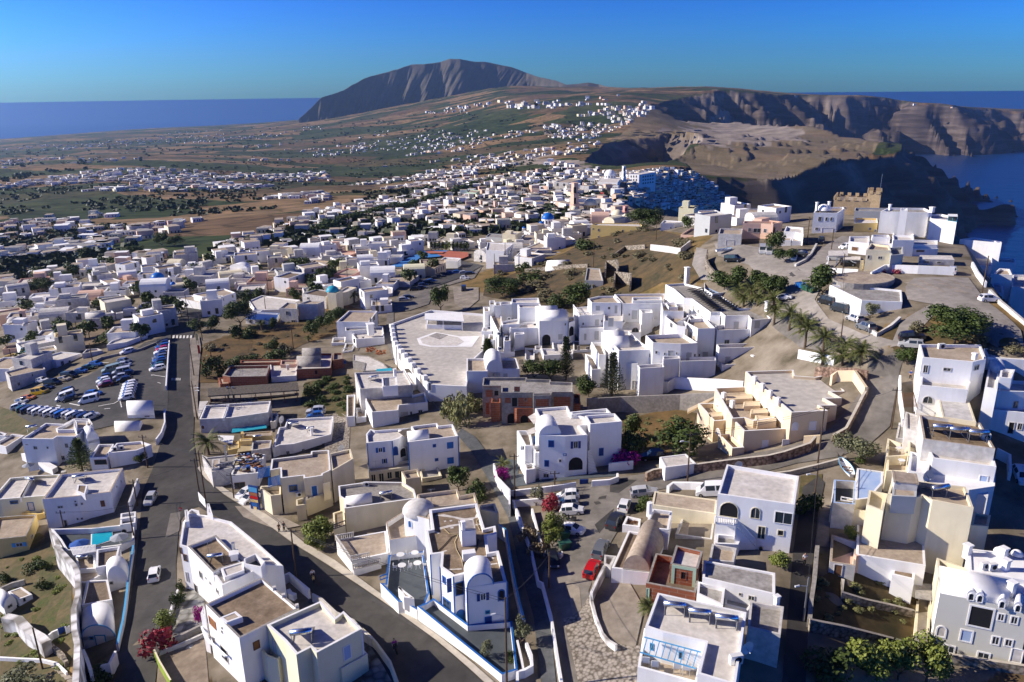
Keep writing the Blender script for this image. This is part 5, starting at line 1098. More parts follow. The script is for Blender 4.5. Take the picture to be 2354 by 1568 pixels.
H.block('E',[(648,912),(945,868),(1035,850),(1020,680),(940,620),(800,588),(610,708)],h=4.6,roof='rtan',ph=.8,wall='white',cap='rtan');H.block('E',[(940,628),(1108,675),(1118,490),(985,462),(880,470),(812,532),(822,592)],dz=3.4,roof='rdark',cap='rtan',ph=.5)
H.dome('E',(985,575),2.4,H.pl,'offwhite',.7);H.win('E',865,685,908,770,arch=True,fill='blue',frame='white',bars=False);H.block('E',[(1010,540),(1668,490),(1632,366),(1460,402),(1432,324),(968,385)],dz=3.3,roof='rtan',cap='rtan',wall='cream');H.edge('E',(1025,690),'blue',.3,z1=H.z+2)
H.block('E',[(1700,560),(1905,600),(1860,490),(1690,510)],dz=1.6,roof='rtan',wall='cream',ph=.3);aerial('E',(1135,500),H.zs[2]-.5,.3,'television aerial beside the pale dome')
H=House('roof_terrace','white house with tan balustraded roof terrace beside the right road','house')
H.block('E',[(215,1150),(560,1078),(642,1060),(610,805),(238,872),(38,905)],base=(165,1310),roof='rtan',ph=.06);H.rail('E',[(238,880),(40,915),(210,1158)],H.z,.95);H.rail('E',[(210,1158),(425,1112)],H.z,.95);H.block('E',[(240,1255),(555,1180),(550,1130),(440,1120),(215,1180)],dz=-1.0,ph=.06,roof='rtan');H.rail('E',[(238,1255),(552,1180)],H.zt,.95)
H.block('E',[(310,1400),(600,1330),(590,1270),(225,1290)],dz=-2.4,ph=.3)
# blue-trimmed white house with its terraces
T=House('front_terrace','dark paved terrace with blue-capped white wall in front of the blue-trimmed house','terrace')
T.block('F',[(1940,1478),(2125,1420),(2060,860),(1560,900),(1160,600),(1060,660),(970,692)],base=(1945,1580),cap='blue',roof='slate',ph=.8)
T.block('F',[(820,646),(968,735),(1062,660),(1110,540),(1040,60),(640,105),(605,430),(545,425),(750,640)],base=(826,790),cap='blue',roof='slate',ph=.75)
T.stair('F',(690,515),(750,478),(785,745),(820,640),T.pl+.1,T.pl-1.6,8,'slate','white');T.block('F',[(815,590),(935,605),(925,590),(760,465),(750,470)],dz=.6,ph=.05,zb='-2')
T.rail('F',[(545,395),(635,362)],T.pl+.75,.7,'blue',.4,'railing',.03);ter=T
H=House('house','white house with bright blue trim, brown roof and barrel vault at the bottom centre','house')
H.block('E',[(1540,1458),(2003,1395),(1905,1032),(1795,1050),(1765,860),(1885,838),(1868,745),(1745,775),(1658,488),(1108,560),(1138,782),(1065,797),(1120,1078),(1245,1062),(1232,1220),(1385,1330),(1505,1300)],base=(1562,1989),roof='rbrown',ph=.45,pt=.35)
H.vault('F',[(1545,480),(1845,434),(1815,222),(1505,265)],rise=1.75,trim='blue',z=H.z-.05)
H.wins('F',[(1262,348,1298,428)],frame='blue',fill='deepblue');H.win('F',1310,370,1365,530,frame='blue',fill='deepblue',bars=False);H.win('F',1405,410,1505,565,frame='blue',fill='dark',bars=False);H.win('F',1270,612,1356,752,frame='blue',fw=.16);H.door('F',1418,728,1520,972,arch=True,fill='blue',frame='blue');H.win('F',1692,540,1760,625,shut='deepblue',frame='white');H.win('F',1893,495,1980,630,arch=True,frame='blue',fill='dark',bars=False,fw=.2);H.win('F',1745,808,1828,895,frame='blue',fill='deepblue',bars=False);H.win('F',1752,738,1808,780,kind='plaque',frame='teal',fill='deepblue',bars=False)
for p in((1540,1458),(1385,1330),(1232,1220),(2003,1395),(1120,1078)):H.edge('E',p,z0=T.zs[0]-.8)
H.block('E',[(1480,815),(1642,797),(1612,672),(1448,692)],dz=1.9,zb='-2.4',roof='rtan',ph=.05);H.slats('E',[(1448,692),(1480,815),(1642,797),(1612,672)][:1]+[(1478,805),(1636,790),(1610,678)],H.zt+.1,9,'rwhite',.07,'ridge');H.chimney('E',(1500,800),1.3,.45,H.zt);b=MB();q=at_z('E',(1560,955),H.pl);b.box((q.x,q.y,H.z-.4),1.7,1.0,1.1,.2);b.make('water_tank',['white'],H.o)
zr=H.z-.43
for P in([(1175,625),(1280,615),(1400,640),(1510,662),(1630,650),(1660,592),(1690,640),(1600,674),(1500,690),(1390,656),(1260,640)],[(1215,770),(1320,742),(1460,722),(1460,738),(1330,765),(1230,792)],[(1640,728),(1720,715),(1720,728),(1640,745)],[(1120,812),(1180,808),(1230,830),(1215,840),(1170,820)],[(1680,1098),(1760,1090),(1800,1078),(1860,1120),(1840,1128),(1790,1095),(1745,1115),(1725,1158),(1712,1150),(1722,1105)],[(1290,1245),(1480,1235),(1480,1250),(1295,1258)],[(1190,1062),(1300,1025),(1318,1035),(1215,1068)],[(1275,690),(1300,685),(1305,700),(1282,706)],[(1342,684),(1370,680),(1375,694),(1348,700)],[(1350,765),(1385,758),(1388,774),(1355,780)],[(1800,1185),(1890,1172),(1892,1186),(1805,1198)]):H.slab('sealant_patch','E',P,zr,.03,'rwhite')
for P,m in(([(1270,770),(1340,840),(1440,850),(1400,930),(1420,1020),(1470,1110),(1500,1220)],'rope'),([(1180,1065),(1290,960),(1360,880),(1430,850)],'rubber'),([(1500,1220),(1590,1110),(1660,970),(1670,900)],'rubber'),([(1690,655),(1650,690),(1670,760),(1690,800)],'rope')):b=MB();b.tube([at_z('E',p,zr+.06) for p in P],.055);b.make('hose',[m],H.o)
fence('white and blue wall between the blue-trimmed house and the footpath','E',[(1860,690),(1990,792),(2040,1100),(2090,1380),(2150,1650),(2200,1830)],[2.2,2.2,2,1.8,1.5,1.2],.3,'white','skyblue');fence('white curved planter wall at the end of the footpath','F',[(2120,1080),(2170,1300),(2190,1410)],.9,.25);fence('white outer planter wall beside the footpath','F',[(2225,1110),(2280,1250),(2290,1370),(2200,1420),(2120,1440),(2120,1560)],1.1,.35)
def mk_table():
 r=thing('garden_table','','table');b=MB();b.bar((0,0,.7),(0,0,.74),.5,14);b.make('tabletop',['plastic'],r);b=MB()
 for i in range(4):a=1.57*i+.78;b.bar((.1*math.cos(a),.1*math.sin(a),.7),(.38*math.cos(a),.38*math.sin(a),0),.03,4)
 b.make('base',['plastic'],r);return r
def mk_chair():
 r=thing('garden_chair','','chair');b=MB();b.box((0,0,.42),.46,.46,.05);b.make('seat',['plastic'],r);b=MB();b.box((0,.22,.45),.46,.05,.45);b.make('backrest',['plastic'],r)
 for x in(-.2,.2):
  for y in(-.2,.2):b=MB();b.bar((x,y,0),(x,y,.42),.025,4);b.make('leg',['plastic'],r)
 return r
for(q,w) in(((780,1135),'back left'),((943,1112),'back right'),((797,1258),'front left'),((975,1232),'front right')):
 c=at_z('E',q,T.pl);first_or_dup('table',mk_table,c,.3,1.15,f'{w} one of the four round white garden tables on the blue terrace','round white garden tables')
 for s in(-1,1):first_or_dup('chair',mk_chair,c+Vector((s*1.0,.15,0)),s*-1.57,1.1,f'white garden chair {"left" if s < 0 else "right"} of the {w} round table','garden chairs on the blue terrace')
 # unfinished brick house below the hotel
H=House('brick_house','two-storey unfinished house of red brick and grey concrete below the white hotel','house','concrete')
H.block('K',[(432,1192),(608,1192),(606,1256),(900,1256),(903,1282),(1066,1280),(1070,1258),(1272,1258),(1262,1162),(1065,1155),(1062,1137),(845,1130),(842,1116),(442,1118)],base=(440,1490),roof='rgrey',cap='concrete',ph=.6)
for q in[(460,1225,535,1300),(462,1345,500,1460),(635,1300,700,1358),(760,1300,895,1388),(920,1312,1050,1388),(1085,1290,1250,1388),(610,1200,895,1250),(905,1264,1060,1276),(440,1196,600,1212),(1075,1250,1265,1262)]:H.win('K',*q,kind='brick_panel',frame='concrete',fill='brick',bars=False)
for q in[(540,1235,585,1288),(702,1300,757,1388),(815,1302,845,1336),(527,1420,588,1480)]:H.win('K',*q,frame='concrete',fill='dark',bars=False)
H.block('K',[(645,1372),(750,1402),(912,1402),(912,1365),(650,1352)],dz=-3.3,wall='brick',roof='rtan',ph=.8);H.win('K',662,1445,745,1560,arch=True,fill='dark',frame='brick',bars=False);H.win('K',780,1460,860,1560,arch=True,fill='dark',frame='brick',bars=False);H.block('K',[(512,1350),(600,1350),(600,1290),(520,1290)],dz=-2.8,wall='brick',ph=.7,roof='rtan');H.block('K',[(1272,1360),(1338,1360),(1328,1268),(1268,1270)],dz=-2.8,wall='brick',ph=.7)
H=House('chapel_house','white house with central barrel vault above the unfinished brick house','house')
H.block('K',[(290,1060),(482,1060),(486,1040),(775,1038),(745,940),(288,942)],base=(302,1268),roof='rtan');H.vault('K',[(470,1052),(620,1040),(602,935),(445,940)],rise=2.4);H.wins('K',[(527,1080,545,1105),(557,1080,597,1112),(627,1080,665,1112)],fill='grey')
# blue shuttered guest house
H=House('guest_house','white guest house with royal blue shutters and arched porch beside the junction','house')
H.block('I',[(694,468),(622,384),(690,375),(668,300),(545,275),(510,203),(212,226),(262,335),(250,472),(490,480)],base=(702,828),roof='rwhite');H.vault('I',[(250,472),(450,458),(400,352),(218,366)],rise=1.7)
H.block('I',[(1012,344),(945,270),(672,292),(718,370)],dz=.9,roof='rwhite');H.block('I',[(545,282),(690,268),(912,268),(872,224),(540,256)],dz=.3,roof='rwhite');H.block('I',[(213,632),(492,610),(485,540),(250,560),(182,572)],dz=-3.5,ph=.9,roof='rtan');H.block('I',[(120,570),(190,565),(168,428),(45,428)],dz=-2.8,ph=.8,roof='rtan',cap='white');H.block('I',[(130,790),(215,780),(200,730),(110,735)],dz=-6.0,ph=.5)
H.win('I',333,518,388,582,fill='deepblue',frame='blue');H.win('I',563,527,608,592,shut='deepblue');H.win('I',297,700,341,760,fill='deepblue',frame='blue');H.win('I',430,690,455,720);H.win('I',287,822,341,862);H.win('I',510,663,660,800,arch=True,fill='dark',frame='white',bars=False,fw=.2);H.win('I',468,640,502,662,kind='plaque',frame='blue',fill='white',bars=False);H.win('I',195,480,215,555,frame='blue',fill='blue');H.win('I',798,588,842,660,fill='deepblue',frame='blue')
H.slab('awning','I',[(150,300),(215,262),(275,325),(200,365)],H.z-.9,.08,'rwhite');H.slab('awning','I',[(130,430),(210,395),(225,440),(150,470)],H.z-2,.08,'rwhite');H.stair('I',(695,600),(722,595),(705,822),(788,812),H.z-3.2,H.z-7.2,16,'slate','white');b=MB();b.tube([at_z('I',p,H.pl+.1) for p in((415,240),(460,300),(540,345))],.08);b.make('pipe',['offwhite'],H.o)
solar('I',(408,335),H.pl,.1,'left solar water heater on the guest house roof');solar('I',(530,335),H.pl,.1,'right solar water heater on the guest house roof');aerial('I',(310,325),H.pl,.4,'television aerial on the guest house roof');ac('I',(92,600),H.z-4,1.4,'air conditioner on the left wall of the guest house')
fence('low white front wall of the guest house yard','I',[(-40,985),(310,945),(590,905)],1.1,.3);fence('curved white wall right of the blue gate','I',[(735,890),(900,878),(975,850),(970,820)],1.1,.35);fence('white wall between the guest house yard and the footpath','E',[(1850,30),(1885,180),(2030,330),(2030,500)],[1.6,1.8,2.2,2.4],.3);fence('white wall above the yard under the bougainvillea','I',[(890,730),(1115,705)],1.6,.3)
g=House('yard_gate','blue slatted gate between white posts of the guest house yard','gate');g.block('I',[(622,882),(703,878),(702,872),(622,876)],base=(622,930),wall='deepblue',roof='deepblue',ph=.02,pt=.02)
H=House('carport','white flat-roofed carport beside the stone wall of the up road','carport');H.block('I',[(1410,768),(1695,732),(1600,642),(1358,672)],h=2.6,roof='rwhite',ph=.08,cap='white')
fence('reddish stone wall along the up road below the beige villas','I',[(1235,815),(1300,785),(1410,768),(1700,735),(2000,695),(2354,655),(2500,620),(2740,540),(2790,480)],1.7,.45,'redstone','kerb');fence('stone wall with pale cap along the bend of the up road','J',[(600,860),(720,790),(800,640),(870,500),(915,420)],1.3,.45,'redstone','kerb');fence('tall grey concrete retaining wall below the hotel','I',[(690,135),(1000,118),(1550,95),(1880,82)],3.4,.4,'concrete')
fence('low concrete wall along the lower side of the up road','J',[(0,1215),(200,1190),(450,1130),(640,1080),(720,1060)],.9,.4,'concrete','kerb');fence('white curved wall beside the parked white minibus','I',[(1435,940),(1480,905),(1650,905),(1850,915)],1.2,.5)
# === beige villas and the white hotel
H=House('villa_row','row of beige terraced villas with stepped arches and pale flat roof','apartments','buff')
H.block('c',[(1220,393),(1158,354),(1287,353),(1197,301),(1325,298),(1240,250),(1345,248),(1310,205),(1420,190),(1262,112),(1120,140),(970,130),(960,86),(600,98),(640,140),(945,406)],base=(1208,548),cap='white',roof='plaza')
H.block('c',[(590,546),(938,527),(890,462),(830,440),(660,460),(495,448)],dz=-3.6,cap='white',roof='rtan',ph=.7);H.block('c',[(500,675),(592,668),(480,565),(398,570)],dz=-6.4,cap='white',roof='rtan',ph=.9);H.block('c',[(500,452),(590,445),(660,470),(835,445),(600,212),(370,222)],dz=-3.0,cap='white',roof='rtan',ph=.9);H.block('c',[(362,470),(482,462),(365,335),(245,338)],dz=-5.2,cap='white',roof='rtan',ph=.9)
for P in([(455,312),(655,300),(650,268),(450,280)],[(590,360),(712,355),(705,318),(585,326)],[(640,415),(772,408),(765,372),(638,382)],[(690,478),(832,470),(830,438),(672,425)],[(330,440),(430,432),(425,402),(320,408)]):H.block('c',P,dz=-3.0 if P[0][0]>400 else-5.2,ph=.05,zb='-2.2',cap='buff',roof='buff')
for q in[(613,182,650,262),(662,230,708,308),(718,282,765,362),(775,338,828,418),(838,395,890,475)]:H.win('c',*q,kind='door',arch=True,fill='rwhite',frame='white')
H.win('c',948,478,997,540,arch=True,fill='white',frame='white');H.wins('c',[(1077,472,1130,538),(722,613,771,675),(874,608,926,670),(375,310,392,385),(402,335,420,400),(440,370,458,450),(500,530,518,615),(545,585,562,655)],fill='white',frame='white');H.wins('c',[(255,430,293,520),(310,495,348,600)],arch=True,fill='rtan',frame='cream',bars=False);H.win('c',378,525,418,580,arch=True,fill='rwhite',frame='white')
for p in((668,168),(725,222),(782,275),(842,330),(500,350),(435,290)):q=at_z('c',p,H.z if p[0]>600 else H.z-3);b=MB();b.box((q.x,q.y,q.z-.5),.7,.7,1.4,.6);b.make('pilaster',['white'],H.o)
for p in((727,190),(1115,235),(1172,280),(1258,250),(1085,340),(1000,185),(930,240),(1190,190)):H.chimney('c',p,.9,.16,mat_='white',cap=False)
H.slab('stair_wall','c',[(165,405),(365,300),(365,285),(165,378)],H.z-6,.4,'buff')
fence('tan wall with gateway pier beside the villas','J',[(585,310),(640,270),(800,265),(905,420)],2.0,.5,'buff');fence('red stone wall below the palms','J',[(445,235),(600,240),(780,245),(920,270)],1.8,.5,'redstone');fence('small buff wall by the road corner of the villas','J',[(330,870),(480,860)],1.4,.3,'buff')
P=House('pool_terrace','broad pale hotel terrace raised on a white wall beside the lane','terrace')
P.block('U',[(985,884),(1072,888),(1082,832),(1110,806),(1116,722),(990,712),(898,744),(904,788),(925,815),(952,848)],h=4.2,roof='plaza',ph=.6,pt=.4);zp=P.pl
b=MB();E=[at_z('U',p,P.z) for p in((899,748),(905,788),(926,815),(953,848),(983,880))]
for a,c in zip(E,E[1:]):
 n=int((c-a).length/3.4)
 for i in range(n):q=a.lerp(c,(i+.5)/n);b=MB();b.box((q.x+.1,q.y,q.z-.02),1.1,1.1,1.0,.6);b.make('merlon',['white'],P.o)
P.slab('pool_basin','U',[(958,778),(1000,763),(1058,773),(1102,772),(1085,797),(990,797),(964,792)],zp+.05,.1,'white');P.slab('pool_floor','U',[(966,779),(1002,766),(1052,775),(1066,785),(1050,794),(990,794),(970,789)],zp+.09,.04,'rwhite');P.slab('pool_floor','U',[(985,772),(1003,765),(1030,770),(1010,780)],zp+.12,.04,'rgrey')
fz=zp+3.0;P.slab('canopy','U',[(976,734),(1066,738),(1062,717),(976,720)],fz,.2,'white');b=MB()
for q in((980,733),(1062,736),(1018,735)):v=at_z('U',q,fz);b.bar((v.x,v.y,zp),(v.x,v.y,fz),.1,6)
b.make('post',['white'],P.o);P.block('U',[(980,746),(1062,748),(1062,738),(982,735)],z=zp+1.2,zb='-1.3',ph=.1,roof='rgrey')
for q in[(2020,855,2042,960),(2140,1010,2160,1080),(2215,1095,2238,1180),(2290,1160,2320,1240)]:P.win('N',*q,arch=True,fill='rgrey',frame='white',bars=False)
H=House('hotel','rambling white hotel of stacked cubes and barrel vaults on the hillside','hotel')
H.block('b',[(690,258),(992,246),(985,190),(940,150),(648,160),(662,205)],base=(702,540),roof='rwhite',ph=.2);Z0=H.z
H.vault('b',[(990,250),(970,180),(672,188),(690,258)],rise=1.1,z=Z0);H.vault('b',[(885,192),(870,138),(648,148),(662,198)],rise=1.1,z=Z0+.2)
for P_,dz,rf in[([(480,140),(720,145),(698,96),(462,106)],.9,'rwhite'),([(385,357),(690,352),(660,290),(560,292),(370,322)],-2.8,'rwhite'),([(302,320),(482,312),(472,256),(290,286)],-2.2,'rwhite'),([(430,422),(534,418),(530,396),(426,398)],-3.6,'white'),([(398,90),(695,92),(682,36),(400,46)],.5,'rwhite'),([(285,108),(405,104),(395,76),(288,78)],.2,'rtan'),([(165,112),(228,106),(222,64),(165,66)],0,'rtan'),([(225,120),(290,115),(285,78),(228,80)],.3,'rtan'),([(262,392),(300,300),(290,205),(158,190)],-2.6,'rtan'),([(82,388),(190,388),(192,345),(95,345)],-5.6,'rwhite'),([(100,130),(165,132),(168,175),(112,185)],-1.5,'rtan'),([(228,448),(302,448),(292,405),(212,405)],-4.8,'rtan'),([(320,492),(388,490),(380,372),(300,330)],-4.0,'rtan'),([(268,612),(432,606),(428,500),(250,500)],-7.0,'rwhite'),([(150,480),(215,480),(215,420),(160,420)],-6.0,'rtan'),([(735,642),(1045,625),(1040,575),(950,570),(940,482),(822,490),(838,572),(708,568)],-6.3,'rwhite'),([(643,585),(718,585),(718,535),(643,540)],-6.6,'rwhite'),([(540,690),(640,685),(640,570),(540,560)],-7.2,'rwhite')]:H.block('b',P_,z=Z0+dz,roof=rf,ph=.7 if rf=='rtan' else .5)
for q in((640,328),(265,425),(160,365),(345,465),(275,582),(370,268)):ac('b',q,on_ground('b',q,5).z if False else Z0-3.4 if q[1]>300 else Z0-2.5,.05,f'air conditioner on the {"lower" if q[1] > 400 else "upper"} {"left" if q[0] < 300 else "right"} hotel terraces, {"front" if q[1] > 350 else "back"} one',.9)
H.win('b',715,418,812,555,arch=True,fill='dark',frame='white',bars=False);H.wins('b',[(957,303,970,327),(560,600,580,627)]);H.win('b',670,603,700,655,arch=True,fill='rtan');H.door('b',475,684,523,768,fill='cream');H.win('b',255,508,290,558,arch=True,fill='rtan',bars=False);H.win('b',890,418,935,475,fill='grey')
for q in((1060,250),(1040,236)):pass
H.block('b',[(1000,300),(1065,275),(1060,235),(990,240)],z=Z0-1.2,ph=.4);H.win('b',998,332,1052,440,arch=True,fill='dark',frame='white',bars=False);H.block('b',[(1048,590),(1240,580),(1235,492),(1045,490)],z=Z0-6.8,ph=.6,roof='rtan');H.wins('b',[(1180,552,1216,577)]);H.door('b',1090,540,1116,588,fill='rtan');H.block('b',[(1042,735),(1138,715),(1080,600),(1046,600)],z=Z0-8.2,ph=.8,roof='rtan')
# right half
H.block('K',[(1325,548),(1545,540),(1540,500),(1400,465),(1270,475)],base=(1322,778),roof='rwhite',ph=.3);Z1=H.zt
H.rail('K',[(1270,475),(1325,545),(1440,550),(1545,535)],Z1-.1,.9,'white',.5,'railing',.05)
for P_,dz,rf in[([(1440,430),(1712,432),(1645,366),(1500,370),(1403,392)],2.9,'rtan'),([(1725,440),(2105,436),(2112,346),(1648,352),(1712,420)],2.7,'rtan'),([(1815,412),(2090,405),(2080,375),(1810,380)],3.4,'rwhite'),([(1552,600),(1725,600),(1735,440),(1545,500)],-.1,'rwhite'),([(1325,665),(1600,662),(1600,560),(1325,555)],-2.6,'rwhite'),([(1640,700),(1892,700),(1892,592),(1745,592)],-1.9,'rwhite'),([(1902,528),(2002,522),(1992,490),(1878,492)],1.2,'white'),([(2000,585),(2095,580),(2090,440),(2000,440)],-1.0,'rwhite')]:H.block('K',P_,z=Z1+dz,roof=rf)
H.wins('K',[(1475,458,1515,502)],fill='grey');H.wins('K',[(1587,467,1610,492),(1778,528,1792,548),(2070,523,2083,545),(1353,612,1368,636),(1525,590,1540,610),(1400,832,1420,862)]);H.wins('K',[(1806,657,1874,703),(1997,648,2056,695)],arch=True,frame='rtan')
for q in[(1650,455,1675,528),(1808,500,1858,582),(1470,583,1505,640),(1590,570,1640,650),(1368,715,1390,775),(1465,690,1505,770)]:H.door('K',*q,fill='grey')
H.block('K',[(1690,872),(1998,862),(1900,796),(1780,690),(1528,700),(1560,770),(1655,832)],base=(1705,1235),roof='rwhite');Z2=H.zt
H.vault('K',[(1747,760),(1727,708),(1545,705),(1560,762)],rise=1.1,z=Z2);H.vault('K',[(1787,822),(1767,756),(1562,762),(1592,828)],rise=1.2,z=Z2)
for P_,dz,rf in[([(1605,968),(1690,965),(1660,850),(1580,850)],-2.6,'rtan'),([(1505,910),(1570,905),(1535,795),(1435,790)],-2.2,'rtan'),([(1440,1045),(1520,1040),(1500,930),(1380,900)],-5.0,'rtan'),([(1645,972),(1862,992),(1860,930),(1690,880)],-2.9,'rwhite')]:H.block('K',P_,z=Z2+dz,roof=rf,ph=.9,pt=.2)
H.wins('K',[(1968,900,1982,930),(2022,872,2045,902)]);H.door('K',1810,1145,1840,1225,fill='grey')
for P_,dz,rf in[([(355,797),(612,810),(768,800),(640,720),(585,715),(288,730)],-53.6,'rtan'),([(768,668),(928,664),(840,575),(700,540),(575,608),(640,600)],-51.7,'rtan'),([(575,640),(660,650),(700,540),(640,505),(500,510),(470,560)],-51.9,'rtan'),([(445,505),(640,510),(640,440),(430,430)],-50.9,'rtan')]:H.block('L',P_,z=dz,roof=rf,ph=.9,pt=.2)
Z3=-52.2;H.block('L',[(945,684),(1432,665),(1405,590),(925,640)],z=Z3,roof='rtan',ph=.9,pt=.2)
for P_,dz,rf in[([(1020,550),(1230,546),(1262,590),(1442,575),(1330,478),(1150,480),(930,330),(820,295),(640,250),(470,262),(550,305),(640,385),(710,392),(885,518),(975,515)],-49.9,'rgrey'),([(890,545),(975,552),(970,518),(890,520)],-50.6,'rwhite'),([(965,848),(1287,838),(1285,800),(940,812)],-54.9,'rtan'),([(990,1000),(1272,990),(1290,950),(965,962)],-57.9,'rtan'),([(1290,832),(1665,822),(1640,803),(1420,806)],-54.9,'rtan'),([(1290,1060),(1580,1050),(1560,965),(1280,975)],-58.1,'rwhite'),([(700,582),(800,575),(760,530),(665,540)],-51.8,'rtan'),([(500,470),(585,470),(560,425),(470,430)],-50.9,'rtan'),([(900,350),(1085,322),(1010,280),(830,212),(825,300)],-49.2,'rblue')]:H.block('L',P_,z=dz,roof=rf,ph=.9 if dz<-54 else .5,pt=.2)
for q in[(1098,605,1143,672),(1288,597,1337,664),(1150,763,1202,837),(1017,925,1066,997),(1181,917,1231,992),(490,868,538,937),(660,888,708,965),(810,882,860,959)]:H.door('L',*q,fill='grey')
for q in[(1298,887,1345,964),(1493,880,1537,962),(345,1063,390,1147),(502,1015,548,1095),(650,1015,697,1095),(820,1035,865,1117)]:H.door('L',*q,fill='glass')
H.wins('L',[(1010,770,1057,812),(1302,760,1350,800),(1433,887,1464,930),(1580,880,1606,922),(375,872,397,900),(513,612,538,662),(265,1080,285,1105),(730,900,748,928),(772,900,788,925),(455,888,468,912),(565,885,577,908),(765,490,778,528),(720,450,730,490),(570,1028,585,1052),(722,1018,738,1045)]);H.wins('L',[(650,665,672,740),(690,700,712,770),(722,728,746,785)],arch=True,fill='rtan');H.win('L',1020,1068,1112,1145,arch=True,fill='dark',frame='white',bars=False)
for P_,zz in(([(935,960),(930,925),(606,930),(612,968)],-56.8),([(458,1022),(448,985),(212,1005),(235,1034)],-57.4),([(602,943),(598,918),(446,922),(450,950)],-56.3)):H.block('L',P_,z=zz,roof='rtan',ph=.9,pt=.2)
fence('white retaining wall along the foot of the hotel','L',[(235,1152),(490,1156),(560,1116),(960,1132),(1190,1152)],2.6,.4);fence('low white wall of the hotel garden under the palms','L',[(1700,860),(1850,890),(2030,920)],1.8,.4);H.edge('L',(1278,975),'white',1.0,z1=-57.4)
H.chimney('L',(662,258),4.5,1.0,-50.4);H.chimney('L',(1400,545),3.2,.9,-50.4);
def mk_pv():
 r=thing('solar_collector','','solar panel');b=MB();b.poly([(-1.15,-.75,.95),(1.15,-.75,.95),(1.15,.7,.25),(-1.15,.7,.25)]);b.poly([(-1.15,-.78,.9),(-1.15,.67,.2),(1.15,.67,.2),(1.15,-.78,.9)],1);b.make('panel',['panel','rgrey'],r);b=MB()
 for x in(-1,1):b.bar((x,-.7,0),(x,-.7,.92),.04,4);b.bar((x,.6,0),(x,.6,.28),.04,4)
 b.make('stand',['metal'],r);return r
for i in range(13):
 t=i/12
 for c,(a,e) in(('left',((705,325),(935,500))),('right',((800,318),(1090,495)))):first_or_dup('pv',mk_pv,at_z('L',(a[0]+(e[0]-a[0])*t,a[1]+(e[1]-a[1])*t),-50.35),.35,1,f'solar panel, {ORD[i] or "first "}from the back in the {c} column on the hotel roof','rows of solar panels on the hotel roof')
 # === right-hand side
def Q(label,wall,fr,blocks,wins=(),doors=(),name='house',cat='house',cap=None,fill='glass',frame='offwhite',g0=-66):
 H=House(name,label,cat,wall)
 for bl in blocks:
  pts,kind,val,roof=bl[:4];k=dict(roof=roof,cap=cap,g0=g0)
  if len(bl)>4:k.update(bl[4])
  k[{'b':'base','h':'h','d':'dz'}[kind]]=val;H.block(fr,pts,**k)
 for q in wins:H.win(fr,*q[:4],arch=len(q)>4,fill=fill,frame=frame)
 for q in doors:H.door(fr,*q)
 return H
H=Q('old white house with long brown barrel vault beside the parked red car','white','G',[([(915,515),(1262,556),(1415,228),(1070,172)],'b',(912,662),'rdark',{'ph':.3}),([(845,475),(905,505),(960,405),(848,392)],'d',-.6,'rtan',{'wall':'offwhite'})],[(1135,548,1162,585)],(),'vaulted_house')
H.vault('G',[(1018,524),(1265,556),(1418,228),(1178,178)],rise=2.3,mat_='rtan',z=H.zs[0]-.1);H.win('G',1085,600,1198,682,fill='dark',bars=False,frame='rwhite');H.slab('arch_face','G',[(1018,530),(1262,562),(1264,552),(1020,520)],H.zs[0],3.0,'white')
H=Q('white block with round white chimney behind the brown barrel vault','white','G',[([(1215,142),(1440,165),(1472,-8),(1290,-30)],'h',3.6,'rtan')]);q=at_z('G',(1262,40),H.z-.5);b=MB();b.bar(q,q+Vector((0,0,2.2)),.4,12);b.make('chimney',['white'],H.o)
H=Q('small white store with timber offcuts on its roof beside the dark parked cars','white','G',[([(1015,118),(1172,138),(1185,64),(1055,36)],'b',(1018,188),'rtan')],name='storehouse');b=MB()
for i in range(14):q=at_z('G',(random.uniform(1060,1160),random.uniform(60,115)),H.pl+.1);b.box(q,random.uniform(.8,1.8),.1,.1,random.random()*3)
tag(b.make('timber_pile',['wood']),'loose timber offcuts on the small white store roof','timber')
H=Q('half-built red brick house with mint green frame and square roof tower','brick','G',[([(1232,652),(1690,742),(1752,480),(1462,402),(1322,378)],'b',(1230,872),'rdark',{'ph':1.0}),([(1455,478),(1710,522),(1756,362),(1508,306)],'d',1.7,'rwhite',{'zb':'-4'})],name='brick_house',cap='concrete')
H.win('G',1462,500,1690,720,kind='brick_panel',frame='mint',fill='brick',bars=False,fw=.4);H.win('G',1548,545,1605,622,fill='dark',frame='brick',bars=False);H.win('G',1230,700,1262,870,kind='post',frame='mint',fill='mint');H.slab('trim','G',[(1452,490),(1708,535),(1712,525),(1455,478)],H.z+.8,.5,'mint')
Q('tan-roofed white house left of the balconied corner house','offwhite','G',[([(1500,205),(1840,252),(1872,0),(1600,-35)],'b',(1500,248),'rtan')]);Q('long cream roof behind the brown barrel vault beside the up road','cream','I',[([(1285,1112),(1876,1196),(1886,1066),(1310,986)],'h',3.0,'rtan',{'ph':.1})])
Q('little tan-roofed outhouse behind the half-built brick house','offwhite','G',[([(1810,442),(2040,462),(2066,332),(1840,292)],'h',2.8,'rtan')],name='outhouse');Q('white house with long grey roof right of the half-built brick house','white','G',[([(1752,604),(2420,760),(2420,560),(1762,442)],'h',3.6,'rgrey',{'ph':.2}),([(1955,850),(2170,905),(2300,740),(1965,680)],'d',-2.2,'rgrey',{'ph':.1}),([(1700,750),(1940,860),(1960,690),(1710,640)],'d',-.8,'rgrey',{'ph':.5})],[(2085,742,2110,770),(2170,768,2235,815)])
Q('white house with rough tan roof beside the dark lane at the bottom','offwhite','G',[([(2165,1058),(2470,1130),(2500,870),(2190,816)],'h',4.2,'concrete')]).chimney('H',(75,870),1.4,.5)
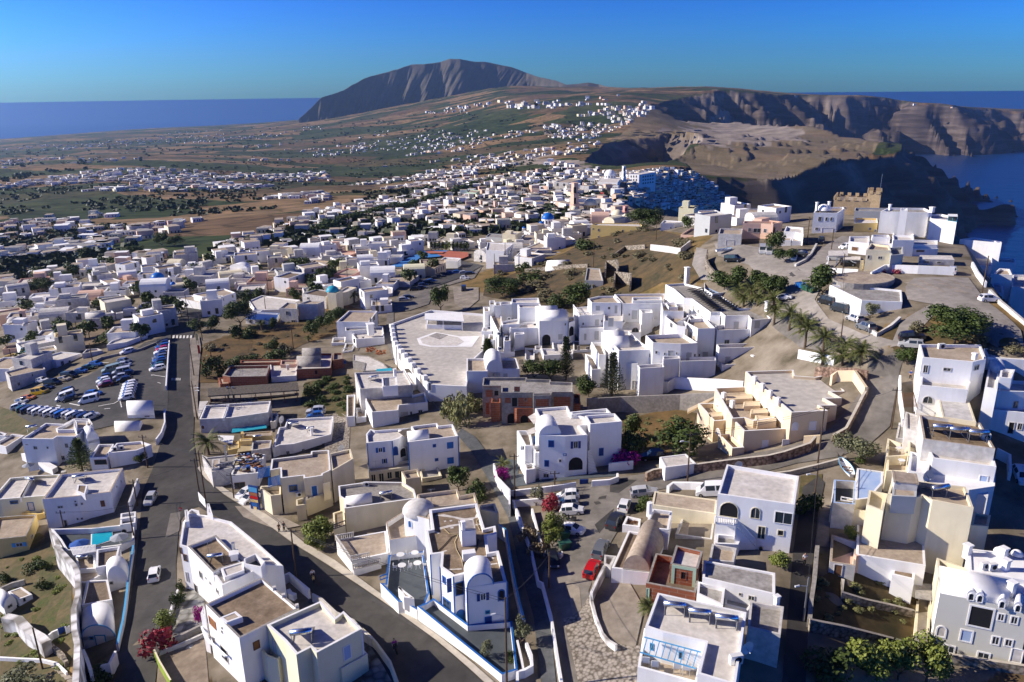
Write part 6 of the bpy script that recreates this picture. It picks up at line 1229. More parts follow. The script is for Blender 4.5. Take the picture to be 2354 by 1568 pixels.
H=House('house','white corner house with cream-edged arches, balustraded balcony and outside stair');H.block('U',[(1826,1160),(1836,1094),(1670,1067),(1649,1135)],base=(1815,1272),roof='rwhite')
H.win('I',1908,1085,2085,1225,arch=True,frame='cream',fill='dark');H.win('I',2192,1132,2285,1240,arch=True,frame='cream');H.win('G',2255,130,2332,250,frame='cream');H.win('H',58,0,228,112,frame='white');H.win('H',85,165,147,220,frame='cream',fill='dark');H.win('G',2105,270,2220,400,arch=True,fill='dark',bars=False);H.win('G',2265,310,2312,372,arch=True);zf=H.z-3.6
H.slab('balcony','I',[(1868,1275),(2058,1300),(2100,1240),(1890,1200)],zf,.3,'white');H.rail('I',[(1868,1275),(2058,1300)],zf,1.0,'white');H.stair('I',(2058,1300),(2100,1245),(2235,1490),(2290,1440),zf,zf-3.2,14,'rwhite','white');A,B_=at_z('I',(2058,1300),zf),at_z('I',(2235,1490),zf-3.2);b=MB()
for i in range(20):q=A.lerp(B_,i/19);b.bar(q,q+Vector((0,0,.95)),.06,5)
b.bar(A+Vector((0,0,.95)),B_+Vector((0,0,.95)),.1,4);b.make('balustrade',['white'],H.o);H.block('G',[(1870,290),(2080,300),(2115,220),(1880,200)],z=zf-2.4,ph=.5,roof='rgrey');solar('I',(2300,985),H.pl,.2,'solar water heater on the roof of the corner house with outside stair');dish('I',(2075,800),H.pl,0,'satellite dish on the roof of the corner house with outside stair',1.3)
H=House('house','white house with sky-blue pergola and three solar heaters at the bottom edge');H.block('G',[(1225,1052),(1390,1106),(1776,1196),(1706,1485),(2055,1590),(2156,922),(1340,742)],h=7.2,roof='rwhite',ph=.6);H.block('G',[(1155,1425),(1705,1575),(1770,1220),(1215,1068)],dz=-3.0,roof='rtan',ph=1.0)
H.wins('G',[(1268,1205,1302,1270),(1532,1285,1568,1350)],frame='skyblue');H.slats('G',[(1215,1150),(1738,1290),(1690,1440),(1178,1290)],H.z-.7,9,'skyblue',.06)
for q,w in(((1490,925),'left'),((1718,990),'middle'),((1962,1045),'right')):solar('G',q,H.zs[0]-.6,-.2,f'{w} one of three solar water heaters in a row at the bottom edge',1.2)
for q,w in(((1228,1420),'leftmost'),((1310,1455),'second'),((1515,1470),'third'),((1598,1485),'rightmost')):first_or_dup('chair',mk_chair,at_z('G',q,H.pl),3.0,1.7,f'white armchair under the sky-blue pergola, {w} of four','armchairs under the pergola')
ac('G',(2055,1390),H.zs[0]-.6,.2,'grey machine box at the right end of the three solar heaters',1.4);dish('G',(2140,1350),H.zs[0]-1,.4,'white satellite dish on the right wall at the bottom edge',1.6)
fence('white curved kerb wall of the raised pavement beside the street','G',[(850,492),(790,610),(728,745),(735,820),(770,960),(830,1110),(890,1180),(960,1220)],[1.8,1.8,1.6,.8,.7,.7,.8,1.0],.35,'whiterock');fence('white wall with blue paint between the footpath and the street, lower length','G',[(55,-20),(110,160),(180,350),(240,630),(280,650),(360,950),(430,1400),(460,1580)],1.1,.3);fence('white wall along the planted strip beside the parked cars','I',[(185,1145),(215,1260),(255,1420),(300,1530),(450,1560),(462,1540)],.9,.3)
fence('white wall above the planted strip beside the footpath','I',[(10,1065),(60,1200),(105,1330)],1.5,.3);fence('short white wall at the head of the planted strip','I',[(15,1072),(290,1050)],1.2,.3)
# bottom right
H=Q('tall grey-green house with rounded white roof and white-framed windows in the bottom right corner','sage','H',[([(1590,706),(2430,875),(2450,660),(2205,620),(1572,515)],'b',(1482,1256),'white',{'ph':.05,'cap':'white'}),([(1850,540),(2430,640),(2430,400),(1840,335)],'d',.6,'white',{'ph':.15,'wall':'white'}),([(1345,1112),(1482,1136),(1505,800),(1368,790)],'d',-6.3,'rwhite',{'ph':.6,'wall':'cream'}),([(1562,600),(1825,640),(1830,520),(1552,420)],'d',-.3,'cream',{'wall':'cream','ph':.5})],(),frame='white')
H.vault('H',[(1590,706),(1572,515),(2205,640),(2215,832)],rise=1.0,z=H.zs[0]);H.win('H',1832,865,2080,1070,frame='white',fill='dark',fw=.2);H.wins('H',[(2105,930,2180,1005),(2225,955,2305,1035),(2050,1138,2135,1225),(2170,1165,2255,1240),(1597,1220,1725,1300),(1915,1285,2048,1355)],frame='white',fw=.18);H.win('H',1540,1042,1645,1155,arch=True,frame='white',fill='offwhite',fw=.18);H.win('H',1758,1080,1888,1200,frame='white',fill='rblue',fw=.18);H.door('H',2225,1255,2345,1390,fill='rwhite',frame='white')
for x,y in((1868,742),(1948,760),(2152,815),(2298,850)):H.vault('H',[(x-36,y+8),(x+38,y+20),(x+50,y-60),(x-24,y-72)],rise=.55,z=H.zs[0]+.1,name='dormer');H.win('H',x-30,y+2,x+32,y+75,arch=True,frame='white')
for q in((1822,420),(2170,560),(2150,450),(2225,770)):H.chimney('H',q,1.8,.7,H.zs[0])
for x,y in((2130,368),(2290,392)):H.dome('H',(x,y),.7,H.zs[1],'white')
H.slab('awning','H',[(1355,790),(1505,812),(1512,662),(1355,655)],H.zs[0]-4.2,.1,'rgrey');H.edge('H',(1590,706),'white',.25,z1=H.zs[0]-.1)
for q,w in(((1990,520),'left'),((2060,530),'right')):ac('H',q,H.zs[1],.2,f'{w} air conditioner box on the rounded white roof',1.1)
H=Q('old white barn with mottled brown roof above the weedy plot','white','H',[([(815,392),(1450,497),(1432,182),(820,74)],'b',(805,560),'rtan',{'ph':.04}),([(1140,572),(1346,622),(1352,553),(1148,509)],'d',-1.4,'rbrown',{'ph':.03}),([(568,458),(805,496),(822,272),(585,206)],'d',-.6,'peach',{'ph':1.2,'wall':'offwhite','cap':'rtan'})],(),(),'barn','barn');H.door('H',600,480,685,592,fill='wood');H.edge('H',(815,392),'peach',.5,z1=H.zs[0])
for l,P,h,t,m in[('concrete wall along the dark lane beside the weedy plot',[(455,305),(430,600),(400,800),(385,985)],1.3,.5,'concrete'),('dry stone wall below the weedy plot',[(385,985),(700,1045),(1000,1120),(1230,1180)],1.7,.4,'stonewall'),('stone terrace wall across the weedy plot',[(690,615),(685,735),(900,800),(1130,850),(1350,905)],1.0,.4,'stonewall'),('low stone base wall in front of the grey-green house',[(1490,1280),(1900,1340),(2430,1420)],1.2,.4,'stonewall')]:fence(l,'H',P,h,t,m,'kerb' if m!='concrete' else None)
H=Q('large cream house with tiled box and wavy parapet at the right','cream','J',[([(1100,1402),(1345,1440),(1425,1416),(1512,1460),(1892,1532),(1818,1336),(1460,1292),(1142,1262)],'h',9.2,'rtan'),([(1140,1420),(1365,1430),(1372,1308),(1150,1290)],'d',.3,'rtan',{'wall':'grey','ph':.05,'zb':'-2.5'}),([(580,1490),(915,1568),(940,1440),(820,1440),(600,1470)],'d',-4.5,'rtan',{'ph':.4}),([(905,1500),(1060,1560),(1100,1400),(930,1365)],'d',-1.2,'cream',{'ph':.8})]);H.slats('J',[(1148,1195),(1165,1290),(1378,1312),(1355,1222)],H.zs[0]+1.4,9,'rtan',.16,'tile_ridge');H.slab('tile_roof','J',[(1148,1195),(1165,1290),(1378,1312),(1355,1222)],H.zs[0]+1.35,1.7,'offwhite');dish('J',(1440,1330),H.pl+1,.3,'dark satellite dish on the large cream house',1.8);solar('J',(1540,1415),H.zs[0]-.5,.2,'solar water heater on the large cream house',1.2);H.block('H',[(1865,122),(2026,132),(2050,30),(1890,0)],dz=-3.2,ph=.3)
H=Q('white house with smooth sloping white roof below the three solar tanks','white','J',[([(1515,1072),(2100,1154),(2055,985),(1425,908)],'h',8.0,'rwhite'),([(1480,1292),(1850,1365),(2085,1330),(2098,1160),(1515,1085)],'d',-2.4,'white',{'ph':.02}),([(1850,1385),(2025,1420),(2030,1340),(1935,1320)],'d',-3.2,'white',{'ph':.1}),([(1290,1190),(1470,1225),(1500,1060),(1310,1010)],'d',-1.2,'white',{'ph':.4})]);H.win('J',1935,1230,2020,1335,fill='rblue',frame='white',bars=False)
H=Q('brown-roofed house carrying three solar tanks in a row at the right','offwhite','J',[([(1430,895),(2090,985),(1952,746),(1393,673)],'h',9.4,'rbrown',{'cap':'rtan'}),([(1605,694),(1915,742),(1852,556),(1566,529)],'d',.2,'offwhite',{'ph':.05,'wall':'cream'}),([(1265,800),(1385,830),(1392,680),(1265,645)],'d',-2.2,'rwhite',{'ph':.2}),([(1175,890),(1290,900),(1290,740),(1205,735)],'d',-5,'concrete',{'ph':.1})])
for q,w in(((1575,860),'left'),((1730,885),'middle'),((1905,910),'right')):solar('J',q,H.zs[0]-.5,-.15,f'{w} solar tank of the row on the brown roof',1.3)
ac('J',(2000,900),H.zs[0]-.5,-.2,'air conditioner at the right end of the brown roof with solar tanks',1.2)
Q('cream café terrace wall with swooping edge beside the olive tree','cream','J',[([(1090,1190),(1290,1195),(1300,1000),(1100,960)],'h',3.4,'rtan',{'ph':1.0}),([(1085,1060),(1280,1050),(1290,960),(1100,890)],'d',.5,'rtan',{'ph':1.0}),([(1290,1050),(1400,1060),(1390,880),(1300,820)],'d',1.6,'cream',{'ph':.8})],name='cafe_terrace',cat='terrace')
for q in((1205,1015),(1225,1130)):first_or_dup('table',mk_table,on_ground('J',q,3.0),0,1,f'{"upper" if q[1] < 1100 else "lower"} round table on the cream café terrace','café tables')
H=Q('tall white three-storey house with tan roof and arched window at the right','white','J',[([(1420,146),(1886,188),(2008,160),(1955,28),(1390,25)],'b',(1372,652),'rtan'),([(1400,402),(1838,446),(1885,300),(1410,280)],'d',-3.4,'plaza',{'ph':.8})],[(1425,215,1475,290),(1608,240,1685,275),(1895,215,1940,265),(1422,500,1522,572,1)]);ac('J',(1590,65),H.zs[0]-.5,.1,'air conditioner at the back of the tan three-storey roof',1.2);H.slats('J',[(1240,470),(1250,605),(1372,608),(1340,470)],H.zs[0]-6.2,12,'wood',.06);H.chimney('J',(1895,165),1.0,.6,H.zs[0]-.3)
H=Q('white house with barrel roof and open door at the right edge','white','J',[([(1985,616),(2430,665),(2430,450),(2110,442)],'b',(1966,800),'rwhite'),([(2110,455),(2430,465),(2430,365),(2165,356)],'d',2.6,'rwhite'),([(2020,145),(2430,175),(2430,92),(1985,62)],'d',5.0,'rwhite'),([(1995,420),(2110,440),(2130,250),(2030,230)],'d',3.6,'rwhite'),([(2130,330),(2240,340),(2272,258),(2140,250)],'d',4.4,'rwhite')],[(2250,545,2300,615),(2290,750,2342,815)]);H.door('J',2205,740,2265,850,fill='dark');H.vault('J',[(2170,290),(2170,200),(2040,150),(2030,240)],rise=1.2,z=H.zs[3])
fence('white garden wall left of the three-storey house','J',[(1215,310),(1218,470),(1245,640),(1240,730)],1.5,.3);fence('small white and blue wall of the steep garden at the right edge','J',[(2110,980),(2225,1040),(2230,1190)],1.6,.4)
H=Q('small house with sky-blue painted roof beside the lane','cream','J',[([(800,1458),(935,1440),(1056,1300),(1062,1197),(818,1164)],'h',4.4,'rblue',{'ph':.1,'cap':'white'}),([(598,1482),(800,1500),(815,1282),(606,1270)],'d',-.4,'slate',{'ph':1.2,'wall':'offwhite','cap':'rblue'})]);H.rail('J',[(670,1460),(780,1480)],H.zt,.6,'white',.6,'railing',.03)
def boat(label,fr,p,rz,L=4.6,tilt=0,h=.4,z0=-66):
 g=on_ground(fr,p,h,z0);o=thing('rowing_boat',label,'boat',g);V=[];f=[];n=9
 for i in range(n):
  t=i/(n-1);w=.85*(math.sin(math.pi*(.12+.8*t))**.7)*(1 if t<.85 else 1-(t-.85)*4);d=.5*(1-.5*t**3);x=(t-.45)*L
  V+=[(x,-w,.65+.25*t*t),(x,-w*.6,.65-d),(x,0,.6-d),(x,w*.6,.65-d),(x,w,.65+.25*t*t)]
 for i in range(n-1):
  for j in range(4):a=i*5+j;f.append((a,a+5,a+6,a+1))
 f+=[(0,1,2,3,4)];mesh_obj('hull',V,f,'white',o);b=MB()
 for x in(-.8,.3):b.box((x,0,.48),.3,1.3,.05)
 b.make('thwart',['wood'],None).parent=o;b=MB();b.tube([(v[0],v[1],v[2]) for v in V[0::5]]+[(v[0],v[1],v[2]) for v in V[4::5]][::-1],.05);mesh_obj('gunwale',b.v,b.f,'skyblue',o);o.rotation_euler=(0,0,rz);return o
boat('white rowing boat laid up in the yard below the olive tree','J',(720,1190),1.5,5.2)
drape('street','U',[(1795,1590),(1822,1270),(1845,1120),(1880,1095),(1895,1110),(1880,1180),(1872,1250),(1862,1340),(1850,1590)],'asphalt',.06);drape('pavement','H',[(430,320),(560,330),(560,150),(580,0),(480,0)],'concrete_ground',.08)
# upper right plateau
z4=-42
H=Q('white windowless store with low grey roof beside the dark vans','white','O',[([(862,1114),(1236,1130),(1228,1020),(1010,1000),(568,973)],'b',(856,1276),'rgrey',{'ph':.4})],name='store',cat='store',g0=z4)
P_=[(880+290*math.cos(a/20*6.283),908+58*math.sin(a/20*6.283)) for a in range(20)];Q('round tan concrete platform behind the white windowless store','concrete','O',[(P_,'h',1.0,'rtan',{'ph':.05})],name='platform',cat='platform',g0=z4)
Q('cream house with outside stair beside the round platform','cream','O',[([(905,648),(1132,656),(1115,610),(945,590)],'b',(890,850),'rtan'),([(1130,700),(1245,690),(1240,620),(1125,630)],'d',-.6,'rgrey',{'wall':'grey'})],[(912,698,940,735),(1010,708,1055,737)],g0=z4).stair('O',(850,735),(880,735),(840,850),(882,852),z4+3.2,z4,12,'rgrey','cream')
H=Q('long white stepped house with brown window behind the cream stair house','white','O',[([(745,572),(930,592),(935,522),(748,526)],'b',(735,682),'rwhite'),([(930,592),(1560,604),(1562,562),(1380,558),(925,552)],'d',-.3,'rwhite'),([(1250,640),(1565,640),(1562,600),(1240,600)],'d',-1.2,'rwhite'),([(1150,560),(1345,562),(1340,520),(1145,510)],'d',1.0,'rwhite'),([(960,530),(1125,535),(1110,510),(955,512)],'d',.9,'rwhite')],[(768,622,830,660),(1362,650,1440,672)],fill='wood',g0=z4)
H.slab('carport_roof','O',[(553,705),(735,702),(735,656),(556,658)],z4+3,.2,'rwhite');H.slab('carport_roof','O',[(690,740),(850,740),(850,710),(700,712)],z4+2.6,.2,'rwhite');b=MB();posts_under(b,[at_z('O',q,z4+2.8) for q in((560,702),(640,702),(728,700))],z4+2.8,.12);b.make('post',['white'],H.o)
Q('low beige shed with ribbed white roof behind the white wall','offwhite','O',[([(1388,735),(1716,742),(1690,702),(1396,698)],'b',(1390,790),'rwhite',{'ph':.02})],[(1432,752,1487,772),(1552,758,1592,778)],name='shed',cat='shed',g0=z4)
fence('white wall with shrubs in front of the plateau houses','O',[(950,855),(1080,785),(1385,795),(1720,808)],1.9,.35,g0=z4);fence('low white wall with dark panels in front of the carport','O',[(545,765),(550,815),(830,830)],1.1,.3,g0=z4)
Q('pale yellow house with white parapet below the castle','yellow','O',[([(790,405),(1010,402),(1005,360),(805,355)],'b',(790,488),'rwhite')],[(925,445,950,470),(975,462,998,487)],cap='white',g0=z4)
H=Q('big blank-walled white building with glazed roof pavilion at the cliff edge','white','O',[([(1035,297),(1470,308),(1512,300),(1440,266),(1110,262)],'b',(1012,497),'rgrey',{'ph':.6}),([(1488,360),(1735,390),(1745,352),(1600,322),(1495,322)],'d',-1.2,'rwhite'),([(1215,285),(1285,288),(1285,268),(1218,268)],'d',1.4,'white'),([(1155,535),(1345,530),(1340,495),(1150,492)],'d',-6.2,'rwhite')],g0=z4);H.win('O',1655,335,1742,388,frame='teal');H.slab('pavilion_roof','O',[(1650,335),(1745,340),(1742,322),(1655,320)],H.zs[0]+.6,.2,'white');H.chimney('O',(1118,285),1.6,.6,H.zs[0]);H.chimney('O',(1505,305),1.4,1.0,H.zs[0])
K_=House('castle','tan crenellated castle-like mansion with square tower above the cliff','castle','stonetan');K_.block('O',[(606,190),(1034,208),(1036,160),(640,145)],base=(600,330),roof='rtan',g0=z4,ph=.4);K_.block('O',[(918,132),(1040,140),(1040,108),(925,104)],dz=2.6,roof='rtan',ph=.5);K_.slab('string_course','O',[(604,222),(1036,240),(1038,236),(606,218)],K_.zs[0]-1.6,.3,'stonetan')
for P_,z in(([(606,190),(918,203),(930,160),(640,145),(606,190)],K_.zs[0]),([(918,132),(1040,140),(1040,108),(925,104),(918,132)],K_.zs[1])):
 E=[at_z('O',p,z) for p in P_]
 for a,c in zip(E,E[1:]):
  n=max(2,int((c-a).length/2.4))
  for i in range(n):q=a.lerp(c,(i+.5)/n);b=MB();b.box((q.x,q.y,z-.05),1.2,.5,1.1,math.atan2(c.y-a.y,c.x-a.x));b.make('merlon',['stonetan'],K_.o)
q=at_z('O',(1030,110),K_.zs[1]);b=MB();b.bar(q,q+Vector((0,0,6)),.05,5);b.make('flagpole',['metal'],K_.o);K_.wins('O',[(690,255,720,275),(755,335,780,370)],fill='dark')
H=Q('white house with small dome and garage left of the castle','white','O',[([(420,308),(640,312),(706,268),(690,256),(450,258)],'b',(408,500),'rtan'),([(415,395),(620,400),(625,375),(415,380)],'d',-3.4,'rwhite',{'ph':.3})],[(460,345,492,388),(525,350,548,385),(570,350,592,385),(433,445,462,470)],g0=z4);H.dome('O',(515,285),2.0,H.zs[0],'white');H.door('O',492,448,597,508,fill='white');H.chimney('O',(445,290),2.4,.6,H.zs[0]);H.chimney('O',(558,270),2.0,.6,H.zs[0])
Q('grey plastered building between the castle and the blank white walls','grey','O',[([(795,292),(1110,300),(1115,266),(800,262)],'b',(795,367),'rgrey')],g0=z4)
Q('white terraced house below the plateau edge at the far right','white','O',[([(1765,552),(2150,588),(2145,572),(1900,536)],'b',(1800,600),'rwhite',{'zb':'-9'}),([(2062,872),(2248,882),(2222,826),(2130,820)],'d',-3.5,'rtan',{'zb':'-9'}),([(1870,790),(2060,800),(2060,720),(1880,700)],'d',-4.2,'rwhite',{'zb':'-7'}),([(2240,990),(2420,1000),(2400,880),(2250,880)],'d',-6.0,'rwhite',{'zb':'-9'}),([(2090,760),(2280,770),(2270,730),(2090,720)],'d',-5.5,'rwhite',{'zb':'-9'}),([(2065,1040),(2170,1050),(2150,960),(2065,945)],'d',-4.5,'rwhite',{'zb':'-7'})],g0=z4)
fence('white parapet of the plateau car park','O',[(1882,760),(1930,850),(2005,945)],1.2,.4,g0=z4);fence('tan parapet along the cliff edge of the car park','O',[(2040,1010),(2140,1115),(2260,1215),(2420,1350)],.9,.5,'offwhite',g0=z4);fence('pale kerb wall around the weedy corner of the car park','O',[(870,1320),(1010,1415),(1130,1340),(1215,1265)],.8,.5,'offwhite',g0=z4)
H=Q('peach two-storey house with outside stair facing the upper car park','peach','d',[([(340,273),(500,276),(606,286),(600,258),(350,254)],'b',(334,415),'rtan')],[(385,315,412,350),(430,318,498,358),(520,322,550,357)],g0=-46)
Q('ochre yellow cube house at the cliff edge above the upper car park','yellow','d',[([(275,162),(402,166),(440,156),(300,148)],'b',(272,245),'rwhite')],g0=-46);Q('smaller ochre house with white roof at the cliff edge','yellow','d',[([(545,168),(645,152),(640,140),(500,145)],'b',(547,210),'rwhite')],g0=-46);Q('white cube house between the two ochre houses','white','d',[([(425,182),(536,187),(542,166),(460,150)],'b',(425,242),'rwhite')],[(440,195,452,207)],g0=-46)
H=Q('white house with pale garage door at the left of the upper car park','white','d',[([(180,412),(290,416),(300,390),(200,388)],'b',(178,472),'rtan'),([(125,365),(330,372),(340,322),(140,318)],'d',1.8,'rtan',{'wall':'offwhite'})],g0=-46);H.door('d',190,420,264,472,fill='rwhite')
Q('row of white garages with tan roofs beside the upper car park','white','d',[([(655,420),(762,424),(775,390),(660,385)],'b',(655,476),'rtan',{'ph':.1}),([(768,428),(860,430),(860,400),(778,395)],'d',-.1,'rtan',{'ph':.1}),([(700,345),(800,350),(870,372),(870,312),(720,300)],'d',1.8,'rwhite')],g0=-46);fence('curving stone retaining wall beside the upper car park','d',[(30,530),(20,580),(45,640),(90,690),(130,720)],2.2,.5,'stonewall',g0=-46);fence('tan kerb wall along the road bend below the white domed house','d',[(985,450),(940,530),(880,590),(800,630)],.8,.5,'offwhite',g0=-44)
Q('pink flat-roofed house at the left edge of the upper plateau','peach','R',[([(2022,745),(2235,760),(2400,720),(2300,665),(2110,690)],'b',(2022,790),'rdark',{'cap':'peach'})],[(2170,765,2190,780)],g0=-48)
# === the town in the middle distance: traced houses
W_={'w':'white','o':'offwhite','c':'cream','y':'yellow','p':'pink','h':'peach','g':'grey','b':'buff','s':'stonewall'}
def row(fr,L):
 out=[]
 for lab,wl,pts,base,*ex in L:
  H=Q(lab,W_[wl[0]],fr,[(pts,'b',base,{'t':'rtan','w':'rwhite','g':'rgrey','d':'rdark'}[wl[1]],{'ph':.4})],[q for q in ex if isinstance(q,tuple)])
  if 'v' in wl:H.vault(fr,[pts[1],pts[2],pts[3],pts[0]],rise=1.5,mat_='concrete' if 'G' in wl else 'teal' if 'B' in wl else W_[wl[0]],z=H.z-.1)
  if 'x' in wl:H.vault(fr,pts,rise=1.5,mat_='teal' if 'B' in wl else W_[wl[0]],z=H.z-.1)
  out.append(H)
 return out
row('M',[('tall white barrel-vaulted house beside the church with ochre bell tower','wwx',[(415,765),(530,775),(560,745),(470,725)],(420,850),(462,745,472,765)),('white house with low roof dome at the far edge of the car park','ww',[(512,968),(748,895),(560,880),(352,938)],(515,1032),(560,965,590,1025),(630,958,652,990)),('pinkish white house with sunken roof terrace left of the car park','ot',[(85,1112),(415,1040),(390,975),(45,1066)],(110,1250),(158,1160,188,1195),(290,1080,305,1110)),('pale yellow cube house at the left edge beyond the car park','yt',[(70,962),(203,926),(130,892),(-20,940)],(75,1035)),('peach house with long parapet at the left edge','ht',[(20,858),(340,832),(300,800),(60,826)],(22,915)),('white house with twin turquoise barrel roofs at the left','wwxB',[(200,925),(315,932),(300,892),(182,890)],(204,970)),('white house with shallow barrel roof below the church with ochre tower','ww',[(225,805),(358,768),(270,736),(150,772)],(230,850)),('white flat house with four dark windows right of the ochre bell tower','wt',[(345,705),(590,642),(520,610),(325,652)],(350,752),(505,655,520,690),(535,645,550,680),(560,640,572,668),(400,690,415,715)),('lilac-white windowless barrel house above the brown slope','owv',[(785,580),(978,572),(966,546),(792,552)],(795,690),(845,607,872,632)),('white cube house with stepped roof above the brown slope','ww',[(1130,492),(1264,482),(1226,464),(1132,478)],(1135,562),(1205,515,1218,530)),('low white cube beside the stepped white house','ww',[(1062,532),(1130,522),(1128,510),(1066,522)],(1065,590)),('white house with slanting parapet behind the grey barrel store','ww',[(1265,480),(1482,422),(1420,400),(1290,442)],(1268,520)),('grey barrel-roofed store above the hedge','ogvG',[(1312,492),(1450,482),(1440,468),(1322,472)],(1318,535)),('white flat-roofed café with wide window at the road bend','ww',[(1440,508),(1520,518),(1670,486),(1592,464)],(1450,552),(1497,502,1557,532)),('white shop with roof tanks and dark doorway at the road bend','wt',[(1840,432),(1948,405),(1762,360),(1612,380)],(1840,498),(1876,436,1925,490),(1640,395,1650,415)),('white house with grey balcony right of the shop with roof tanks','wt',[(2165,336),(2062,300),(1775,352),(1960,402)],(2160,450),(2130,355,2147,385),(2010,395,2060,420)),('grey-white flat house above the road bend','ot',[(1815,292),(2030,266),(1985,250),(1816,262)],(1815,342),(1850,300,1860,330)),('long low white house above the hedge of dark bushes','ww',[(2155,264),(2400,250),(2350,222),(2160,240)],(2160,306),(2185,270,2195,290),(2222,268,2232,288)),('large bright white house with rounded gable behind the palms','wwx',[(2112,102),(2270,112),(2300,88),(2190,80)],(2118,218)),('white two-storey house with many blue shutters left of the yellow church','wt',[(985,252),(1112,226),(1042,204),(915,218)],(990,325),(1015,252,1027,270),(1045,245,1057,262),(1072,238,1083,255),(945,280,960,315),(1040,290,1055,305)),('grey cube house below the white house with blue shutters','og',[(752,310),(874,314),(866,298),(782,296)],(756,372)),('white two-storey house left of the grey cube house','ot',[(630,256),(766,263),(746,238),(642,235)],(640,332),(722,285,735,300)),('long white house with tan roof in front of the dark trees','wt',[(465,330),(606,316),(590,295),(500,300)],(470,372),(570,330,582,345)),('low white house at the left end of the tree row','ww',[(305,362),(442,348),(420,330),(312,345)],(310,412),(362,372,378,388)),('bluish white house with stepped roof at the far left','ow',[(105,482),(336,462),(302,430),(182,430)],(110,526)),('pale cream flat-roofed house left of the road bend','ct',[(760,458),(988,422),(940,405),(792,424)],(766,496),(830,462,842,478)),('white house behind the leafless dark tree','wt',[(938,482),(1060,470),(1045,450),(955,452)],(942,530)),('long tan-roofed house behind the ochre bell tower','ot',[(425,534),(632,492),(612,470),(480,500)],(430,576)),('white house with blue shutter strip at the far left edge','wt',[(40,398),(202,386),(172,365),(62,375)],(45,442),(170,395,185,415)),('open white concrete roof beside the car park entrance','ww',[(980,818),(1160,792),(1355,718),(1192,722),(1020,782)],(985,876)),('small grey store with tan roof beyond the car park wall','ot',[(755,898),(945,868),(900,850),(792,858)],(760,950))])
row('N',[('salmon pink school building with square windows','pt',[(1418,168),(1572,186),(1686,130),(1546,112)],(1422,262),(1447,190,1461,208),(1490,195,1504,213)),('white and grey two-storey house with square roof tower below the pink school','od',[(1345,378),(1428,326),(1262,304),(1128,346)],(1352,488),(1175,378,1198,402),(1380,385,1396,416)),('blank grey-blue house wall above the dry field','ot',[(1090,442),(1266,442),(1332,416),(1200,404)],(1092,592)),('white house with two framed windows above the dry field','ot',[(920,480),(1085,487),(1082,432),(990,425)],(926,612),(980,507,1010,546),(1030,588,1070,620)),('cream house with turquoise barrel roof beside the palm','cw',[(1425,350),(1545,330),(1632,290),(1545,280)],(1432,476),(1488,370,1503,398)),('white stepped house with black awning below the upper car park','ww',[(1700,380),(1960,342),(1965,290),(1850,268),(1640,312)],(1705,412)),('low white house with arched door below the sports court','wt',[(1678,118),(1780,130),(1862,106),(1740,86)],(1680,165),(1705,125,1725,165,1)),('white house with long tan roof right of the pink school','wt',[(1800,150),(1965,165),(2032,130),(1850,112)],(1802,190)),('pale house with grey roof beside the parked row of cars','ot',[(1960,230),(2120,240),(2202,180),(2050,160),(1915,200)],(1965,285)),('broad white house with cream roof above the blue restaurant terrace','ww',[(700,500),(935,492),(1112,406),(760,362),(640,412)],(702,540)),('yellow house with dark windows below the pink houses','yt',[(935,90),(1030,95),(1070,30),(960,40)],(938,160),(967,115,982,135)),('beige house with two arched loggias left of the dark trees','bt',[(1182,80),(1330,100),(1410,50),(1240,38)],(1190,165),(1232,100,1258,135,1),(1265,105,1290,135,1))])
H=Q('white restaurant with blue-railed roof terrace beside the road bend','white','N',[([(608,578),(885,598),(920,525),(640,508)],'b',(612,625),'deepblue',{'cap':'blue','ph':.6})],[(645,590,668,618),(750,600,790,630)]);H.slats('N',[(620,560),(650,500),(770,490),(740,520)],H.z+2,8,'white',.1)
H=House('dome','turquoise dome and vault roof beside the cream house','house','cream');H.block('N',[(1360,340),(1440,345),(1500,320),(1400,300)],h=6.5,roof='rwhite');H.dome('N',(1410,325),2.2,H.z-.3,'teal')
row('R',[('long ochre yellow two-storey building on the ridge edge','yw',[(1195,658),(1682,672),(1650,642),(1250,640)],(1197,790),(1258,690,1275,715),(1478,700,1495,728),(1555,705,1570,728),(1210,685,1220,700),(1258,757,1274,775),(1480,765,1498,778)),('white house with double row of arches beside the school court','ww',[(395,898),(482,830),(245,815),(230,888)],(400,1048),(395,915,410,960,1),(440,880,452,925,1),(460,870,470,910,1),(180,985,200,1005)),('white barrel-roofed chapel in the brown hillside','wwv',[(775,1085),(1030,1048),(1026,990),(798,996)],(778,1110)),('blue-shaded white house with flat roof left of the white chapel','wt',[(500,945),(655,930),(720,880),(560,885)],(502,1035),(552,940,572,975)),('long white house with blue shade wall behind the white chapel','wt',[(655,900),(850,830),(730,810),(560,880)],(658,950),(790,850,800,870)),('white house with tan roof right of the long blue-shaded house','wt',[(880,800),(1055,790),(1000,760),(830,775)],(882,870)),('large tan-roofed white house behind the blue-shaded houses','wt',[(520,800),(740,800),(800,745),(580,745)],(522,855)),('grey stone wall block left of the tan-roofed white house','gg',[(228,765),(545,790),(600,752),(262,735)],(230,815)),('dark stone ruin roof on the brown hillside','gt',[(1140,1165),(1310,1170),(1280,1058),(1160,1050)],(1145,1260),(1210,1215,1250,1290)),('flat stone store above the white chapel','gg',[(705,930),(930,930),(990,910),(760,895)],(708,970)),('white house with roof rail on the ridge edge','ww',[(1840,640),(1960,640),(2060,625),(1870,612)],(1842,715),(1925,675,1938,692),(1970,675,1985,695))])
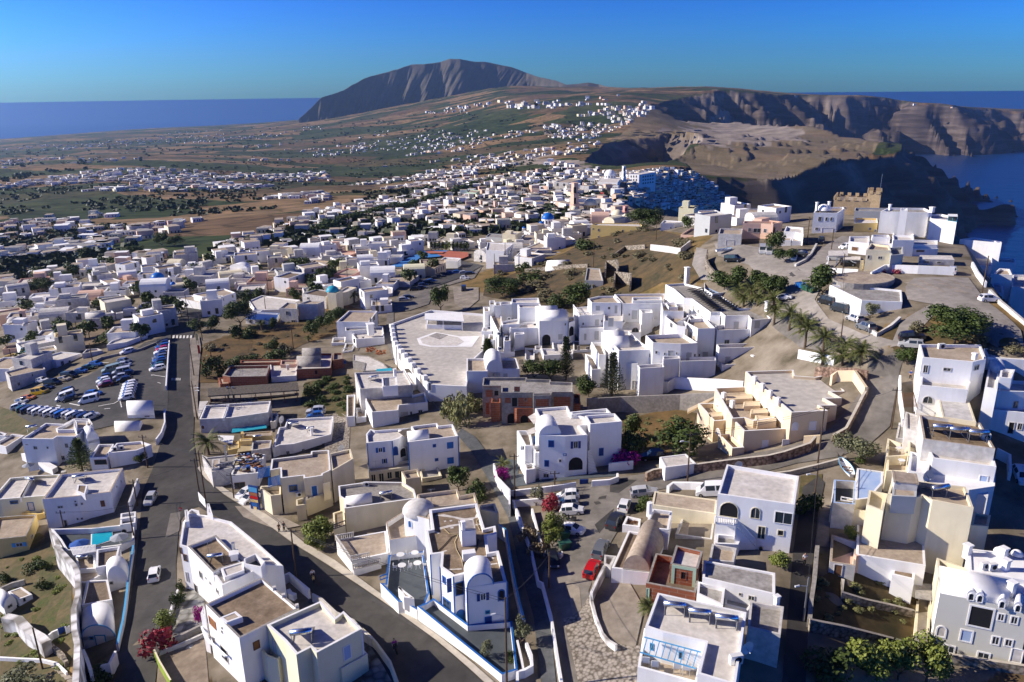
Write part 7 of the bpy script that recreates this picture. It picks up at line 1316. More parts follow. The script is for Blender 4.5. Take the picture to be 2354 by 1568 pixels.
def church(label,fr,pts,base,wall,domes,tower=None,roof='rwhite',dm='domeblue',drum='white',g0=-66,towerm='white',wins=()):
 H=Q(label,wall,fr,[(pts,'b',base,roof,{'ph':.2})],wins,g0=g0,name='church',cat='church')
 for c,r,dr in domes:H.dome(fr,c,r,H.z-.2,dm,.95,dr,drum)
 if tower:
  c,w,h=tower;q=at_z(fr,c,H.z);b=MB()
  for i in range(3):b.box((q.x,q.y,H.z-3+i*h/3),w*(1-.16*i),w*(1-.16*i),h/3,.5);b.box((q.x,q.y,H.z-3.05+(i+1)*h/3),w*(1.12-.16*i),w*(1.12-.16*i),.25,.5);b.box((q.x-.1,q.y-w*.42,H.z-2.6+i*h/3),w*.3,w*.2,h/3*.55,.5,1)
  b.make('bell_tower',[towerm,'dark'],H.o);H.dome(fr,c,w*.36,H.z-3+h,dm,1.1,0,drum,'tower_dome')
 return H
H=church('yellow church with blue dome and bell tower in the town','M',[(1330,275),(1575,298),(1640,248),(1570,232),(1345,252)],(1335,358),'yellow',[((1458,255),2.6,2.2)],((1590,262),2.6,9.5),wins=[(1365,298,1383,322),(1430,275,1458,308,1),(1508,298,1526,320)]);H.vault('M',[(1385,278),(1500,288),(1530,240),(1430,238)],rise=2.6,z=H.z-.1,mat_='offwhite')
H=church('white church with pale dome and ochre bell tower at the left edge','M',[(50,722),(240,712),(300,660),(110,650)],(60,770),'white',[((140,668),2.2,2.2)],((232,640),2.6,8.5),dm='offwhite',drum='peach',towerm='peach');H.vault('M',[(50,722),(140,718),(230,655),(150,650)],rise=2.0,z=H.z-.1)
church('white church with large blue dome and small blue dome in the old town','R',[(640,700),(860,680),(900,650),(700,650)],(642,730),'cream',[((800,650),3.5,3.2),((742,668),1.5,1.4)],g0=-84);church('small chapel with blue lantern dome on a tan roof','R',[(545,730),(630,728),(650,700),(570,700)],(546,760),'offwhite',[((580,706),.9,1.2)],g0=-80)
church('church with plain beige dome over an orange drum','R',[(1060,560),(1290,545),(1290,500),(1080,505)],(1062,590),'cream',[((1190,512),4.2,3.0)],((1045,515),4.6,20),dm='cream',drum='ochre',g0=-84,towerm='peach');church('red chapel with cream dome and red bell gable','R',[(1385,620),(1530,600),(1540,570),(1400,575)],(1387,640),'pink',[((1440,585),3.4,1.0)],((1512,575),3.2,8.5),dm='cream',drum='pink',g0=-80,towerm='pink')
church('large white cathedral with white dome on the far ridge','R',[(1255,262),(1440,270),(1470,225),(1290,215)],(1258,300),'white',[((1370,225),5.6,3)],((1496,230),3.6,15),dm='white',g0=-92);church('tiny white chapel with small blue dome left of the car crowded lot','P',[(965,925),(1075,920),(1070,900),(980,902)],(968,942),'white',[((1015,903),1.6,1)],g0=-95)
H=Q('large white hotel with rows of arches on the far ridge','white','R',[([(1548,190),(1640,195),(1795,168),(1720,158)],'b',(1550,268),'rwhite')],[(1560+24*i,200+32*j,1572+24*i,222+32*j,1) for i in range(3) for j in range(2)]+[(1670+22*i,205-3*i+30*j,1684+22*i,222-3*i+30*j,1) for i in range(5) for j in range(3)],name='hotel',cat='hotel',g0=-92)
Q('big pale grey hall with gabled roofs left of the cathedral','offwhite','R',[([(860,262),(990,268),(1110,235),(990,225)],'b',(862,325),'rtan')],[(880,272,900,300),(940,275,960,300)],g0=-92,name='hall',cat='hall');Q('red-walled restaurant terrace on the rim below the cathedral','pink','R',[([(1208,375),(1305,378),(1320,355),(1230,352)],'b',(1210,400),'red')],g0=-90);Q('pale green box building beyond the avenue of dark trees','mint','R',[([(55,355),(140,362),(175,340),(75,330)],'b',(56,402),'rtan')],g0=-90);Q('white pavilion canopy building beside the sports court','white','N',[([(2395,40),(2560,50),(2590,20),(2440,10)],'h',4,'rwhite')])
Q('long buff building with brown doors beside the sports court','buff','Q',[([(1760,1045),(1880,1050),(1980,1000),(1975,975),(1740,975)],'b',(1770,1140),'rtan')],[(1890,1060,1900,1100),(1912,1050,1922,1090),(1935,1040,1944,1080),(1955,1030,1963,1070)],fill='wood');Q('rose pink house with red parapet right of the avenue','pink','Q',[([(925,935),(1080,945),(1180,900),(1000,895)],'b',(928,975),'peach')],[(1065,935,1078,960)])
f_=Q('free-standing white belfry wall beside the crowded lot at the left','offwhite','P',[([(1050,962),(1075,965),(1080,955),(1055,952)],'b',(1055,1055),'rwhite',{'ph':.05})],name='tower',cat='tower',g0=-88)
# --- the rest of the town, one object per house while they show
LM=[('the yellow church',(365,640)),('the blue sports court',(900,600)),('the salmon pink school',(860,640)),('the ochre bell tower',(60,720)),('the belfry wall',(258,600)),('the large blue dome',(1258,500)),('the long ochre building',(1420,530)),('the avenue of dark trees',(900,490)),('the road bend',(480,690)),('the beige dome',(1352,470)),('the rose pink house',(800,580)),('the sandy lot',(1000,690)),('the lilac-white barrel house',(160,705))]
occ=[(P,min(p[0] for p in P),max(p[0] for p in P),min(p[1] for p in P),max(p[1] for p in P)) for P in OCC]
def free(x,y,r):
 for P,a,b,c,d in occ:
  if a-r<x<b+r and c-r<y<d+r:
   if d-c<1.5*r or b-a<1.5*r:return False
   for dx,dy in((0,0),(r,0),(-r,0),(0,r),(0,-r)):
    if inpoly(np.array([x+dx]),np.array([y+dy]),P)[0]:return False
 return True
GRID={};occ.append(([tuple(on_ground('Q',p,0,-80).to_2d()) for p in((1420,1075),(1790,890),(2230,905),(2240,1040),(1990,1080),(1640,1075))],)+(0,)*4);P=occ[-1][0];occ[-1]=(P,min(p[0] for p in P),max(p[0] for p in P),min(p[1] for p in P),max(p[1] for p in P))
def clear(x,y,r):
 for i in(-1,0,1):
  for j in(-1,0,1):
   for a,b,q in GRID.get((int(x//30)+i,int(y//30)+j),()):
    if(a-x)**2+(b-y)**2<(q+r)**2:return False
 return True
def put(x,y,r):GRID.setdefault((int(x//30),int(y//30)),[]).append((x,y,r))
rnd=random.Random(11)
def plan(cx,cy,w,d,a):return[(cx+x*math.cos(a)-y*math.sin(a),cy+x*math.sin(a)+y*math.cos(a)) for x,y in((-w/2,-d/2),(w/2,-d/2),(w/2,d/2),(-w/2,d/2))]
def spots(poly,n,rmin,rmax,z0,tries=9000,sq=.8,dens=None):
 xs=[p[0] for p in poly];ys=[p[1] for p in poly];out=[];t=0;arr=[tuple(p) for p in poly]
 while len(out)<n and t<tries:
  t+=1;x,y=rnd.uniform(min(xs),max(xs)),rnd.uniform(min(ys),max(ys))
  if not inpoly(np.array([x]),np.array([y]),arr)[0]:continue
  g=on_ground('U',(x,y),0,z0);r=rnd.uniform(rmin,rmax)
  if dens and vnoise(np.array([g.x/dens]),np.array([g.y/dens]),8)[0]<.5:continue
  if clear(g.x,g.y,r*sq) and free(g.x,g.y,r*.6):put(g.x,g.y,r*sq);out.append((g,r,(x,y)))
 return out
COLS=[('white','white',42),('off-white','offwhite',32),('cream','cream',14),('peach','peach',4),('yellowish','paleyellow',4),('grey','grey',3)]
RFS=[('tan roof','rtan',55),('white roof','rwhite',25),('grey roof','rgrey',14),('brown roof','rdark',6)]
def pick(L):
 k=rnd.uniform(0,sum(q[2] for q in L))
 for q in L:
  k-=q[2]
  if k<=0:return q
 return L[-1]
def gen_house(g,r,name,box,wall=None,roof=None):
 """walls, roof and openings of one generic town house; returns its pieces"""
 a=rnd.gauss(.35,.25) if rnd.random()<.85 else rnd.uniform(0,1.5);w,d=r*rnd.uniform(1.3,1.7),r*rnd.uniform(1.0,1.4);h=rnd.choice((2.9,3.2,3.4,3.8,5.8,6.2));zb=g.z-2;z=g.z+h;wa=MB();ro=MB();wi=[];va=None
 P=plan(g.x,g.y,w,d,a);I=inset(P,.3);k=0;wa.v=[(x,y,zb) for x,y in P]+[(x,y,z) for x,y in P]+[(x,y,z) for x,y in I]+[(x,y,z-.5) for x,y in I]
 for i in range(4):j=(i+1)%4;wa.f+=[(i,j,4+j,4+i),(4+i,4+j,8+j,8+i),(8+i,8+j,12+j,12+i)];wa.m+=[0,0,0]
 ro.poly([(x,y,z-.5) for x,y in I]);kind=rnd.random();form='flat'
 if kind<.45:
  ox,oy=rnd.uniform(-.25,.25)*w,rnd.uniform(0,.25)*d;c=(g.x+ox*math.cos(a)-oy*math.sin(a),g.y+ox*math.sin(a)+oy*math.cos(a));P2=plan(*c,w*rnd.uniform(.3,.5),d*rnd.uniform(.3,.5),a);wa.prism(P2,z-.6,z+rnd.choice((1.2,2.4,2.8)));form='roof room'
 elif kind<.62:
  n=8;V=[];rr=d*.5
  for s in(-1,1):V+=[(g.x+s*w*.5*math.cos(a)-(-math.cos(math.pi*i/n)*rr)*math.sin(a),g.y+s*w*.5*math.sin(a)+(-math.cos(math.pi*i/n)*rr)*math.cos(a),z-.1+rr*.6*math.sin(math.pi*i/n)) for i in range(n+1)]
  va=MB();va.v=V;va.f=[(i,i+n+1,i+n+2,i+1) for i in range(n)]+[tuple(range(n+1)),tuple(range(n+1,2*n+2))[::-1]];va.m=[0]*(n+2);form='barrel'
 c2,s2=math.cos(a),math.sin(a)
 for fl in range(1 if h<5 else 2):
  for i in range(rnd.choice((1,2,3))):
   for ex,L,sd2 in((0,w,-1),(1,d,-1)):
    if rnd.random()<.35:continue
    m=MB();u=rnd.uniform(-.38,.38)*L;ww,hh=rnd.choice(((.9,1.2),(1.0,2.0),(.7,.8)));z1=g.z+.9+3*fl;off=(d if ex==0 else w)/2+.05
    lx,ly=(u,-off) if ex==0 else(-off,u);x,y=g.x+lx*c2-ly*s2,g.y+lx*s2+ly*c2;m.box((x,y,z1),ww if ex==0 else .1,.1 if ex==0 else ww,hh,a);wi.append(m)
 return wa,ro,wi,va,form,h
def rel(p,lm):
 dx,dy=p[0]-lm[0],(p[1]-lm[1])*1.6
 return('left of' if dx<0 else 'right of') if abs(dx)>abs(dy) else('behind' if dy<0 else 'in front of')
Z_NEAR=[[(0,650),(330,585),(470,590),(640,540),(760,500),(900,480),(1000,500),(1120,560),(1150,620),(1000,640),(880,720),(770,700),(640,680),(560,690),(510,720),(430,740),(390,770),(320,790),(190,800),(90,880),(0,900)],[(1150,560),(1400,470),(1440,490),(1420,520),(1300,560),(1240,610),(1160,640)],[(1560,490),(1760,485),(1800,500),(1800,540),(1620,555)],[(455,840),(520,920),(440,960)]]
cands=spots(Z_NEAR[0],245,4.6,7.2,-80,12000,.72)+spots(Z_NEAR[1],42,5,7.5,-82,2500)+spots(Z_NEAR[2],12,5,7,-46,800)
cands.sort(key=lambda c:c[0].length);used={}
for g,r,p in cands[:158]:
 wl,rf=pick(COLS),pick(RFS);wa,ro,wi,va,form,h=gen_house(g,r,'house',None);lm=min(LM,key=lambda l:math.hypot(p[0]-l[1][0],(p[1]-l[1][1])*1.6));q=rel(p,lm[1]);big='two-storey' if h>5 else 'low'
 key=(wl[0],rf[0] if form!='barrel' else '',form,big,lm[0],q);used[key]=used.get(key,0)+1;what='barrel roof' if form=='barrel' else rf[0]+(' with roof room' if form!='flat' else '')
 H=thing('house',f'{wl[0]} {big} house, {what}, {ORD[used[key] - 1] or "nearest "}{q} {lm[0]}','house',g,0,'houses of the middle town');near=g.length<460
 if not near:
  for m in wi[:3]:
   k=len(wa.v);wa.v+=m.v;wa.f+=[tuple(i+k for i in f) for f in m.f];wa.m+=[1]*len(m.f)
 wa.make('wall',[wl[1],'glass'],H);ro.make('roof',[rf[1]],H)
 if va:va.make('vault',[wl[1]],H)
 if near:
  for m in wi[:4]:m.make('window',['glass'],H)
def scatter_boxes(name,cand,mats,pal):
 V=[];Fc=[];mi=[]
 for g,r,p in cand:
  for s in range(rnd.choice((1,2,2,3))):
   a=rnd.gauss(.35,.3);w,d,h=r*rnd.uniform(.8,1.5),r*rnd.uniform(.8,1.3),rnd.choice((2.6,3,3.2,3.6,5.6));c=(g.x+rnd.uniform(-.6,.6)*r*(s>0),g.y+rnd.uniform(-.6,.6)*r*(s>0));P=plan(*c,w,d,a);b=MB();b.prism(P,g.z-3,g.z+h,rnd.choice(pal),rnd.choice((len(mats)-1,len(mats)-1,len(mats)-2,pal[0])))
   for u in(-.28,.05,.3):
    x,y=u*w,-d/2-.05;b.box((c[0]+x*math.cos(a)-y*math.sin(a),c[1]+x*math.sin(a)+y*math.cos(a),g.z+.8),.9,.1,1.6,a,4)
   k=len(V);V+=b.v;Fc+=[tuple(i+k for i in f) for f in b.f];mi+=b.m
 o=mesh_obj(name,V,Fc,mats,None,mi);o['kind']='stuff';return o
far=[(g,r*.85,p) for g,r,p in cands[158:]]+spots([(500,570),(640,520),(760,480),(930,455),(1050,420),(1280,388),(1420,395),(1440,470),(1250,510),(1100,540),(900,500),(760,510),(560,590)],430,4.0,7.4,-90,9000,.78)+spots([(1430,400),(1540,390),(1600,400),(1690,470),(1600,490),(1460,470)],330,3,5.5,-110,5000,.7)+spots([(60,480),(330,470),(480,500),(330,560),(40,570)],45,5,9,-105,900,.9,90)+spots([(0,600),(0,520),(150,500),(300,560),(200,585)],60,5,8,-100,900,.85,60)
for P_,n,dn in[([(0,430),(180,400),(470,360),(760,360),(760,420),(520,440),(250,440),(0,450)],420,230),([(640,330),(900,300),(1300,300),(1380,330),(1250,390),(900,400),(700,400)],360,200),([(0,340),(300,310),(620,292),(900,290),(880,320),(500,345),(0,400)],320,330),([(800,430),(1000,400),(1250,370),(1330,385),(1050,420),(850,460)],160,100),([(560,460),(720,440),(760,460),(640,480)],40,60)]:far+=spots(P_,n,5,9,-170,6000,.75,dn)
for P_,n,dd in[([(1080,245),(1200,200),(1400,206),(1480,215),(1400,240),(1250,250)],170,4500),([(1480,215),(1560,208),(1660,206),(1640,214),(1540,225)],70,3900),([(1240,290),(1380,250),(1480,235),(1500,250),(1420,300),(1330,330)],200,2900),([(950,262),(1080,240),(1080,262)],30,4300),([(1790,222),(1830,219),(1975,226),(2110,238),(2200,244),(2190,248),(1900,226)],60,4500)]:far+=spots(P_,n,6,11,-60,3500,.8,None)
scatter_boxes('distant_houses',far,[MATS[m] for m in('white','offwhite','cream','peach','glass','rgrey','rtan')],[0,0,0,1,1,1,2,3])
# === vehicles
car_row(['dark','blue','red','white','dark blue','grey','blue','black','green','white'],['hatch','estate'],'M',(1505,822),(1450,1052),(-112,24),f'from the far end of the row along the road wall','cars along the road wall')
car_row(['white']*6,['hatch'],'M',(1198,1196),(1164,1322),(-120,26),'of the six white hire cars, counted from the back','white hire cars in a row')
car_row(['green','dark','silver','white','silver','white','silver','blue','silver','white','dark','dark blue','silver'],['hatch','estate'],'M',(225,1420),(850,1497),(90,-40),'from the left in the front row of the big car park','front row of the big car park')
for c,k,r_,f,l in[('white','estate',(1215,885),(1130,908),'alone by the far wall'),('grey','estate',(1100,985),(1200,985),'at the back of the middle block'),('pale green','van',(1120,1040),(930,1090),'a long minibus in the middle block'),('silver','hatch',(1125,1020),(1180,1015),'just behind the pale green minibus'),('silver','van',(1180,1075),(1060,1100),'in front of the pale green minibus'),('dark blue','hatch',(1205,1095),(1130,1105),'right of the silver van'),('silver','hatch',(1165,1120),(1045,1142),'second from the front of the middle block'),('black','hatch',(1200,1148),(1090,1168),'at the right front of the middle block'),('dark blue','hatch',(1030,1120),(910,1148),'at the left back of the middle block'),('white','hatch',(1010,1150),(900,1180),'third from the left front of the middle block'),('silver','hatch',(1030,1170),(915,1198),'second from the left front of the middle block'),('dark red','hatch',(1040,1190),(915,1215),'at the left front of the middle block'),('dark','estate',(665,1250),(560,1278),'behind the white van at the front left'),('white','van',(680,1290),(540,1340),'left of the black car at the front'),('black','hatch',(705,1318),(585,1352),'between two white vans'),('blue','estate',(810,1290),(930,1280),'behind the right-hand white van'),('white','van',(900,1330),(750,1365),'at the front right beside the bay lines'),('blue','estate',(850,1015),(925,1012),'at the far right end of the back row'),('green','hatch',(790,1050),(842,1040),'second in the back row'),('blue','hatch',(700,1085),(800,1072),'third in the back row'),('black','van',(570,1130),(725,1115),'fourth in the back row'),('beige','hatch',(570,1155),(632,1148),'below the black van of the back row'),('black','van',(400,1205),(590,1180),'largest in the back row'),('white','hatch',(345,1168),(445,1155),'beside the pinkish house'),('dark blue','hatch',(400,1240),(485,1225),'below the large black van'),('yellow','van',(320,1280),(440,1262),'at the left edge'),('orange','estate',(215,1335),(325,1318),'at the left edge'),('silver','hatch',(150,1362),(270,1350),'at the left end of the front row'),('white','hatch',(125,1420),(230,1385),'above the left end of the front row')]:
 car(c,k,'M',r_,f,f'{c} {"van" if k == "van" else "car"} in the big car park, {l}'[:110],None,False)
for i,(c,x,y) in enumerate([('black',1700,1262),('dark',1760,1248),('dark blue',1775,1222),('black',1815,1200),('blue',1850,1186),('dark',1890,1160),('black',1925,1146),('dark blue',1970,1122),('blue',2025,1110),('blue',2088,1108),('silver',2150,1110),('black',2205,1116)]):car(c,'suv' if i%3==0 else 'estate','Q',(x-45,y+4),(x+45,y-4),f'{c} car, {ORD[i].strip() or "first"} from the near end of the row along the school lot wall','row of cars along the school lot',False)
for c,k,r_,f,l in[('silver','estate',(1548,1360),(1648,1352),'silver estate car near the front of the school lot'),('dark','estate',(1595,1340),(1682,1332),'dark car beside the silver estate in the school lot'),('white','hatch',(2125,1158),(2184,1156),'white car alone in the middle of the school lot'),('black','van',(2146,1222),(2146,1306),'black lorry facing the camera on the sandy lot')]:car(c,k,'Q',r_,f,l,None,False)
for c,k,fr,r_,f,l,z in[('silver','hatch','A',(1765,1012),(1708,1112),'silver hatchback driving toward the fork on the left road',-66),('white','hatch','B',(1768,425),(1792,295),'white hatchback seen from behind on the left road',-66),('white','hatch','C',(850,1248),(685,1332),'white hatchback farther from the advertising panel of two',-66),('white','hatch','C',(890,1308),(735,1392),'white hatchback partly behind the blue advertising panel',-66),('silver','suv','C',(1655,335),(1490,350),'silver off-roader in the paved yard behind the skewed white house',-66),('blue','hatch','C',(1620,385),(1515,395),'blue car beside the silver off-roader in the paved yard',-66),('white','hatch','I',(590,1050),(445,1065),'white car with dark bonnet, farthest of the row by the planted strip',-66),('silver','hatch','I',(595,1115),(425,1140),'silver car second in the row by the planted strip',-66),('white','hatch','I',(470,1200),(640,1190),'white hatchback third in the row beside the motorbike',-66),('white','hatch','I',(470,1370),(655,1385),'white hatchback nearest in the row beside the green bins',-66),('white','hatch','I',(1012,1200),(1052,1100),'white hatchback parked in the middle of the street junction',-66),('dark','suv','I',(915,1345),(985,1245),'dark grey car beside the small white store',-66),('silver','estate','I',(1145,1035),(1290,1020),'silver estate car by the low wall at the junction',-66),('white','van','I',(1940,1020),(1755,1025),'white minibus beside the corner house',-66),('black','suv','I',(1370,690),(1240,700),'black car in the shade behind the carport',-66),('grey','estate','G',(780,445),(845,305),'dark grey estate parked behind the red car',-66),('red','hatch','G',(702,625),(768,492),'bright red hatchback beside the old vaulted house',-66),('black','hatch','G',(362,405),(388,548),'black car in deep shade below the planted strip',-66),('white','hatch','J',(2285,1195),(2345,1320),'white car parked in the shaded lane at the right edge',-66),('silver','estate','O',(1375,1555),(1255,1545),'silver car below the big fig tree',-48),('black','suv','O',(1250,1490),(1400,1480),'black off-roader half hidden by the big fig tree',-48),('dark','van','O',(735,1238),(600,1205),'dark van nearer the camera beside the windowless store',-44),('black','van','O',(610,1170),(485,1135),'black van farther up beside the windowless store',-44),('silver','estate','O',(838,1325),(755,1295),'silver estate behind the dark vans',-44),('grey','suv','O',(945,1408),(850,1375),'dark grey car at the weedy corner',-44),('white','hatch','O',(1955,1130),(2105,1132),'white car alone on the cliff-top car park',-41)]:
 car(c,k,fr,r_,f,l,None,True,'moving_car' if 'driving' in l or 'left road' in l else None,z0=z)
for c,k,fr,r_,f,l in[('silver','suv','O',(1688,893),(1696,845),'pale pick-up seen from behind by the white plateau wall'),('white','hatch','O',(242,722),(232,758),'white car beside the small tree on the upper car park'),('dark','estate','O',(330,715),(245,712),'dark car behind the small tree on the upper car park'),('black','suv','O',(490,570),(488,600),'black car at the top of the upper road'),('white','hatch','O',(728,638),(688,645),'white car left of the long stepped house'),('silver','suv','O',(578,748),(664,748),'silver car under the carport roof'),('black','hatch','O',(690,800),(785,800),'black car behind the low wall with dark panels'),('black','van','d',(175,612),(345,612),'black coach at the left of the upper car park'),('silver','van','d',(508,520),(508,542),'left silver van in front of the peach house'),('silver','van','d',(568,525),(568,550),'right silver van in front of the peach house'),('white','hatch','L',(1530,412),(1610,400),'white car under the trees beside the hotel')]:car(c,k,fr,r_,f,l,None,False,z0=-45)
# === trees, palms and shrubs
def trees(m,kind,L,name='tree'):
 for fr,box,lab,*ex in L:
  z=-46 if fr in 'OdL' else-66
  (bush if kind=='bush' else tree)(lab,fr,box,m=m,z0=z,**({'kind':kind} if kind!='bush' else{}),**({'yb':ex[0]} if ex else{}))
trees('leaf','tree',[('K',(822,962,1000,1135),'round dark tree left of the Norfolk pine below the hotel'),('K',(965,968,1165,1145),'round dark tree beside the Norfolk pine below the hotel'),('K',(1320,1105,1500,1295),'dark tree in the hollow below the hotel vaults'),('I',(1035,305,1190,520),'bushy tree right of the guest house'),('I',(1330,372,1740,670),'broad leafy tree above the white carport'),('I',(1015,440,1230,695),'dark tree in the shade beside the guest house'),('J',(1188,70,1362,210),'dark round tree beside the up road'),('O',(1440,1148,1985,1530),'great spreading fig tree beside the cliff-top car park'),('O',(360,818,640,1070),'big dark tree beside the waste bins'),('O',(-20,895,155,1075),'dark tree behind the palms'),('O',(72,638,242,765),'small tree standing in the upper car park'),('O',(-10,490,132,690),'large tree in front of the row of garages'),('L',(900,140,1120,300),'dark tree at the hotel gable'),('L',(1050,115,1250,300),'dark tree behind the hotel palms'),('L',(1230,140,1400,310),'tall dark tree behind the hotel palms'),('L',(1375,190,1562,360),'round dark tree at the corner of the hotel palms'),('N',(440,382,690,650),'tall eucalyptus at the road bend'),('N',(118,578,272,690),'tree left of the two beside the restaurant'),('N',(265,562,390,695),'tree right of the two beside the restaurant'),('N',(1155,602,1292,750),'dark tree at the top of the dry field'),('N',(1280,545,1420,690),'lowest dark pine beside the white modern house'),('N',(1360,500,1490,620),'middle dark pine beside the white modern house'),('N',(1440,470,1560,560),'upper dark pine beside the white modern house'),('N',(828,578,920,680),'round tree in front of the restaurant terrace'),('N',(1245,120,1400,290),'left dark tree beside the pink school'),('N',(1330,90,1440,260),'tall dark tree beside the pink school'),('N',(1360,15,1535,140),'dark tree behind the beige loggia house'),('N',(1020,15,1178,140),'dark tree right of the yellow house'),('N',(2105,50,2262,180),'tree in front of the buff building'),('K',(445,195,790,370),'wide dark thicket tree beside the sandy lot'),('K',(-20,275,122,510),'dark tree at the corner of the pool terrace'),('K',(1200,265,1440,480),'feathery pine behind the hotel'),('R',(1550,485,1845,720),'huge dark tree behind the ochre building'),('R',(2038,580,2152,700),'left tree of two behind the pink flat house'),('R',(2150,575,2262,690),'right tree of two behind the pink flat house'),('P',(1420,725,1560,855),'left dark tree beside the country lane'),('P',(1530,745,1682,855),'right dark tree beside the country lane'),('P',(1170,835,1332,965),'dark tree behind the small blue-domed chapel'),('P',(635,1025,762,1130),'dark tree below the crowded lot'),('P',(470,1075,652,1180),'dark tree left below the crowded lot'),('P',(280,1145,500,1290),'large dark tree among the left houses'),('P',(730,865,852,985),'dark tree beside the crowded lot'),('P',(905,945,1008,1030),'dark tree left of the belfry wall'),('P',(1000,955,1115,1045),'dark tree right of the belfry wall'),('E',(1330,70,1560,345),'dark tree in shade beside the footpath'),('A',(1560,510,1690,610),'spiky plant beside the roadside wall')])
trees('leaf_olive','olive',[('J',(555,852,765,1100),'left grey-green olive tree beside the bend'),('J',(735,858,988,1118),'right grey-green olive tree beside the bend'),('F',(2052,838,2272,1140),'olive tree in the curved planter beside the footpath'),('F',(1680,1085,1848,1295),'young olive tree on the dark front terrace'),('O',(862,1132,1002,1280),'thin pale tree against the windowless store'),('I',(150,960,290,1120),'thin bare tree at the head of the planted strip'),('B',(70,1380,620,1640),'big grey-green olive at the bottom left corner')])
trees('leaf_bright','tree',[('H',(735,1188,1080,1510),'left bright green juniper at the bottom edge'),('H',(1060,1175,1330,1540),'middle bright green juniper at the bottom edge'),('H',(1300,1165,1605,1570),'right bright green juniper at the bottom edge'),('H',(700,138,805,262),'small green tree in the barn yard'),('H',(-10,365,172,505),'leafy tree above the railing by the lane'),('I',(320,1188,482,1410),'upper green tree on the planted strip'),('I',(298,1338,440,1500),'lower green tree on the planted strip'),('I',(262,1278,330,1420),'slim young tree on the planted strip'),('B',(1818,765,2028,960),'round clipped tree beside the left road'),('D',(1400,-30,1745,210),'sprawling green vine pergola tree by the right road'),('D',(1478,160,1702,320),'round green bush tree by the right road')])
trees('leaf','bush',[('H',(350,1240,722,1475),'large round green shrub at the bottom edge'),('N',(788,838,992,950),'round green shrub on the dry field above the brick houses'),('N',(230,928,432,1100),'round pine shrub at the road side of the dry field'),('N',(430,918,602,1000),'green shrub behind the brick house'),('N',(570,902,722,970),'green shrub right behind the brick house'),('N',(788,758,922,845),'dark shrub in the middle of the dry field'),('N',(470,640,600,745),'left shrub in front of the blue restaurant'),('N',(570,640,720,745),'right shrub in front of the blue restaurant'),('N',(520,300,660,405),'left dark hedge shrub above the road bend'),('N',(640,285,782,400),'right dark hedge shrub above the road bend'),('N',(1000,295,1135,400),'dark shrub left of the turquoise dome'),('K',(760,135,1022,235),'dark green shrub on the brown hillside'),('K',(1020,335,1172,490),'dark shrub behind the hotel'),('K',(735,55,872,140),'dark shrub above the white chapel'),('R',(1040,790,1262,890),'green shrub below the ochre building'),('B',(2028,380,2126,510),'round shrub by the courtyard railing'),('B',(1018,1375,1272,1580),'dark shrub under the bottom terrace'),('B',(270,185,480,265),'vine clump at the top of the left garden'),('B',(430,150,592,265),'second vine clump at the top of the left garden'),('B',(425,370,582,482),'vine clump in the middle of the left garden'),('B',(-20,300,102,430),'dark shrub at the left edge of the garden'),('E',(1540,228,1765,440),'shrub in the shaded garden beside the footpath'),('J',(258,1398,482,1575),'dark shrub beside the dark lane'),('N',(1140,1168,1292,1275),'bright shrub right of the thatched roof'),('N',(1265,1275,1352,1345),'shrub below the thatched restaurant'),('M',(890,700,1120,790),'hedge shrub on the brown slope'),('M',(1080,640,1260,720),'hedge shrub nearer the road bend'),('J',(800,1050,905,1110),'low green shrub under the olive trees'),('B',(1980,510,2120,690),'flower bed shrub along the left road wall'),('F',(1995,1215,2118,1330),'round potted shrub on the dark front terrace'),('I',(1112,1048,1288,1135),'bright low shrub at the junction')])
trees('leaf_scrub','bush',[('K',(790,212,1052,305),'wide grey-green scrub mound on the hillside'),('K',(1200,108,1312,185),'small grey scrub mound on the hillside'),('K',(568,128,662,175),'scrub mound below the white arched house'),('O',(1860,1428,2025,1520),'grey scrub right of the fig tree'),('O',(1308,1285,1432,1400),'grey scrub left of the fig tree'),('O',(2205,1510,2370,1590),'grey scrub at the right edge'),('N',(918,795,1052,895),'pale scrub on the dry field'),('N',(220,815,358,865),'dark dry scrub by the road sign')])
trees('leaf_reed','bush',[('K',(58,1250,240,1480),'left clump of tall reeds beside the brick house'),('K',(170,1230,330,1560),'middle clump of tall reeds beside the brick house'),('K',(280,1240,430,1420),'right clump of tall reeds beside the brick house')]);trees('leaf_dry','bush',[('I',(70,1325,242,1460),'upper dry brown bush beside the footpath'),('I',(155,1435,335,1568),'lower dry brown bush beside the footpath')])
trees('bloom','bush',[('I',(930,585,1152,735),'large purple bougainvillea beside the guest house stair'),('I',(762,628,872,705),'small purple bougainvillea beside the guest house stair'),('E',(1878,85,2025,215),'magenta bougainvillea on the footpath wall'),('N',(162,160,292,228),'magenta bougainvillea under the town palm'),('D',(190,960,300,1140),'magenta bougainvillea on the brown-roofed house')]);trees('bloom_red','bush',[('I',(282,978,432,1155),'crimson bougainvillea tree beside the parked cars'),('B',(1658,978,2002,1205),'red-flowering bush beside the left road'),('O',(1012,828,1088,872),'left red shrub along the white plateau wall'),('O',(1138,822,1208,868),'right red shrub along the white plateau wall')])
norfolk('tall Norfolk pine below the hotel','K',(1138,752,1268,1140));norfolk('dark fir with drooping branches below the hotel','K',(1510,902,1742,1300));norfolk('Norfolk pine beside the L-shaped white house','A',(795,338,1105,705),m='leaf');norfolk('young Norfolk pine beside the pool terrace','K',(420,775,552,945),m='leaf')
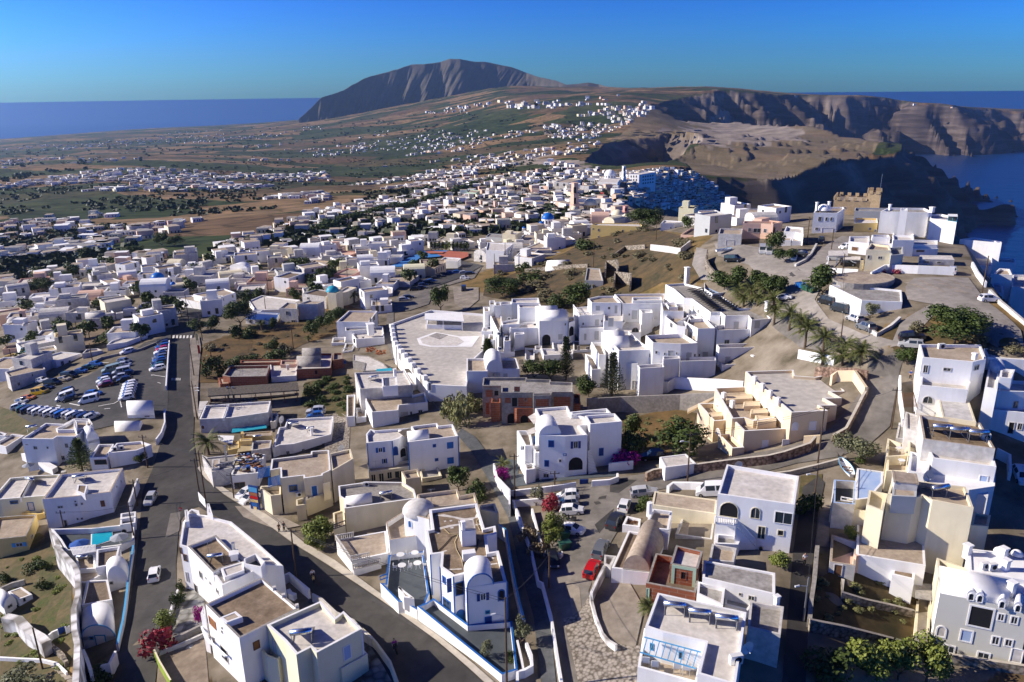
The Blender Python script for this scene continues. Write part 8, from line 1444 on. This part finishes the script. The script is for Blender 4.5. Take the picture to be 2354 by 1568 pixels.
for i,(fr,t,b_,r) in enumerate([('L',(1465,500),(1465,640),3),('L',(1600,535),(1605,690),3.2),('L',(1700,590),(1702,715),2.8),('L',(1762,672),(1750,850),3.5),('L',(1942,752),(1915,885),3.3),('L',(1908,930),(1910,1000),2.8),('L',(2092,920),(2092,1010),3),('L',(2262,885),(2262,1000),3.4),('L',(2125,820),(2120,920),2.8),('L',(1130,310),(1130,400),3),('L',(1255,312),(1255,400),3),('L',(1375,305),(1375,400),3),('L',(1185,395),(1185,470),2.8),('L',(1462,395),(1462,470),3),('L',(1312,385),(1312,460),2.8)]):palm(f'{"tall" if i < 9 else "bushy"} palm, {ORD[i if i < 9 else i - 9].strip() or "first"} from the {"far end of the row along the hotel" if i < 9 else "left in the grove behind the hotel"}',fr,t,b_,r,z0=-50)
for l,fr,t,b_,r in[('large palm beside the low yellow shop','C',(335,675),(340,812),3.6),('palm beside the turquoise barrel roof','N',(1610,360),(1612,432),2.4),('tall palm over the magenta bougainvillea','N',(196,112),(202,190),2.4),('palm right of the tall town palm','N',(345,125),(348,175),2),('palm in front of the blue restaurant','N',(758,622),(760,690),2),('small palm on the dry field edge','N',(1185,752),(1190,790),1.5),('palm left of the pink school trees','N',(1182,240),(1182,285),2),('small palm on the guest house yard wall','E',(1940,40),(1950,110),1.8),('palm among the red-domed chapel roofs','R',(1310,575),(1312,612),2.6),('fan plant beside the half-built brick house','G',(1245,870),(1255,950),1.6)]:palm(l,fr,t,b_,r)
rnd=random.Random(5)
av=[(860,700),(1000,640),(1180,590),(1340,540),(1480,500),(1600,500),(1760,440),(1900,410),(2100,350),(2250,290),(2380,250)]
def line_trees(n,lab,grp,m='leaf',r=(55,75)):
 for i in range(n):
  t=i/(n-1)*(len(av)-1);k=min(int(t),len(av)-2);u=t-k;x=av[k][0]+(av[k+1][0]-av[k][0])*u+rnd.uniform(-15,15);y=av[k][1]+(av[k+1][1]-av[k][1])*u+rnd.uniform(-8,8);s=rnd.uniform(*r)*(1-t*.04);tree(lab,'Q',(x-s,y-s,x+s,y+s*.5),m=m,group=grp,kind='small',z0=-90)
line_trees(34,'dark tree of the long avenue through the town','dark trees of the avenue')
for i in range(11):x=1850+i*33;tree('clipped round tree behind the sports courts','Q',(x-18,808,x+18,900),kind='small',group='round trees behind the courts',m='leaf_bright' if i in(4,5) else 'leaf',z0=-82)
def scatter(n,poly,lab,grp,kind,m,r,z0,cat='tree'):
 xs=[p[0] for p in poly];ys=[p[1] for p in poly];k=0
 while k<n:
  x,y=rnd.uniform(min(xs),max(xs)),rnd.uniform(min(ys),max(ys))
  if not inpoly(np.array([x]),np.array([y]),poly)[0]:continue
  g=on_ground('U',(x,y),0,z0);k+=1;s=rnd.uniform(*r)
  if cat=='tree':
   if not clear(g.x,g.y,s*.4):continue
   o=thing('tree',lab,'tree',g,0,grp);trunk(o,s*.5,.15,s*.2,3,seed=k);put_mesh('crown',crown_mesh('small',k%5),m,o,(0,0,s*.95),(s*.75,s*.75,s*.7),k)
  else:o=put_mesh('shrub',crown_mesh('small',k%5),m,None,g+Vector((0,0,s*.22)),(s,s*.9,s*.5),k);tag(o,lab,'shrub',grp)
scatter(105,Z_NEAR[0],'dark green tree among the houses of the middle town','trees among the town houses','small','leaf',(2.5,5),-80)
scatter(75,[(1115,655),(1190,625),(1300,580),(1370,545),(1480,515),(1580,545),(1595,590),(1615,650),(1520,650),(1420,690),(1310,720),(1240,700)],'low grey-green shrub on the brown hillside','shrubs on the brown hillside','small','leaf_scrub',(1.2,3.2),-60,'shrub')
scatter(22,[(470,800),(720,725),(800,710),(700,780),(560,840)],'dry brown tuft on the dry field','tufts on the dry field','small','leaf_scrub',(.5,1.3),-70,'shrub');scatter(26,[(1865,1345),(1915,1315),(2000,1315),(2100,1370),(2100,1430),(1880,1430)],'weed tuft in the weedy plot','weeds in the plot','small','leaf_reed',(.4,1.0),-60,'shrub');scatter(30,[(5,1260),(150,1270),(160,1400),(150,1540),(5,1560)],'garden plant in the bottom left garden','garden plants','small','leaf_bright',(.4,1.1),-76,'shrub');scatter(24,[(700,880),(800,865),(812,920),(795,955),(700,930)],'wild bush beside the thatched restaurant','wild bushes','small','leaf',(.8,2),-70,'shrub');scatter(26,[(1440,965),(1530,942),(1595,955),(1540,1035),(1450,1040)],'dry tuft on the plot below the hotel','tufts below the hotel','small','leaf_reed',(.4,1.2),-64,'shrub')
V=[];Fc=[]
for P_,n,s0 in[([(0,430),(480,360),(1300,300),(1400,330),(1250,400),(700,470),(300,560),(0,620)],2300,2.4),([(480,580),(900,440),(1300,390),(1440,470),(1200,540),(800,560)],900,3),([(0,340),(700,285),(1350,230),(1400,300),(400,360),(0,420)],700,4.5),([(0,560),(300,560),(330,600),(0,690)],260,2.6)]:
 xs=[p[0] for p in P_];ys=[p[1] for p in P_];k=0
 while k<n:
  x,y=rnd.uniform(min(xs),max(xs)),rnd.uniform(min(ys),max(ys))
  if not inpoly(np.array([x]),np.array([y]),P_)[0]:continue
  g=on_ground('U',(x,y),0,-150);k+=1
  if g.length>7000 or vnoise(np.array([g.x/70]),np.array([g.y/70]),3)[0]<.4:continue
  for q in range(7):
   d=Vector((rnd.gauss(0,1),rnd.gauss(0,1),rnd.uniform(0,1.1)))*s0*.8;a=Vector((rnd.uniform(-1,1),rnd.uniform(-1,1),rnd.uniform(-1,1))).normalized();u=a.orthogonal().normalized()*s0*.8;w=a.cross(u);c=g+d;i=len(V);V+=[c+u,c+w,c-u,c-w];Fc.append((i,i+1,i+2,i+3))
o=mesh_obj('distant_trees',V,Fc,'leaf_dark');o['kind']='stuff'
for l,P_,h in(('ruined stone house wall on the brown hillside',[(1330,1060),(1335,985),(1440,975),(1448,1055)],3.5),('second ruined wall beside the flat stone ruin roof',[(1412,1165),(1418,1085),(1568,1100),(1560,1170)],3.5),('long stone field wall at the top of the brown hillside',[(1420,915),(1510,850),(1700,835)],1.6),('tan terrace wall below the pink flat-roofed house',[(1750,835),(1900,850),(2020,870),(2110,800)],2.0),('low stone wall above the white chapel',[(590,1060),(760,1045),(1040,1020),(1170,1015)],1.4)):fence(l,'R',P_,h,.5,'stonewall' if 'tan' not in l else 'offwhite',g0=-60)
# === poles, cables, bins, people
PL=[('C',(208,405),(158,0),'beside the long cream restaurant'),('C',(232,1255),(195,850),'left of the pair at the road fork'),('C',(308,1370),(240,770),'right of the pair at the road fork'),('C',(632,1322),(600,1020),'beside the roof heaped with junk'),('D',(1345,655),(1290,90),'standing out in front of the right road'),('F',(2000,1640),(1968,590),'in front of the dark front terrace'),('A',(1697,668),(1635,290),'beside the wall of the left road'),('A',(1578,1105),(1548,800),'above the pool pavilion'),('A',(1545,1500),(1470,1080),'beside the pool pavilion'),('A',(768,1525),(685,1160),'in the sunken pool court'),('B',(492,1418),(400,930),'in the bottom left garden'),('M',(1785,1105),(1755,810),'along the dry field pavement'),('M',(1810,1485),(1765,1150),'beside the thatched restaurant'),('M',(1737,608),(1705,350),'outside the shop at the road bend'),('M',(1862,778),(1825,540),'at the corner by the crossing'),('M',(1945,948),(1925,800),'on the edge of the dry field'),('M',(850,965),(822,800),'behind the big car park'),('M',(717,738),(690,600),'on the brown slope'),('M',(122,1022),(80,855),'beside the pale yellow cube'),('M',(1477,395),(1465,275),'in front of the yellow church'),('M',(1257,1372),(1240,1240),'at the end of the hire cars'),('N',(1050,852),(1022,625),'in the middle of the dry field'),('N',(822,362),(803,200),'above the broad cream roof'),('N',(797,518),(785,360),'in front of the broad cream roof'),('N',(1552,272),(1530,95),'beside the pink school'),('N',(1830,625),(1818,390),'beside the white modern house'),('N',(2007,1038),(1995,830),'on the lane below the pool terrace'),('N',(2345,190),(2335,20),'beside the buff building'),('I',(25,1055),(40,640),'at the corner of the guest house yard'),('I',(392,982),(385,800),'on the wall of the guest house yard'),('I',(1612,908),(1622,440),'on the bend of the up road'),('I',(290,1570),(300,1360),'on the planted strip'),('G',(342,702),(335,370),'beside the black car in the shade'),('J',(457,1120),(515,590),'in front of the beige villas'),('J',(1135,805),(1180,420),'beside the three-storey house'),('J',(410,1575),(435,1135),'at the head of the dark lane'),('H',(325,1005),(370,600),'with a lamp in the dark lane'),('O',(672,972),(710,685),'behind the windowless store'),('O',(1967,1048),(2025,705),'at the cliff-top parapet'),('O',(657,1570),(695,1290),'among the hotel palms'),('O',(582,652),(605,460),'on the upper road'),('O',(357,602),(385,345),'beside the row of garages'),('R',(1220,1048),(1230,800),'on the brown hillside'),('R',(312,1128),(295,920),'beside the white arched house'),('R',(410,1065),(405,795),'in front of the white arched house'),('R',(1795,798),(1790,612),'behind the ochre building')]
for i,(fr,b_,t,l) in enumerate(PL):pole(('wooden utility pole ' if fr not in 'H' else 'grey metal pole ')+l,fr,b_,t,i,arm=fr in 'CADNIJ',lamp=((1,-.3) if i in(0,12,26) else(-1,-.2) if i in(5,35,36,30) else None),z0=-44 if fr=='O' else-84 if fr=='R' else-66,m='metal' if fr=='H' else 'timber')
for a,b_,l,n in[(0,12,'along the thatched restaurant',2),(12,11,'along the dry field',2),(2,6,'across the left road at the fork',2),(1,7,'across the left road above the pool',1),(2,4,'from the fork to the right road',2),(7,8,'above the pool pavilion',2),(8,9,'over the turquoise pool',1),(4,5,'along the right road',2),(5,32,'over the footpath',1),(28,29,'in front of the guest house',2),(29,31,'over the planted strip',1),(30,33,'along the stone wall of the up road',2),(33,35,'at the beige villas',2),(33,34,'across the up road',1),(35,36,'along the dark lane',2),(39,37,'above the dark vans',2),(37,40,'above the upper road',1),(11,14,'near the crossing',2),(14,13,'over the road bend',2),(3,2,'over the junk roof',1)]:cable(a,b_,f'thin dark overhead cable{"s" if n > 1 else ""} {l}',.5,n)
def bin_(label,fr,p,c,z0=-66,s=1.0):
 g=on_ground(fr,p,0,z0);o=thing('waste_container',label,'bin',g,.4,'waste containers');b=MB();b.prism([(-.8,-.5),(.8,-.5),(.8,.5),(-.8,.5)],.2,1.15);mesh_obj('bin_body',[((x*(1 if z>1 else .82),y*(1 if z>1 else .8),z)) for x,y,z in b.v],b.f,c,o);b=MB();b.box((0,0,1.16),1.7,1.1,.12);b.bar((-.8,.4,1.25),(.8,.4,1.25),.1);mesh_obj('bin_lid',b.v,b.f,c,o);o.scale=(s,s,s)
for q,c,l in(((830,838),'blue','left blue'),((858,845),'blue','right blue'),((880,862),'paint green','first green'),((908,872),'paint green','second green'),((945,885),'paint green','rightmost green')):bin_(f'{l} waste container beside the big dark tree','d',q,c,-46)
bin_('dark green waste container behind the nearest white hatchback','G',(478,250),'paint green');bin_('second dark green waste container beside the planted strip','G',(485,345),'paint green')
mat('skin',(.45,.27,.19),var=0);mat('hair',(.02,.015,.01),var=0)
def skinned(name,chain,m,root):
 """one continuous body grown round joints: (position, radius, parent index)"""
 me=bpy.data.meshes.new(name);me.from_pydata([c[0] for c in chain],[(i,c[2]) for i,c in enumerate(chain) if c[2] is not None],[]);me.materials.append(MATS[m]);o=bpy.data.objects.new(name,me);COL.objects.link(o);o.parent=root;o.modifiers.new('skin','SKIN')
 for v,c in zip(me.skin_vertices[0].data,chain):v.radius=(c[1],c[1])
 me.skin_vertices[0].data[0].use_root=True;s=o.modifiers.new('smooth','SUBSURF');s.levels=s.render_levels=1;return o
def person(label,g,rz,shirt,legs,ride=False):
 o=thing('person',label,'person',g,rz);z0=.82 if ride else .92;k=.22 if ride else 0;hip=(0,0,z0);ft=[(.45,s*.2,.35) if ride else(.04,s*.12,.05) for s in(-1,1)];kn=[(.42,s*.22,.78) if ride else(.03*s,s*.11,.5) for s in(-1,1)];ch=(k*.4,0,z0+.5);hd=[(.5,s*.3,1.0) if ride else(.05,s*.26,.82) for s in(-1,1)];el=[(.25,s*.34,1.08) if ride else(-.03,s*.27,1.1) for s in(-1,1)];sh=[(k*.4,s*.19,z0+.5) for s in(-1,1)]
 skinned('body',[(hip,.13,None),(ch,.14,0),((k*.45,0,z0+.62),.06,1),((k*.5,0,z0+.78),.105,2),(sh[0],.06,1),(el[0],.045,4),(hd[0],.035,5),(sh[1],.06,1),(el[1],.045,7),(hd[1],.035,8),(kn[0],.065,0),(ft[0],.045,10),((ft[0][0]+.14,ft[0][1],ft[0][2]-.02),.04,11),(kn[1],.065,0),(ft[1],.045,13),((ft[1][0]+.14,ft[1][1],ft[1][2]-.02),.04,14)],'skin',o)
 skinned('shirt',[((hip[0],0,hip[2]+.05),.16,None),(ch,.17,0),(sh[0],.085,1),(el[0],.06,2),(sh[1],.085,1),(el[1],.06,4)],shirt,o);skinned('trousers',[(hip,.155,None),(kn[0],.085,0),(ft[0],.065,1),(kn[1],.085,0),(ft[1],.065,3)],legs,o);b=MB();h=Vector((k*.5-.02,0,z0+.82))
 b.bar(h,h+Vector((0,0,.1)),.11,8,0,.05);mesh_obj('hair',b.v,b.f,'hair',o)
def scooter(label,g,rz,c):
 o=thing('scooter',label,'scooter',g,rz)
 for x in(-.6,.6):b=MB();b.bar((x,-.06,.24),(x,.06,.24),.24,12);mesh_obj('wheel',b.v,b.f,'rubber',o)
 b=MB();b.box((-.4,0,.35),.75,.34,.35);b.box((.1,0,.28),.5,.3,.08);b.bar((.35,0,.3),(.5,0,.95),.16,8);mesh_obj('body',b.v,b.f,c,o);b=MB();b.box((-.4,0,.7),.7,.3,.1);mesh_obj('seat',b.v,b.f,'rubber',o);b=MB();b.bar((.5,-.34,1.0),(.5,.34,1.0),.025);b.bar((.52,0,.9),(.62,0,.88),.09,8);mesh_obj('handlebar',b.v,b.f,'iron',o)
for fr,p,q,c,s,l in(('D',(1540,690),(1552,730),'yellow','fabric_white','yellow scooter'),('F',(718,1215),(745,1265),'iron','bloom','dark motor scooter in the shade')):
 a,b_=on_ground(fr,p),on_ground(fr,q);rz=math.atan2(b_.y-a.y,b_.x-a.x);scooter(f'{l} ridden down the right road',a+Vector((0,0,.08)),rz,c);person(f'person in {"a white top" if s == "fabric_white" else "a purple top"} riding the {l.split(" in ")[0]}',a+Vector((-.35*math.cos(rz),-.35*math.sin(rz),.1)),rz,s,'rubber',True)
a=on_ground('I',(545,1265));scooter('dark motorbike parked between two white hatchbacks',a+Vector((0,0,.1)),2.8,'iron')
for fr,p,s,l in(('D',(1152,145),'wood','left one of two people standing by the blue awning'),('D',(1207,128),'iron','right one of two people standing by the blue awning'),('H',(332,490),'fabric_white','person in white walking down the dark lane'),('J',(1305,350),'fabric_blue','person in blue beside the three-storey house')):person(l,on_ground(fr,p)+Vector((0,0,.1)),-1.5,s,'rubber')
boat('small boat on a trailer at the left of the upper car park','d',(168,522),.3,5,z0=-46)
fence('long white wall with blue foot along the left road beside the car park','M',[(1556,775),(1545,900),(1535,1050),(1525,1195)],1.3,.3);fence('low kerb wall along the far side of the big car park','M',[(1540,750),(1290,850),(930,930),(700,1040)],.8,.4,'concrete')
signboard('tall red and yellow roadside sign by the crossing','M',(1818,860),(1838,860),-67.5,2.4,'',1,'red',post=True);signboard('yellow and red roadside board left of the corner pole','M',(1798,745),(1820,745),-68,2.2,'',1,'yellow',post=True)
g=on_ground('A',(2095,1270));o=thing('road_sign','round red and white no-entry sign at the road fork','sign',g);b=MB();b.bar((0,0,0),(0,0,2.4),.03,5);mesh_obj('post',b.v,b.f,'metal',o);b=MB();b.bar((0,-.04,2.2),(0,-.07,2.2),.32,16);mesh_obj('disc',b.v,b.f,'red',o);b=MB();b.box((0,-.085,2.15),.44,.02,.1);mesh_obj('bar',b.v,b.f,'white',o)
